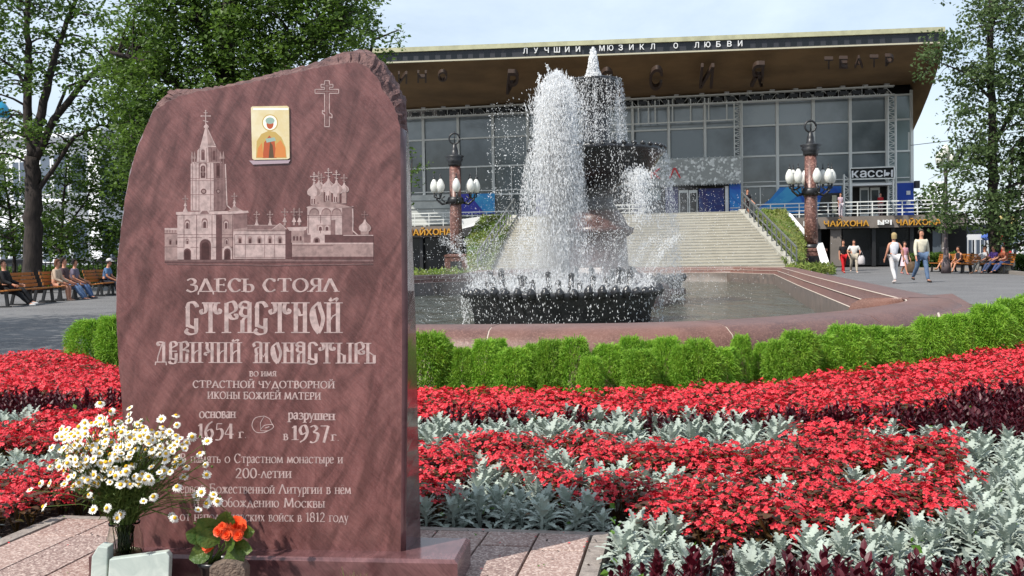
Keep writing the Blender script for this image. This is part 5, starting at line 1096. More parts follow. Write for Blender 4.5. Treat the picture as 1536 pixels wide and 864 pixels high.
# grass banks and white parapets
TURF = mat('turf', srgb(84, 104, 44), .9, c2=srgb(118, 116, 66), scale=1.4, bump=.7, bscale=30)
def bank(pts, label):
    top = [P(x, y, D) for x, y, D in pts]; m = MB(); n = len(top); ce = sum(top, Vector())/n
    m.add(top+[Vector((p.x, p.y, -.06)) for p in top], [tuple(range(n))]+[(i, n+i, n+(i+1) % n, (i+1) % n) for i in range(n)]); o = m.build('grass_bank', TURF); tag(o, label, 'lawn', kind='structure')
    Vv = []; 
    r = np.random.default_rng(3); k = 5000; tris = [(0, i, i+1) for i in range(1, n-1)]
    T = np.array([[list(top[a]) for a in t] for t in tris]); w8 = np.linalg.norm(np.cross(T[:, 1]-T[:, 0], T[:, 2]-T[:, 0]), axis=1); ch = r.choice(len(tris), k, p=w8/w8.sum()); u = r.uniform(0, 1, (k, 2)); sw = u.sum(1) > 1; u[sw] = 1-u[sw]
    pos = T[ch, 0]+(T[ch, 1]-T[ch, 0])*u[:, :1]+(T[ch, 2]-T[ch, 0])*u[:, 1:]; V, Fc = leaf_cloud(pos, r.uniform(.1, .26, k), r.normal(size=(k, 3))+np.array([0, -.6, .4]), .35); tag(newobj('grass', mesh_np('grass', V, Fc, [MATS['grass_blade']])), 'grass growing on the sloping bank', 'grass', kind='stuff')
mat('grass_blade', srgb(96, 128, 46), .7, c2=srgb(132, 136, 70), scale=1.0, transl=.2)
bank([(1134, 315, 57), (1176, 314, 59), (1208, 362, 54), (1206, 390, 50), (1178, 392, 48.6), (1160, 354, 52.5)], 'grassy bank beside the right edge of the stairs')
bank([(724, 324, 60), (773, 323, 58.5), (757, 353, 55), (736, 396, 51.5), (703, 398, 52), (700, 358, 57)], 'grassy bank beside the left edge of the stairs')
for pts, lab in (([(1177, 317, 60), (1186, 320, 60), (1214, 352, 57), (1212, 358, 57)], 'white slanted parapet above the grass bank right of the stairs'), ([(1226, 364, 54), (1234, 364, 54), (1246, 400, 50), (1236, 402, 50)], 'white slanted ramp wall beside the granite lamp pedestal'), ([(686, 330, 61), (738, 322, 60), (736, 332, 60), (690, 344, 61)], 'white slanted parapet above the left grass bank')):
    o = MB().prism([P(*q) for q in pts], (0, .35, 0)).build('parapet', WHT); tag(o, lab, 'parapet')
# strip of grass just behind the basin rim
for x0, x1, lab in ((615, 735, 'short grass strip behind the far left rim of the basin'), (1180, 1250, 'short grass strip at the foot of the lamp pedestal')):
    k = 1500; r = np.random.default_rng(x0); pxs = r.uniform(x0, x1, k); Dd = r.uniform(45.6, 49.5, k) if x0 < 1000 else r.uniform(46, 49, k); pos = np.array([[P(a, 400, d).x, d, -.06] for a, d in zip(pxs, Dd)]); pos[:, 2] = r.uniform(.0, .42, k)
    V, Fc = leaf_cloud(pos, r.uniform(.12, .3, k), r.normal(size=(k, 3))+np.array([0, -.8, .3]), .3); tag(newobj('grass', mesh_np('grass', V, Fc, [MATS['grass_blade']])), lab, 'grass', kind='stuff')
# =============== GRANITE LAMP POSTS ===============
LGR = mat('lamp_granite', srgb(104, 70, 62), .4, c2=srgb(84, 58, 52), scale=8, speck=srgb(140, 104, 94), sscale=14); GLB = mat('opal_glass', (.86, .86, .82), .15, transl=.3)
def lamp(px, D, label):
    b0 = P(px, 400, D); t = thing('granite_lamp_post', label, 'lamp post', (b0.x, b0.y, -.06), 'granite lamp posts flanking the stairs'); c = Vector((b0.x, b0.y, 0))
    M = Matrix.Translation(c)
    m = MB(); m.lathe([(.98, -.07), (.98, .2), (.92, .26), (.9, 1.0), (.94, 1.06), (.94, 1.16), (.6, 1.22)], c, 4, sm=False)
    for i, v in enumerate(m.v): a = math.pi/4; x, y = v[0]-c.x, v[1]-c.y; m.v[i] = (c.x+x*math.cos(a)-y*math.sin(a), c.y+x*math.sin(a)+y*math.cos(a), v[2])
    m.build('pedestal', LGR, t); MB().box(c.x-.32, c.x+.32, c.y-.665, c.y-.63, .3, .8).build('plaque', IRON, t)
    MB().lathe([(.46, 1.2), (.48, 1.3), (.42, 1.36), (.42, 1.42)], c, 20).build('base_ring', IRON, t)
    MB().lathe([(.36, 1.4), (.35, 2.5), (.31, 6.25)], c, 24).build('shaft', LGR, t)
    MB().lathe([(.34, 6.2), (.37, 6.3), (.35, 6.4), (.47, 6.58), (.38, 6.62), (.52, 6.74), (.44, 6.8), (.2, 6.85), (.17, 7.15), (.1, 7.42), (.05, 7.46)], c, 16, f=lambda j, n: 1+.1*(j % 2)).build('capital', IRON, t)
    m = MB(); m.tube([c+Vector((.3*math.cos(a), 0, 7.76+.3*math.sin(a))) for a in np.linspace(0, 6.2832, 17)], .055, 6); m.tube([c+Vector((0, 0, 7.4)), c+Vector((0, 0, 8.15))], .03, 6); m.build('wreath', IRON, t)
    MB().lathe([(.42, 4.05), (.5, 4.15), (.46, 4.35), (.4, 4.45)], c, 16).build('bracket_ring', IRON, t)
    for a in (0, 90, 180, 270):
        a = math.radians(a+8); d = Vector((math.cos(a), math.sin(a), 0)); s = Vector((-d.y, d.x, 0)); m = MB()
        m.tube([c+d*.4+Vector((0, 0, 4.15)), c+d*.75+Vector((0, 0, 4.05)), c+d*1.05+Vector((0, 0, 4.3)), c+d*1.1+Vector((0, 0, 4.6))], [.08, .075, .06, .05], 6)
        m.tube([c+d*.55+Vector((0, 0, 4.1)), c+d*.8+Vector((0, 0, 4.35)), c+d*.6+Vector((0, 0, 4.5))], .04, 5)
        hs = [(1.2, 0), (.85, .33), (.85, -.33)] if abs(d.x) > .5 else [(.75, 0)]
        for u, v in hs: e = c+d*u+s*v; m.tube([c+d*.9+Vector((0, 0, 4.35)), e+Vector((0, 0, 4.45)), e+Vector((0, 0, 4.68))], [.045, .04, .07], 6)
        arm = m.build('arm', IRON, t)
        for u, v in hs:
            e = c+d*u+s*v; MB().lathe([(.07, 4.68), (.15, 4.74), (.225, 4.95), (.22, 5.12), (.17, 5.28), (.09, 5.42), (.05, 5.48)], e, 14).build('globe', GLB, t)
            MB().lathe([(.075, 5.47), (.06, 5.55), (.02, 5.6), (.035, 5.68), (.01, 5.78)], e, 8).build('finial', IRON, t)
lamp(1217, 54, 'tall reddish granite lamp post with white globes right of the stairs'); lamp(685, 57, 'tall reddish granite lamp post with white globes left of the stairs, next to the stone')
def street_lamp(px, D, z, label, pyg=232):
    b0 = P(px, 400, D); c = Vector((b0.x, b0.y, 0)); zg = P(px, pyg, D).z; t = thing('street_lamp', label, 'street lamp', (c.x, c.y, -.06)); s = D/45
    MB().lathe([(.22, -.06), (.2, .4), (.14, .5), (.11, 1.0), (.085, 1.1), (.07, zg-1.0), (.11, zg-.9), (.06, zg-.6)], c, 14).build('post', mat('post_paint', srgb(96, 84, 86), .5), t)
    MB().bar(c+Vector((-.42, 0, zg-.55)), c+Vector((.42, 0, zg-.55)), .08).build('cross_arm', IRON, t)
    for x, dz in ((0, .25), (.28, -.1), (-.28, -.1)): MB().lathe([(.08, zg-.42+dz), (.16, zg-.34+dz), (.2, zg-.1+dz), (.16, zg+.08+dz), (.08, zg+.18+dz), (.02, zg+.24+dz)], c+Vector((x, 0, 0)), 12).build('globe', GLB, t)
street_lamp(1419, 46, 0, 'slender street lamp with white globes by the tree at the right')
MB().tube([P(1366, 218, 68), P(1450, 208, 60), P(1600, 188, 52)], .02, 4).build('overhead_wire', IRON); tag(bpy.data.objects['overhead_wire'], 'thin overhead wire running from the theatre corner to the right', 'wire')
# =============== TREES ===============
BARK = mat('bark', srgb(62, 54, 50), .95, c2=srgb(38, 33, 31), scale=10, bump=.8, stretch=(1, 1, .25)); LFS = [mat('tree_leaf_%d' % i, srgb(*a), .5, c2=srgb(*b), scale=.9, transl=.5, lo=.3, hi=.7) for i, (a, b) in enumerate([((60, 86, 32), (94, 122, 46)), ((66, 94, 34), (106, 134, 54)), ((70, 92, 50), (104, 124, 76))])]
def tree(label, base, D, limbs, clumps, leaf, mat_i, seed, name='tree', cat='tree', group=None, depth=1.0, dens_=1.0, flat=.5):
    rr = random.Random(seed); r = np.random.default_rng(seed); b0 = P(base[0], 400, D); t = thing(name, label, cat, (b0.x, b0.y, -.06), group)
    tk = MB(); segs = []
    for li, (pts, r0, r1) in enumerate(limbs):
        W = [P(x, y, D+(dz[0] if (dz := tuple(q[2:])) else 0)) for q in pts for x, y in [q[:2]]]
        if li == 0: W[0].z = -.1
        k = len(W); cr3 = []
        for i in range(k-1):
            for j in range(4): cr3.append(W[i].lerp(W[i+1], j/4)+(Vector((rr.uniform(-1, 1), rr.uniform(-1, 1), 0))*r0*.18 if (i or j) else Vector()))
        cr3.append(W[-1]); rs = np.linspace(r0, r1, len(cr3)); rs = list(rs)
        if li == 0: rs[0] *= 1.35
        tk.tube(cr3, rs, 9 if r0 > .15 else 6); segs += [(p, q_) for p, q_ in zip(cr3, rs)]
    pos, nr, sz = [], [], []
    for (x, y, rx, ry, n) in clumps:
        Dc = D+rr.uniform(-1, 1)*depth*1.6; c = P(x, y, Dc); Rx = rx*Dc/F; Ry = ry*Dc/F; n = int(n*dens_)
        near = min(segs, key=lambda s_: (s_[0]-c).length+max(0, s_[0].z-c.z)*.8); L = (near[0]-c).length
        if L > .1:
            mid = near[0].lerp(c, .5)+Vector((0, 0, L*.12)); rb_ = min(near[1]*.6, .02+.018*L); tk.tube([near[0], near[0].lerp(mid, .55)+Vector((0, 0, L*.03)), mid, mid.lerp(c, .6), c], [rb_, rb_*.8, rb_*.6, rb_*.4, .008], 5, cap=False)
        for s_ in range(3): tk.tube([c, c+Vector((rr.uniform(-1, 1)*Rx, rr.uniform(-1, 1)*Rx, rr.uniform(-.8, .6)*Ry))], [.014, .005], 4, cap=False)
        g = r.normal(size=(n, 3))*.5; g[:, 2] *= 1.0; p = np.array(c)+g*np.array([Rx, Rx, Ry])
        # sprays: leaves gathered on short twigs
        k = max(3, n//9); tw = np.array(c)+r.normal(size=(k, 3))*.55*np.array([Rx, Rx, Ry]); ch = r.integers(0, k, n); p = tw[ch]+r.normal(size=(n, 3))*np.array([leaf*1.1, leaf*1.1, leaf*.55])
        pos.append(p); nr.append(r.normal(size=(n, 3))*flat+np.array([.0, -.15, .8])); sz.append(r.uniform(.7, 1.3, n)*leaf)
    tk.build('trunk', BARK, t)
    V, Fc = leaf_cloud(np.concatenate(pos), np.concatenate(sz), np.concatenate(nr), .75); newobj('crown', mesh_np('crown', V, Fc, [LFS[mat_i]]), t); return t
def fill(poly, nC, rx, ry, n, seed, holes=()):
    rr = random.Random(seed); o = []; xs = [p[0] for p in poly]; ys = [p[1] for p in poly]; tr = 0
    while len(o) < nC and tr < nC*60:
        tr += 1; x, y = rr.uniform(min(xs), max(xs)), rr.uniform(min(ys), max(ys))
        if inpoly(x, y, poly) and not any(inpoly(x, y, h) for h in holes) and all((x-a[0])**2/(rx*.55)**2+(y-a[1])**2/(ry*.55)**2 > 1 for a in o[-200:]):
            s = rr.uniform(.7, 1.3); o.append((x, y, rx*s, ry*s, n*s))
    return o
tree('tall tree with dark forked trunk and sparse spreading leaves behind the left bench', (50, 440), 38,
     [([(48, 445), (50, 340), (50, 285), (49, 235)], .36, .27), ([(49, 238), (42, 180), (43, 100), (40, 30), (42, -60)], .2, .07), ([(50, 238), (62, 170), (78, 100), (92, 55), (125, -30)], .2, .06), ([(54, 236), (80, 180), (115, 135), (150, 100), (200, 92)], .17, .05), ([(55, 290), (85, 245), (112, 205), (150, 188), (190, 190)], .1, .03), ([(44, 140), (25, 105), (-10, 80)], .08, .03), ([(80, 180), (100, 130), (150, 112)], .07, .03)],
     fill([(-40, -50), (150, -50), (150, 40), (235, 60), (238, 180), (170, 215), (100, 232), (60, 215), (-40, 235)], 100, 27, 15, 105, 1, [[(60, 110), (105, 95), (105, 170), (70, 200)], [(0, 120), (35, 110), (30, 215), (0, 230)]]), .17, 0, 1, depth=1.3)
tree('big dense leafy tree towering behind the memorial stone', (330, 440), 30, [([(335, 430), (330, 250), (335, 120), (345, 0)], .4, .2), ([(332, 200), (260, 120), (210, 90), (165, 78)], .16, .05), ([(333, 180), (430, 90), (510, 40)], .16, .05), ([(334, 120), (300, 40), (290, -50)], .16, .06), ([(334, 230), (250, 190), (200, 200)], .1, .04)],
     fill([(215, -60), (530, -60), (552, 10), (555, 60), (520, 90), (430, 110), (400, 150), (250, 165), (225, 250), (185, 300), (190, 170), (172, 130), (165, 75), (195, 30)], 215, 31, 18, 200, 2, [[(395, 20), (425, 12), (430, 34), (400, 40)], [(300, 60), (320, 54), (322, 72), (303, 76)], [(240, 100), (262, 92), (266, 110), (244, 118)]]), .13, 1, 2, depth=1.2)
tree('lighter leafy branches reaching out beside the roof left of the fountain', (600, 430), 33, [([(580, 430), (560, 250), (545, 120), (560, 60), (598, 45)], .12, .02)], [(560, 70, 20, 14, 70), (582, 80, 18, 8, 60), (592, 52, 14, 7, 30), (575, 95, 14, 8, 30), (600, 66, 9, 5, 16), (598, 45, 8, 4, 12), (548, 45, 18, 14, 80), (535, 20, 18, 14, 70)], .13, 1, 9, depth=.3)
tree('shadowy undergrown tree left of the stone below the big crown', (210, 420), 40, [([(192, 430), (190, 330), (195, 250), (200, 180)], .14, .05)], fill([(158, 170), (240, 160), (240, 400), (180, 402), (150, 330), (172, 250)], 46, 26, 17, 150, 3), .17, 0, 3, depth=1)
tree('small young tree with low crown behind the seated people', (105, 420), 41, [([(92, 425), (92, 360), (96, 290), (100, 250)], .08, .03), ([(93, 350), (130, 300), (140, 270)], .05, .02)], fill([(52, 330), (85, 262), (120, 235), (165, 250), (172, 330), (160, 390), (110, 392), (60, 378)], 48, 22, 13, 105, 4), .16, 0, 4, depth=1)
tree('low leafy tree at the left edge of the photo behind the first bench', (5, 420), 42, [([(22, 425), (20, 360), (12, 300), (5, 250)], .08, .03)], fill([(-60, 240), (20, 236), (50, 290), (48, 380), (-60, 395)], 36, 24, 15, 120, 5), .17, 0, 5, depth=1)
tree('tall tree with long drooping leafy branches at the right edge beside the bench', (1492, 400), 45, [([(1493, 402), (1491, 330), (1489, 240), (1487, 150), (1485, 40), (1490, -60)], .26, .1), ([(1490, 220), (1530, 140), (1560, 80)], .1, .04), ([(1488, 150), (1450, 110), (1400, 90)], .07, .02), ([(1489, 250), (1440, 240), (1418, 262)], .06, .02), ([(1509, 402), (1512, 300), (1520, 220)], .1, .05)],
     fill([(1440, -50), (1640, -50), (1640, 390), (1530, 372), (1470, 352), (1405, 338), (1412, 250), (1440, 215), (1438, 130), (1418, 100), (1400, 70), (1430, 40), (1448, 10)], 170, 25, 16, 165, 6, [[(1505, 90), (1530, 80), (1536, 130), (1510, 140)], [(1446, 60), (1462, 58), (1462, 90), (1446, 92)], [(1500, 200), (1520, 195), (1520, 225), (1500, 228)], [(1425, 170), (1452, 165), (1450, 215), (1420, 225)]])+[(1395, 88, 18, 12, 90), (1385, 108, 14, 10, 60), (1405, 120, 12, 14, 50), (1425, 190, 10, 22, 40), (1420, 60, 16, 14, 70)], .17, 2, 6, depth=1.1, flat=.7)
tree('slim tree added in place of a dark foliage reflection, beyond the left lamp post next to the stone', (618, 400), 60, [([(612, 405), (615, 330), (618, 240)], .1, .03)], [(616, 232, 12, 10, 45), (622, 255, 14, 10, 60), (614, 275, 14, 10, 60), (630, 248, 10, 6, 25), (610, 300, 12, 9, 40)], .18, 0, 7, depth=.6)  # leafy tree added to stand for branches reflected in the glass
tree('distant round tree behind the terrace railing at the right', (1398, 400), 95, [([(1396, 385), (1397, 330)], .25, .1)], fill([(1374, 300), (1400, 294), (1412, 305), (1412, 330), (1374, 330)], 16, 14, 9, 90, 8), .3, 0, 8, depth=1)
# tree outside the frame on the left; its crown shades the left path
_c = [(-15.5, 10.5), (-13, 12.5), (-17, 13.5), (-14.5, 15), (-18, 10), (-12.5, 9.5)]
t = thing('tree', 'tree standing just outside the left of the photo that shades the path', 'tree', (-15.6, 12, -.06)); tk = MB().tube([(-15.6, 12, -.1), (-15.5, 12.1, 3), (-15.4, 12, 6)], [.3, .24, .12], 9)
pos = []
for i, (x, y) in enumerate(_c*2): c = np.array([x, y, 6.5+(i % 4)*.8]); tk.tube([(-15.5, 12.1, 4), tuple(c)], [.1, .03], 5); pos.append(c+RNG.normal(size=(1500, 3))*np.array([1.3, 1.3, .8]))
tk.build('trunk', BARK, t); pos = np.concatenate(pos); V, Fc = leaf_cloud(pos, RNG.uniform(.12, .22, len(pos)), RNG.normal(size=(len(pos), 3))*.5+np.array([0, 0, .8]), .8); newobj('crown', mesh_np('crown', V, Fc, [LFS[0]]), t)
# =============== BACKGROUND BUILDINGS ===============
PLAS = mat('white_plaster', (.84, .85, .86), .8, c2=(.78, .79, .81), scale=.3); WIN = mat('far_window', srgb(92, 102, 116), .2); ROOFG = mat('grey_roof', srgb(120, 126, 136), .6)
def facade(name, label, px0, px1, D0, D1, ztop, wins, m, cat='building', cornice=True, floors=None, deep=14, zb=-.1):
    a = P(px0, 300, D0); b = P(px1, 300, D1); a.z = b.z = 0; u = (b-a).normalized(); n = Vector((u.y, -u.x, 0)); t = thing(name, label, cat, tuple((a+b)/2)); L = (b-a).length
    MB().prism([Vector((a.x, a.y, zb)), Vector((b.x, b.y, zb)), Vector((b.x, b.y, ztop)), Vector((a.x, a.y, ztop))], -n*deep).build('wall', m, t)
    if cornice:
        for z, h, o_ in ((ztop-.1, .5, .5), (ztop*.52, .3, .25)): MB().prism([Vector((a.x, a.y, z)), Vector((b.x, b.y, z)), Vector((b.x, b.y, z+h)), Vector((a.x, a.y, z+h))], n*o_).build('cornice', PLAS if m is PLAS else m, t)
    nW, rows, ww = wins
    for i in range(nW):
        for (z0, z1) in rows:
            s = L*(i+.5)/nW; c = a+u*s; f = MB(); w2 = ww/2
            f.prism([c-u*(w2+.18)+Vector((0, 0, z0-.18))+n*.02, c+u*(w2+.18)+Vector((0, 0, z0-.18))+n*.02, c+u*(w2+.18)+Vector((0, 0, z1+.18))+n*.02, c-u*(w2+.18)+Vector((0, 0, z1+.18))+n*.02], n*.12); fo_ = f.build('window', PLAS, t)
            MB().prism([c-u*w2+Vector((0, 0, z0))+n*.145, c+u*w2+Vector((0, 0, z0))+n*.145, c+u*w2+Vector((0, 0, z1))+n*.145, c-u*w2+Vector((0, 0, z1))+n*.145], n*.02).build('pane', WIN, fo_)
            MB().bar(c+n*.18+Vector((0, 0, z0)), c+n*.18+Vector((0, 0, z1)), .08, .04, up=(0, 1, 0)).build('bar', PLAS, fo_)
    return t
facade('white_building', 'long white plastered building with tall windows behind the trees at the left', -170, 82, 84, 80, 11.2, (8, [(1.2, 4), (6.2, 9.2)], 1.3), PLAS)
facade('white_building', 'white wing with pilasters behind the tree just left of the stone', 148, 300, 79, 88, 11.2, (6, [(1.2, 4), (6.2, 9.2)], 1.3), PLAS)
ct = P(116, 300, 82); t = thing('corner_rotunda', 'white rounded corner tower with tall windows between the white wings', 'building', (ct.x, ct.y, 0)); c0 = Vector((ct.x, ct.y, 0))
MB().lathe([(2.9, -.1), (2.9, 5.6), (3.1, 5.7), (3.1, 6.0), (2.9, 6.1), (2.9, 10.6), (3.3, 10.8), (3.3, 11.2), (3.0, 11.3)], c0, 28).build('wall', PLAS, t)
for k in range(7):
    a = math.radians(180+14+k*25.5); d = Vector((math.cos(a), math.sin(a), 0)); s = Vector((-d.y, d.x, 0))
    for z0, z1 in ((1.2, 4.2), (6.6, 9.6)):
        w_ = .5; q = c0+d*2.9; f = MB().prism([q-s*w_*1.3+Vector((0, 0, z0-.2)), q+s*w_*1.3+Vector((0, 0, z0-.2)), q+s*w_*1.3+Vector((0, 0, z1+.2)), q-s*w_*1.3+Vector((0, 0, z1+.2))], d*.12).build('window', PLAS, t)
        MB().prism([q-s*w_+Vector((0, 0, z0))+d*.13, q+s*w_+Vector((0, 0, z0))+d*.13, q+s*w_+Vector((0, 0, z1))+d*.13, q-s*w_+Vector((0, 0, z1))+d*.13], d*.02).build('pane', WIN, f)
dm = P(-2, 170, 120); MB().lathe([(1.15, 0), (1.3, .5), (1.2, 1.1), (.85, 1.7), (.35, 2.2), (.08, 2.7), (.03, 3.6)], (dm.x, dm.y, dm.z-.6), 20).build('dome', mat('turquoise_dome', srgb(40, 140, 176), .35), tt_ := thing('church_tower', 'turquoise onion dome of a distant church above the roofs at the left', 'church', (dm.x, dm.y, 0))); MB().lathe([(1.1, 0), (1.1, dm.z-.5)], (dm.x, dm.y, -.0), 16).build('tower', PLAS, tt_)
YEL = mat('yellow_plaster', srgb(216, 196, 130), .8); SHOP = mat('shop_dark', srgb(40, 44, 56), .4)
facade('yellow_building', 'pale yellow building far behind the bench at the right', 1495, 1535, 110, 108, 4.6, (4, [(.6, 2.6)], .8), YEL, cornice=False)
s_ = facade('shop_front', 'dark shop front with round blue sign beyond the right bench', 1440, 1496, 100, 102, 4.2, (3, [(.4, 2.2)], 1.0), SHOP, cornice=False)
q = P(1479, 355, 98.5); MB().ball(q, .5, 14, 8, sc=(1, .3, .75)).build('round_sign', PCY if False else mat('blue_round_sign', srgb(90, 120, 200), .4), s_); MB().box(q.x-1.7, q.x+1.7, q.y+.2, q.y+.3, q.z-.3, q.z+.25).build('sign_bar', WHT, s_); MB().box(q.x-1.5, q.x+1.5, q.y+.2, q.y+.3, q.z+1.2, q.z+1.9).build('sign_bar', WHT, s_)
facade('white_building', 'far white building at the right edge beyond the trees', 1532, 1620, 92, 92, 7.5, (4, [(.8, 2.6), (4.2, 6.2)], 1.0), PLAS, deep=.6)
w_ = facade('white_tower_block', 'distant white stepped building seen over the terrace railing at the right', 1383, 1440, 190, 190, 9, (6, [(1, 3), (5, 7)], 1.2), PLAS, deep=10)
q = P(1408, 300, 193); MB().box(q.x-2.5, q.x+2.5, 191, 197, 8, 11.6).build('upper_storey', PLAS, w_); MB().box(q.x-.9, q.x+.9, 192, 195, 11.6, 14).build('lantern', PLAS, w_)
facade('grey_building', 'long grey building glimpsed far behind the trees at the left', -120, 60, 140, 130, 9, (12, [(2, 4), (5.5, 7.5)], 1.3), mat('grey_plaster', srgb(176, 176, 176), .8))
# letter А-shaped red sign by the yellow building, round road sign on its post
q = P(1503, 364, 80); m = MB(); m.bar(q+Vector((-.6, 0, -.9)), q+Vector((0, 0, .9)), .28); m.bar(q+Vector((.6, 0, -.9)), q+Vector((0, 0, .9)), .28); m.bar(Vector((q.x, q.y, -.07)), q+Vector((0, .1, -.5)), .14); tag(m.build('metro_sign', mat('red_sign', srgb(200, 50, 40), .5)), 'red peaked sign like a letter beside the yellow building', 'sign')
t = thing('road_sign', 'round grey sign on a dark post behind the stone urn at the right', 'road sign', tuple(P(1523, 400, 60))); q = P(1523, 352, 60); m = MB(); m.bar(Vector((q.x, q.y, -.07)), q+Vector((0, 0, .4)), .09, up=(0, 1, 0)); m.build('post', IRON, t); MB().tube([q+Vector((0, -.06, 0)), q+Vector((0, -.1, 0))], [.5, .5], 20, sm=False).build('disc', mat('grey_blue_sign', srgb(110, 122, 138), .4), t)
# hedge and kerb at the right, low fence on the left
HG = LFS[0]
def hedge(px0, px1, D, h, n, label):
    a, b = P(px0, 400, D), P(px1, 400, D); p = np.stack([RNG.uniform(a.x, b.x, n), D+RNG.uniform(0, 1.2, n), RNG.uniform(-.05, 1, n)**.7*h], 1); p[:, 2] = np.nan_to_num(p[:, 2]); V, Fc = leaf_cloud(p, RNG.uniform(.1, .2, n), RNG.normal(size=(n, 3))+np.array([0, -.5, .6]), .7); tag(newobj('hedge', mesh_np('hedge', V, Fc, [HG])), label, 'hedge', kind='stuff')
hedge(1372, 1440, 56, .8, 3500, 'low green hedge in front of the cafe window right of the walking man'); hedge(1500, 1620, 48, .7, 4500, 'low hedge behind the stone urn at the right edge'); hedge(-80, 190, 46, .9, 9000, 'low dark hedge behind the benches at the left')
KER = mat('kerb_stone', srgb(140, 132, 124), .9, bump=.3)
for (x0, y0, x1, y1, lab) in ((1470, 406, 1640, 424, 'stone kerb beside the urn at the right edge'), (1376, 405, 1470, 406, 'stone kerb below the hedge at the right')):
    a, b = G(x0, y0, -.07), G(x1, y1, -.07); k = max(2, int((b-a).length/1.0)); t = thing('kerb', lab, 'kerb', tuple(a)); t['kind'] = 'structure'; del t['category']
    for i in range(k): MB().bar(a.lerp(b, i/k)+Vector((0, 0, .04)), a.lerp(b, (i+.985)/k)+Vector((0, 0, .04)), .16, .2).build('kerb_stone', KER, t)
fn_t = thing('fence', 'low dark metal fence behind the benches at the left', 'fence', tuple(P(80, 400, 44)))
a, b = P(-60, 400, 44), P(190, 400, 44); a.z = b.z = 0
for z in (.25, 1.05): MB().bar(a+Vector((0, 0, z)), b+Vector((0, 0, z)), .05).build('rail', IRON, fn_t)
for i in range(36): q = a.lerp(b, i/35); MB().bar(q+Vector((0, 0, -.07)), q+Vector((0, 0, 1.1)), .035, up=(0, 1, 0)).build('picket', IRON, fn_t)
def car(px, D, rz, paint, label, name='parked_car', h=1.45, L=4.2):
    c = P(px, 400, D); t = thing(name, label, 'car', (c.x, c.y, -.07)); M = Matrix.Translation((c.x, c.y, -.07)) @ Matrix.Rotation(rz, 4, 'Z'); l = L/2
    pr = [(-l, .35), (-l, .8), (-l+.25, .92), (-l*.62, 1.0), (-l*.38, h), (l*.35, h), (l*.62, .98), (l-.15, .85), (l, .7), (l, .35)]
    b = MB(); n = len(pr); W = .85
    rows = [[M @ Vector((x, s*W*(.82 if z > 1.05 else 1), z)) for x, z in pr] for s in (-1, 1)]; b.add(rows[0]+rows[1], [tuple(range(n)), tuple(range(2*n-1, n-1, -1))]+[(i, n+i, n+(i+1) % n, (i+1) % n) for i in range(n)]); o = b.build('body', paint, t); bevel(o, .06, 2)
    for s in (-1, 1): MB().add([M @ Vector((x, s*(W*.9+.03), z)) for x, z in ((-l*.55, 1.03), (-l*.36, h-.1), (l*.33, h-.1), (l*.54, 1.02))], [(0, 1, 2, 3)]).build('side_window', BLK2, t)
    for x in (-l*.6, l*.6):
        for s in (-1, 1):
            w = MB().tube([M @ Vector((x, s*(W-.12), .33)), M @ Vector((x, s*(W+.03), .33))], [.33, .33], 16).build('wheel', IRON, t); MB().tube([M @ Vector((x, s*(W), .33)), M @ Vector((x, s*(W+.05), .33))], [.18, .16], 10).build('hub_cap', ALU, w)
car(30, 60, .1, mat('dark_car_paint', srgb(30, 34, 42), .2, coat=.6), 'dark parked car glimpsed behind the first bench at the left'); car(118, 66, .05, mat('silver_car_paint', srgb(150, 154, 160), .25, coat=.6), 'silver parked car glimpsed behind the seated people'); car(175, 62, .1, mat('black_car_paint', srgb(16, 17, 20), .2, coat=.6), 'black parked car at the left edge of the stone')
# =============== BENCHES, URN ===============
SLAT = mat('orange_wood', srgb(176, 112, 48), .5, c2=srgb(146, 88, 38), scale=3, stretch=(1, 8, 8), bump=.1)
def bench(cx, cy, face, label, L=2.3, s=1.0):
    """face: angle the sitter looks toward"""
    t = thing('park_bench', label, 'bench', (cx, cy, -.07), 'orange slatted park benches'); f = Vector((math.cos(face), math.sin(face), 0)); u = Vector((-f.y, f.x, 0)); c = Vector((cx, cy, -.07))
    for k in range(5): a = c+f*(.44-.10*k)*s+Vector((0, 0, (.44-.012*k)*s)); MB().bar(a-u*L/2, a+u*L/2, .085*s, .035*s).build('seat_slat', SLAT, t)
    for k in range(4): a = c+f*(-.06-.035*k)*s+Vector((0, 0, (.52+.105*k)*s)); MB().bar(a-u*L/2, a+u*L/2, .03*s, .085*s, up=(0, 0, 1)).build('back_slat', SLAT, t)
    for e in (-.46, 0, .46):
        q = c+u*L*e; m = MB(); m.bar(q+f*.42*s, q+f*.38*s+Vector((0, 0, .42*s)), .07); m.bar(q-f*.12*s, q-f*.02*s+Vector((0, 0, .42*s)), .07); m.bar(q+f*.44*s+Vector((0, 0, .40*s)), q-f*.04*s+Vector((0, 0, .38*s)), .06); m.bar(q-f*.06*s+Vector((0, 0, .4*s)), q-f*.2*s+Vector((0, 0, .93*s)), .06)
        m.bar(q+f*.5*s+Vector((0, 0, .01)), q-f*.2*s+Vector((0, 0, .01)), .1, .05)
        if e: m.bar(q+f*.40*s+Vector((0, 0, .40*s)), q+f*.38*s+Vector((0, 0, .52*s)), .05)
        m.build('leg_frame', IRON, t)
    return c, f, u
FL_ = math.radians(2)
def gp(px, D): p = P(px, 400, D); return p.x, p.y
B1 = bench(*gp(22, 27.2), FL_, 'orange slatted bench at the left edge with a person in black trousers', 3.0); B2 = bench(*gp(92, 30.6), FL_, 'orange slatted bench holding three people, in the middle of the left row', 2.4); B3 = bench(*gp(150, 34), FL_, 'slatted bench with a reader in a blue shirt, nearest the stone', 2.2)
FR_ = math.radians(-160)
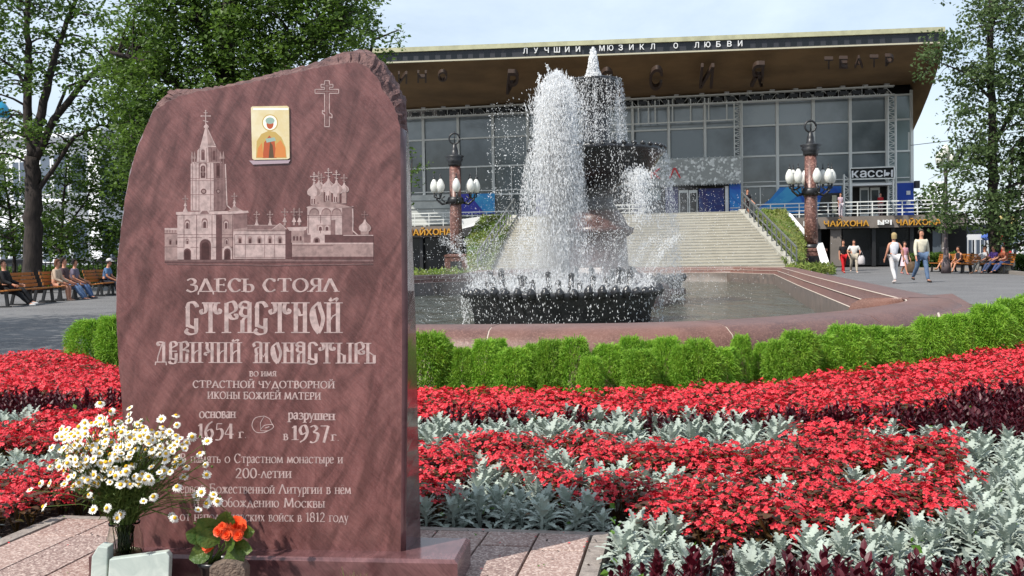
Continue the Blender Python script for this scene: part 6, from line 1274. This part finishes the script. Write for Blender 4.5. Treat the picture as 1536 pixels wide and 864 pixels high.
B4 = bench(*gp(1484, 44.5), FR_, 'orange slatted bench under the right tree with three people', 2.6); B5 = bench(*gp(1431, 48.5), FR_, 'slatted bench behind, with a person in a white cap at the right', 2.2)
for px, y in ((1509, 410),): D = F*1.12/(y-372.3); q = P(px, y, D); MB().lathe([(.34, -.07), (.34, .04), (.24, .1), (.26, .16), (.36, .24), (.38, .3), (.34, .62), (.25, .78), (.22, .8), (.24, .84), (.18, .84)], (q.x, q.y, 0), 20).build('stone_urn', mat('urn_stone', srgb(168, 162, 148), .8, c2=srgb(140, 134, 122), scale=9, bump=.3)); tag(bpy.data.objects['stone_urn'], 'pale stone litter urn beside the right bench', 'litter urn')
# =============== PEOPLE ===============
PEND = []
def skin_obj(name, nodes, edges, m, parent, root=0, sub=1):
    me = bpy.data.meshes.new(name); me.from_pydata([tuple(p) for p, r in nodes], edges, []); o = newobj(name, me, parent)
    md = o.modifiers.new('skin', 'SKIN'); md.use_smooth_shade = True; sv = me.skin_vertices[0].data
    for i, (p, r) in enumerate(nodes): sv[i].radius = (r, r); sv[i].use_root = (i == root)
    ss = o.modifiers.new('sub', 'SUBSURF'); ss.levels = sub; ss.render_levels = sub; PEND.append((o, m)); return o
def R2(v, a):  # rotate about x axis (forward is -y): positive a swings forward
    return Vector((v.x, v.y*math.cos(a)+v.z*math.sin(a), -v.y*math.sin(a)+v.z*math.cos(a)))
CL = {}
def cmat(c, rough=.85):
    k = tuple(c)
    if k not in CL: CL[k] = mat('cloth_%02x%02x%02x' % k, srgb(*c), rough, c2=srgb(*[max(0, x-16) for x in c]), scale=9, bump=.3, bscale=14)
    return CL[k]
SKINM = mat('skin', srgb(196, 142, 116), .55, c2=srgb(182, 126, 102), scale=6)
def person(loc, rz, H, label, top, bottom, shoes, hair, legs=((0, 0), (0, 0)), arms=((0, 0, 0), (0, 0, 0)), sit=False, sleeves=1, skirt=False, bare=0, lean=0, hairlen=0, headturn=0, cap=None, group=None, sc=1.0, wide=1.0, zb=-.07, twist=0):
    """legs: (thigh forward deg, knee bend deg) left,right ; arms: (forward, out, elbow) ; faces -y at rz=0"""
    t = thing('person', label, 'person', (loc[0], loc[1], zb), group); s = H/1.75; d = math.radians
    hipz = .93
    if sit: hipz = .50/s if s else .5
    hip = Vector((0, 0, 0)); up = R2(Vector((0, 0, 1)), d(-lean) if False else d(lean))
    up = Vector((0, -math.sin(d(lean)), math.cos(d(lean))))
    sp1, sp2, nk, hd = up*.18, up*.36, up*.52, up*.56
    Nn, Ee = [], []
    def add(p, r, par=None): Nn.append((Vector(p), r)); (Ee.append((par, len(Nn)-1)) if par is not None else None); return len(Nn)-1
    pel = add(hip, .125*wide); a1 = add(sp1, .115*wide, pel); a2 = add(sp2, .125*wide, a1); a3 = add(nk-up*.04, .07, a2); n1 = add(nk+up*.06, .05, a3)
    fw = Vector((0, -1, 0)); h0 = add(nk+up*.12+fw*.015, .066, n1); h1 = add(nk+up*.20+fw*.012, .082, h0); h2 = add(nk+up*.27, .062, h1); nose = add(nk+up*.165+fw*.098, .012, h0)
    J = {'hip': pel, 'sh': [], 'el': [], 'wr': [], 'hp': [], 'kn': [], 'an': [], 'toe': []}
    for k, sgn in enumerate((-1, 1)):
        fa, oa, eb = [d(v) for v in arms[k]]; S = up*.46+Vector((sgn*.17*wide, 0, 0)); dn = Vector((sgn*math.sin(oa), -math.sin(fa)*math.cos(oa), -math.cos(fa)*math.cos(oa)))
        sh = add(S, .055, a2); E_ = S+dn*.29; el = add(E_, .042, sh); fa2 = fa+eb; dn2 = Vector((sgn*math.sin(oa)*.4-(sgn*.35 if eb > .9 else 0), -math.sin(fa2), -math.cos(fa2))).normalized(); Wp = E_+dn2*.25; wr = add(Wp, .028, el)
        pm = add(Wp+dn2*.07, .034, wr); sd_ = dn2.cross(Vector((sgn, 0, 0))).normalized()
        for q, (off, ln) in enumerate(((-.03, .07), (-.01, .085), (.01, .08), (.028, .065))): f1 = add(Wp+dn2*.12+sd_*off, .010, pm); add(Wp+dn2*(.12+ln*.7)+sd_*off+Vector((-sgn*.015, 0, 0)), .008, f1)
        add(Wp+dn2*.08+sd_*.055, .010, pm)
        J['sh'].append(sh); J['el'].append(el); J['wr'].append(wr)
    for k, sgn in enumerate((-1, 1)):
        ta, kb = [d(v) for v in legs[k]]; Hp = hip+Vector((sgn*.09*wide, 0, -.03)); hp = add(Hp, .088, pel); sp = .06 if sit else .0
        td = Vector((sgn*sp, -math.sin(ta), -math.cos(ta))).normalized(); K = Hp+td*.43; kn = add(K, .058, hp); cd_ = Vector((0, -math.sin(ta-kb), -math.cos(ta-kb))); C1 = K+cd_*.16+Vector((0, .012, 0)); cf = add(C1, .056, kn); A = K+cd_*.42; an = add(A, .036, cf)
        tf = Vector((sgn*.15, -1, 0)).normalized() if abs(ta-kb) < .7 else Vector((0, -math.cos(ta-kb), -abs(math.sin(ta-kb)) * -.2)).normalized(); toe = add(A+tf*.14+Vector((0, 0, -.045)), .032, an); J['hp'].append(hp); J['kn'].append(kn); J['an'].append(an); J['toe'].append(toe)
    low = min(Nn[i][0].z-Nn[i][1] for i in J['toe']+J['an'])
    base = Vector((0, 0, (.50/s if sit else -low))) if not sit else Vector((0, 0, .52/s))
    Rz = Matrix.Rotation(rz, 3, 'Z'); W = lambda p: Rz @ ((p+base)*s*sc)+Vector((loc[0], loc[1], zb))
    S_ = s*sc; skin_obj('body', [(W(p), r*S_) for p, r in Nn], Ee, SKINM, t)
    def sub(name, ids, m, gr, ends={}):
        mp_ = {}; nn2, ee = [], []
        for i in ids: mp_[i] = len(nn2); nn2.append((W(Nn[i][0]), (Nn[i][1]+gr)*S_))
        for a, b in Ee:
            if a in mp_ and b in mp_: ee.append((mp_[a], mp_[b]))
        for (i, j, f, rr_) in ends.get('x', []):  # partial segment from i toward j
            nn2.append((W(Nn[i][0].lerp(Nn[j][0], f)), rr_*S_)); ee.append((mp_[i], len(nn2)-1))
        return skin_obj(name, nn2, ee, m, t)
    ids = [pel, a1, a2, a3]+J['sh']; xs = []
    if sleeves == 2: ids += J['el']+J['wr']
    elif sleeves == 1: xs = [(J['sh'][k], J['el'][k], .75, .058) for k in (0, 1)]
    sub('top', ids, cmat(top), .018, {'x': xs})
    if skirt:
        if sit:
            nn2 = [(W(Nn[pel][0]), .15*S_)]+[(W((Nn[J['hp'][0]][0].lerp(Nn[J['kn'][0]][0], f)+Nn[J['hp'][1]][0].lerp(Nn[J['kn'][1]][0], f))/2), .13*S_) for f in (.4, .9)]; skin_obj('skirt', nn2, [(0, 1), (1, 2)], cmat(bottom), t)
        else:
            m = MB(); pr = [(.15, .12), (.17, 0), (.21, -.2), (.26, -.45)]; vs = []; n = 16
            for r_, z in pr:
                for j in range(n): a = 2*math.pi*j/n; rr_ = r_*(1+.06*math.sin(4*a)*(-z*2)); vs.append(W(Vector((rr_*math.cos(a), rr_*.8*math.sin(a), z))))
            m.add(vs, [(i*n+j, i*n+(j+1) % n, (i+1)*n+(j+1) % n, (i+1)*n+j) for i in range(3) for j in range(n)], 0, True); m.build('skirt', cmat(bottom), t)
    else:
        if bare: sub('shorts', [pel]+J['hp'], cmat(bottom), .02, {'x': [(J['hp'][k], J['kn'][k], .6, .09) for k in (0, 1)]})
        else: sub('trousers', [pel]+J['hp']+J['kn']+[J['kn'][0]+1, J['kn'][1]+1]+J['an'], cmat(bottom), .019)
    for k in (0, 1):
        A, T = Nn[J['an'][k]][0], Nn[J['toe'][k]][0]; skin_obj('shoe', [(W(A+(A-T)*.25+Vector((0, 0, -.03))), .042*S_), (W(A.lerp(T, .5)+Vector((0, 0, -.01))), .044*S_), (W(T+(T-A)*.25), .034*S_)], [(0, 1), (1, 2)], cmat(shoes), t)
    hm = cmat(hair); hc = nk+up*.215
    m = MB(); vs = []
    for i in range(7):
        ph = math.pi/2-i*.32
        for j in range(14):
            a = 2*math.pi*j/14; front = -math.sin(a)
            ph2 = ph if front < .35 else max(ph, .55); r_ = .107; ext = hairlen if (front < .2 and i == 6) else 0
            vs.append(W(hc+Vector((r_*.92*math.cos(ph2)*math.cos(a), r_*math.cos(ph2)*math.sin(a)+.008, r_*1.05*math.sin(ph2)-ext))))
    m.add(vs, [(i*14+j, i*14+(j+1) % 14, (i+1)*14+(j+1) % 14, (i+1)*14+j) for i in range(6) for j in range(14)]+[tuple(range(14))], 0, True); m.build('hair', hm, t)
    e = MB()
    for sx_ in (-.03, .03): e.ball(W(nk+up*.20+fw*.088+Vector((sx_, 0, 0))), .011*S_, 6, 4)
    e.bar(W(nk+up*.13+fw*.08+Vector((-.022, 0, 0))), W(nk+up*.13+fw*.08+Vector((.022, 0, 0))), .01*S_); e.build('eyes_and_mouth', mat('face_detail', srgb(70, 34, 30), .5), t)['kind'] = 'stuff'
    if cap:
        m = MB(); m.lathe([(.115, 0), (.112, .05), (.08, .1), (.02, .12)], (0, 0, 0), 14); m.box(-.07, .07, -.2, -.08, -.005, .015); m.v = [tuple(W(Vector(v)+hc+Vector((0, 0, .02)))) for v in m.v]; m.build('cap', cmat(cap), t)
    t['_w'] = 0; del t['_w']
    return t, W
def bag(p, w_, h_, c, label, name='bag'):
    m = MB(); m.lathe([(w_*.42, 0), (w_*.5, h_*.15), (w_*.48, h_*.7), (w_*.3, h_*.95), (w_*.2, h_)], p, 10); t = thing(name, label, 'bag', tuple(p)); m.build('pouch', cmat(c), t); m = MB().tube([Vector(p)+Vector((-w_*.25, 0, h_*.95)), Vector(p)+Vector((0, 0, h_*1.5)), Vector(p)+Vector((w_*.25, 0, h_*.95))], [.012]*3, 5).build('handle', cmat(c), t)
walk1, walk2 = ((22, 6), (-14, 22)), ((-16, 24), (20, 5))
person(gp(1382, 34), .12, 1.80, 'man in cream long-sleeved sweater and blue jeans walking toward the camera', (206, 200, 180), (92, 112, 140), (52, 40, 36), (92, 78, 68), walk2, ((8, 12, 14), (-6, 12, 10)), sleeves=2, wide=1.05)
person(gp(1341, 33.2), math.pi+.15, 1.66, 'blonde woman in white sleeveless top and white trousers walking away', (214, 214, 220), (212, 208, 208), (200, 190, 186), (166, 146, 104), ((10, 4), (-10, 16)), ((-14, 26, 24), (4, 14, 20)), sleeves=0, hairlen=.08)
person(gp(1357, 45), .4, 1.5, 'woman in pale pink dress half hidden behind the blonde woman', (206, 150, 160), (222, 196, 204), (180, 120, 120), (52, 36, 30), walk1, ((10, 14, 30), (0, 14, 20)), skirt=True)
q = P(1368, 407, 44.6); bag((q.x, q.y, .02), .42, .5, (92, 74, 56), 'brown shopping bag beside the woman in pink', 'shopping_bag')
person(gp(1265, 50.4), .1, 1.66, 'woman in black T-shirt and bright red trousers walking by the cafe front', (28, 26, 30), (190, 24, 34), (170, 30, 36), (70, 48, 40), walk1, ((0, 10, 12), (6, 10, 30)), sleeves=1)
person(gp(1281, 49.6), -.2, 1.66, 'plump person in white shirt and beige trousers holding a white bag', (214, 212, 208), (176, 166, 150), (190, 180, 170), (34, 26, 24), walk2, ((20, 26, 70), (10, 20, 60)), sleeves=1, wide=1.25)
q = P(1292, 395, 49.3); bag((q.x, q.y, .35), .36, .45, (196, 190, 190), 'pale bag hanging from the arm of the person in white', 'handbag')
person((P(1120, 320, 55.5).x, 55.3), .5, 1.62, 'woman in dark vest and white blouse walking down the top of the stairs', (40, 34, 40), (52, 34, 38), (60, 30, 30), (60, 40, 36), walk1, ((5, 14, 20), (10, 14, 40)), skirt=True, zb=2.92)
q = P(1114, 326, 55.2); bag((q.x, q.y, 3.0), .5, .45, (110, 34, 38), 'dark red bag carried by the woman on the stairs', 'handbag')
person((P(1266, 310, 66.5).x, 67.2), .3, 1.6, 'person in pale pink clothes standing on the terrace left of the ticket office', (206, 180, 190), (200, 190, 196), (120, 100, 100), (70, 50, 44), sleeves=1, zb=ZT)
person((P(1324, 310, 68).x, 68.4), 0, 1.62, 'person in red top standing right of the ticket office door', (176, 36, 44), (150, 130, 130), (70, 60, 60), (50, 36, 30), sleeves=1, zb=ZT)
# seated: local -y must point along the bench's facing direction
def seat(B, u_off, label, top, bottom, shoes, hair, f_off=.12, H=1.7, legs=((84, 78), (80, 70)), arms=((10, 6, 52), (14, 6, 48)), **k):
    c, f, u = B; q = c+u*u_off+f*f_off; rz = math.atan2(f.y, f.x)+math.pi/2
    return person((q.x, q.y), rz, H, label, top, bottom, shoes, hair, legs, arms, sit=True, sc=.94, **k)
seat(B1, -.75, 'person in black clothes and white trainers stretching out on the leftmost bench', (26, 26, 30), (22, 23, 28), (200, 200, 200), (40, 30, 26), legs=((70, 25), (84, 50)), arms=((20, 8, 50), (20, 8, 50)), sleeves=2, lean=-8)
seat(B2, -.78, 'woman in beige top with bare legs sitting on the left bench', (198, 176, 156), (170, 150, 130), (180, 150, 130), (96, 62, 44), legs=((84, 82), (84, 84)), skirt=True, sleeves=2, lean=8, hairlen=.08)
seat(B2, -.1, 'dark-haired man in patterned shirt sitting behind the woman in beige', (92, 74, 78), (96, 120, 156), (90, 86, 90), (36, 26, 24), legs=((78, 45), (80, 52)), H=1.8, sleeves=1)
seat(B2, .62, 'dark-haired woman in black and white top with a paper on her lap', (120, 112, 130), (86, 110, 150), (80, 76, 84), (22, 18, 20), legs=((80, 50), (82, 60)), sleeves=1, lean=4, hairlen=.05)
seat(B3, .1, 'person in blue shirt and white cap reading on the bench nearest the stone', (92, 124, 164), (40, 44, 56), (30, 30, 36), (60, 44, 36), legs=((84, 70), (86, 76)), sleeves=1, cap=(206, 204, 206), lean=14)
seat(B4, -.2, 'man in pale grey T-shirt leaning back on the right bench', (176, 176, 180), (118, 116, 112), (120, 96, 80), (40, 32, 28), legs=((84, 62), (96, 80)), arms=((15, 60, 20), (30, 12, 40)), sleeves=1, lean=-6)
seat(B4, .42, 'person in purple top resting chin on hand on the right bench', (112, 84, 160), (58, 70, 100), (40, 40, 48), (60, 44, 36), legs=((82, 50), (84, 40)), arms=((30, 8, 120), (30, 8, 50)), sleeves=1, lean=6)
seat(B4, .98, 'person in brown-orange top and blue jeans at the near end of the right bench', (150, 86, 62), (60, 74, 112), (44, 44, 52), (34, 26, 24), legs=((80, 42), (82, 34)), arms=((40, 4, 30), (30, 8, 50)), sleeves=1, lean=8)
seat(B5, -.2, 'person in white cap and blue checked shirt with bare legs on the farther right bench', (110, 130, 160), (60, 60, 70), (150, 104, 60), (60, 40, 34), legs=((96, 60), (84, 78)), bare=1, sleeves=0, cap=(214, 206, 206), lean=16)
seat(B5, .5, 'person with bare legs and dark clothes beside the one in the white cap', (44, 42, 50), (40, 36, 44), (120, 90, 70), (40, 26, 24), legs=((88, 70), (84, 60)), bare=1, sleeves=0, lean=10)
q = G(1414, 407, -.07); bag((q.x, q.y, -.06), .35, .3, (170, 120, 60), 'tan bag on the ground by the farther right bench'); q = G(1440, 405, -.07); bag((q.x, q.y, -.06), .4, .35, (40, 40, 48), 'dark backpack on the ground by the right bench', 'backpack')
dg = bpy.context.evaluated_depsgraph_get()
for o, m in PEND:
    me = bpy.data.meshes.new_from_object(o.evaluated_get(dg)); o.modifiers.clear(); me.materials.clear(); me.materials.append(m); o.data = me
    me.polygons.foreach_set('use_smooth', [True]*len(me.polygons))
# =============== OFFERINGS IN FRONT OF THE STONE ===============
GLS = mat('jar_glass', (.93, .96, .92), .02, trans=1.0, ior=1.12); JW = mat('jar_water', (.66, .68, .50), .5, trans=.55, ior=1.1)
jc = P(187, 800, 3.115); jc = Vector((jc.x, jc.y, 0)); jz = zat(783, 3.115, 187)
jar = thing('glass_jar', 'big glass jar with murky water standing at the left corner of the plinth', 'jar', tuple(jc))
MB().lathe([(.046, .004), (.054, .012), (.056, .03), (.056, jz-.075), (.054, jz-.045), (.048, jz-.028), (.045, jz-.01), (.048, jz), (.044, jz+.001), (.042, jz-.01), (.045, jz-.028), (.050, jz-.045), (.052, jz-.075), (.052, .014), (.04, .009)], jc, 32).build('glass', GLS, jar)
MB().lathe([(.04, .011), (.0505, .016), (.0505, jz-.095), (.05, jz-.093)], jc, 28).build('water', JW, jar)
bq = thing('daisy_bouquet', 'large bouquet of white daisies with yellow centres in the glass jar', 'bouquet', tuple(jc+Vector((0, 0, jz))))
DW = mat('daisy_petal', (.88, .87, .80), .6, transl=.25); DY = mat('daisy_centre', srgb(226, 176, 22), .7, bump=.4, bscale=300); SG = mat('stem_green', srgb(88, 108, 44), .6, transl=.2)
def daisy(seed):
    r = random.Random(seed); m = MB(); np_ = 15; droop = r.uniform(-.25, .5)
    for k in range(np_):
        a = 2*math.pi*k/np_+r.uniform(-.08, .08); d = Vector((math.cos(a), math.sin(a), 0)); s = Vector((-d.y, d.x, 0)); L = r.uniform(.0125, .0155); dz = -droop*L+r.uniform(-.001, .001)
        m.add([d*.004+Vector((0, 0, .001)), d*L*.6+s*.0026+Vector((0, 0, dz*.35)), d*L+s*.001+Vector((0, 0, dz)), d*L-s*.001+Vector((0, 0, dz)), d*L*.6-s*.0026+Vector((0, 0, dz*.35))], [(0, 1, 2, 3, 4)], 0)
    m.ball((0, 0, .0012), .0058, 10, 6, 1, (1, 1, .7)); m.lathe([(.001, -.006), (.0045, -.002), (.004, .0)], (0, 0, 0), 6, 2); return m.mesh('daisy', [DW, DY, SG])
DM = [daisy(i) for i in range(6)]; rd = random.Random(12); fl_ = []
out_px = [(150, 605), (150, 628), (166, 617), (195, 612), (194, 622), (264, 623), (265, 637), (242, 629), (177, 632), (181, 637), (311, 662), (300, 680), (308, 697), (310, 712), (265, 730), (318, 748), (302, 738), (295, 744), (280, 700), (276, 716), (75, 700), (89, 700), (78, 672), (85, 655), (60, 725), (75, 725), (118, 640), (112, 668), (320, 742), (326, 752), (310, 755), (297, 765), (262, 777), (258, 774), (176, 777), (180, 772), (160, 762), (140, 765), (133, 742), (142, 745), (45, 735), (65, 760), (230, 745), (215, 752), (288, 655), (280, 664), (270, 658), (255, 664), (248, 690), (240, 688)]
for x, y in out_px: fl_.append((x, y))
while len(fl_) < 250:
    a = rd.uniform(0, 6.283); q = rd.random()**.6; x, y = 178+q*100*math.cos(a), 678+q*52*math.sin(a)
    if rd.random() < .35: x, y = rd.uniform(90, 215), rd.uniform(640, 730)
    if all((x-a_)**2+(y-b_)**2 > 34 for a_, b_ in fl_): fl_.append((x, y))
stems = MB(); top0 = jc+Vector((0, 0, jz))
for i, (x, y) in enumerate(fl_):
    D = 2.93+.2*rd.random() if y > 640 else 3.02+.14*rd.random(); p = P(x, y, D)
    md_ = top0.lerp(p, .55)+Vector((0, 0, .03)); b0 = jc+Vector((rd.uniform(-.03, .03), rd.uniform(-.03, .03), .03)); nk_ = top0+Vector((rd.uniform(-.033, .033), rd.uniform(-.033, .033), 0))
    q0 = p-(p-md_).normalized()*.006; stems.tube(([b0, nk_] if i % 4 == 0 else [nk_]*1)+[nk_.lerp(md_, .5)+Vector((0, 0, .012)), md_, q0], [.0016, .0016, .0014, .0012, .001][(0 if i % 4 == 0 else 1):], 4, cap=False)
    n_ = ((p-top0).normalized()*.5+Vector((-.25, -.75, .45))+Vector((rd.uniform(-.6, .6), rd.uniform(-.4, .4), rd.uniform(-.5, .5)))).normalized()
    o = newobj('daisy', DM[i % 6], bq); o.matrix_parent_inverse = Matrix.Identity(4); o.location = p-bq.location; o.rotation_euler = n_.to_track_quat('Z', 'Y').to_euler(); s = rd.uniform(.75, 1.15); o.scale = (s, s, s)
for (x0, y0, x1, y1) in ((262, 705, 330, 745), (275, 725, 345, 770), (300, 745, 305, 790), (290, 690, 318, 700), (255, 740, 292, 785), (250, 700, 285, 772), (310, 690, 300, 655), (240, 700, 262, 774)):
    a, b = P(x0, y0, 3.05), P(x1, y1, 3.08); m_ = a.lerp(b, .5)+Vector((0, 0, .012)); stems.tube([top0, a, m_, b], [.0016, .0013, .001, .0008], 4, cap=False); stems.ball(b, .0045, 6, 4)
stems.build('stem', SG, bq)['kind'] = 'stuff'
n = 6500; th_ = RNG.uniform(0, 6.283, n); q = RNG.uniform(0, 1, n); u = RNG.uniform(0, 1, n)
ctr = np.array(top0); tip = np.array([list(P(178+95*math.cos(a)*b, 690+60*math.sin(a)*b, 3.05)) for a, b in zip(th_, q)]); pos = ctr+(tip-ctr)*(.38+.62*u[:, None]); pos += RNG.normal(size=(n, 3))*.012
V, Fc = leaf_cloud(pos, RNG.uniform(.012, .03, n), RNG.normal(size=(n, 3)), .14); o = newobj('feathery_leaves', mesh_np('feathery_leaves', V, Fc, [SG]), bq); o['kind'] = 'stuff'
# marble pieces
MBL = mat('white_marble', srgb(196, 204, 196), .35, c2=srgb(160, 172, 166), scale=9, dist=1.5, lo=.3, hi=.7)
def slab(pts, D, thick, lean, m, name, label, cat):
    top = [P(x, y, D) for x, y in pts]; zb_ = min(p.z for p in top)
    for p in top: p.y += (p.z-.0)*lean
    o = MB().prism(top, (0, thick, 0)).build(name, m); bevel(o, .003, 2); tag(o, label, cat); return o
slab([(160, 842), (246, 831), (251, 838), (251, 935), (158, 935)], 2.98, .03, .12, MBL, 'marble_tablet', 'white marble tablet leaning against the jar, wider of the two', 'tablet')
slab([(134, 838), (143, 822), (158, 824), (158, 930), (133, 930)], 3.0, .05, .1, MBL, 'marble_tablet', 'narrow upright white marble piece left of the wide tablet', 'tablet')
slab([(313, 852), (336, 844), (361, 848), (367, 858), (366, 935), (313, 935)], 2.97, .06, .05, mat('grey_brown_stone', srgb(120, 104, 92), .9, c2=srgb(90, 78, 70), scale=30, bump=.8), 'rough_stone', 'grey brown rough stone in front of the black flower pot', 'stone')
pc = P(322, 850, 3.045); pc = Vector((pc.x, pc.y, 0)); pz = zat(840, 3.045, 322)
pt_ = thing('flower_pot', 'small black plastic pot at the foot of the stone', 'pot', tuple(pc)); MB().lathe([(.032, .003), (.045, pz-.015), (.05, pz-.014), (.051, pz), (.047, pz), (.045, pz-.012), (.03, .01)], pc, 28).build('pot', mat('black_plastic', srgb(26, 27, 30), .3), pt_); MB().lathe([(.043, pz-.014), (.02, pz-.01)], pc, 16).build('soil', SOIL, pt_)
bp_ = thing('potted_begonia', 'orange red begonia with broad green leaves in the small black pot', 'flower', tuple(pc+Vector((0, 0, pz))))
ORG = mat('orange_petal', (.88, .085, .02), .45, c2=(.95, .16, .05), scale=60, transl=.3); BL = mat('broad_leaf', srgb(66, 96, 36), .4, c2=srgb(98, 116, 48), scale=40, transl=.3, bump=.3)
rf_ = random.Random(4)
def rosette(c, R, n_, nm='bloom'):
    m = MB(); n_ = n_.normalized(); t0 = n_.orthogonal().normalized(); t1 = n_.cross(t0)
    for ring, (k, rr_, tilt) in enumerate(((9, 1.0, .15), (8, .8, .45), (7, .58, .8), (5, .36, 1.15), (3, .2, 1.4))):
        for i in range(k):
            a = 2*math.pi*i/k+ring*.4+rf_.uniform(-.15, .15); d = t0*math.cos(a)+t1*math.sin(a); s = n_.cross(d); L = R*rr_*rf_.uniform(.9, 1.1); e = d*math.cos(tilt)+n_*math.sin(tilt); wd = L*.55
            b0 = c+n_*R*.08*ring; m.add([b0, b0+e*L*.5+s*wd*.8, b0+e*L*.9+s*wd*.5+n_*L*.1, b0+e*L+n_*L*.06, b0+e*L*.9-s*wd*.5+n_*L*.1, b0+e*L*.5-s*wd*.8], [(0, 1, 2, 3, 4, 5)], 0, True)
    return m.build(nm, ORG, bp_)
for x, y, R in ((355, 790, .036), (312, 818, .024), (340, 802, .020), (328, 797, .018), (357, 803, .018), (334, 790, .014)): rosette(P(x, y, 3.03 if R > .02 else 3.0), R, Vector((rf_.uniform(-.3, .3), -1, .45)))
for (x, y, L, dx, dz, w_) in ((330, 812, .075, -.8, .5, .034), (322, 800, .075, -.4, .7, .034), (338, 815, .07, .3, .2, .03), (352, 812, .085, .2, -.95, .03), (318, 825, .07, -.9, -.1, .032), (340, 792, .065, .1, .9, .03), (350, 820, .07, .9, .1, .026), (345, 825, .06, .35, -.8, .026), (362, 800, .05, .9, .4, .022), (310, 808, .065, -.9, .6, .03)):
    m = MB(); leaf_strip(m, P(x, y, 3.03), Vector((dx, -.35, dz)), L, w_, .08, (.15, .75, 1.0, .95, .7, .1), up0=Vector((0, -1, .3))); m.build('leaf', BL, bp_)
m = MB()
for k in range(6): m.tube([pc+Vector((rf_.uniform(-.02, .02), rf_.uniform(-.02, .02), pz-.01)), P(322+k*7, 815, 3.04)], [.004, .003], 6)
m.build('stem', SG, bp_)['kind'] = 'stuff'
m = MB(); gc = P(527, 905, 3.0)
for k in range(60): a = rf_.uniform(0, 6.28); leaf_strip(m, (gc.x+rf_.gauss(0, .012), gc.y+rf_.uniform(-.015, .01), gc.z), Vector((math.cos(a)*.4, math.sin(a)*.3, 1)), rf_.uniform(.06, .115), .0009, .12, (1, 1, .7, .1))
tag(m.build('grass_tuft', MATS['grass_blade']), 'small tuft of grass growing at the front edge of the plinth', 'grass'); bpy.data.objects['grass_tuft']['kind'] = 'stuff'

r9 = np.random.default_rng(9); k = 260; uu = r9.uniform(-2.2, .05, k); vv = r9.uniform(-1.0, 0, k)**1; pos = np.array([list(O0+JU*a+JD*(-abs(b)**1.5)) for a, b in zip(uu, vv)]); pos[:, 2] = .008
ok = np.array([not (-wl-.02 < (Vector(p)-SL_A).dot(TU) < .02 and -.02 < (Vector(p)-SL_A).dot(TN) < .28) for p in pos]); pos = pos[ok]
V, Fc = leaf_cloud(pos, r9.uniform(.005, .014, len(pos)), r9.normal(size=(len(pos), 3))*.25+np.array([0, 0, 1]), .8); tag(newobj('fallen_petals', mesh_np('fallen_petals', V, Fc, [PET, SOIL, GRN], mi=np.repeat(r9.choice([0, 1, 1, 2], len(pos)), 2))), 'tiny fallen petals and crumbs of soil on the paving stones', 'litter', kind='stuff')
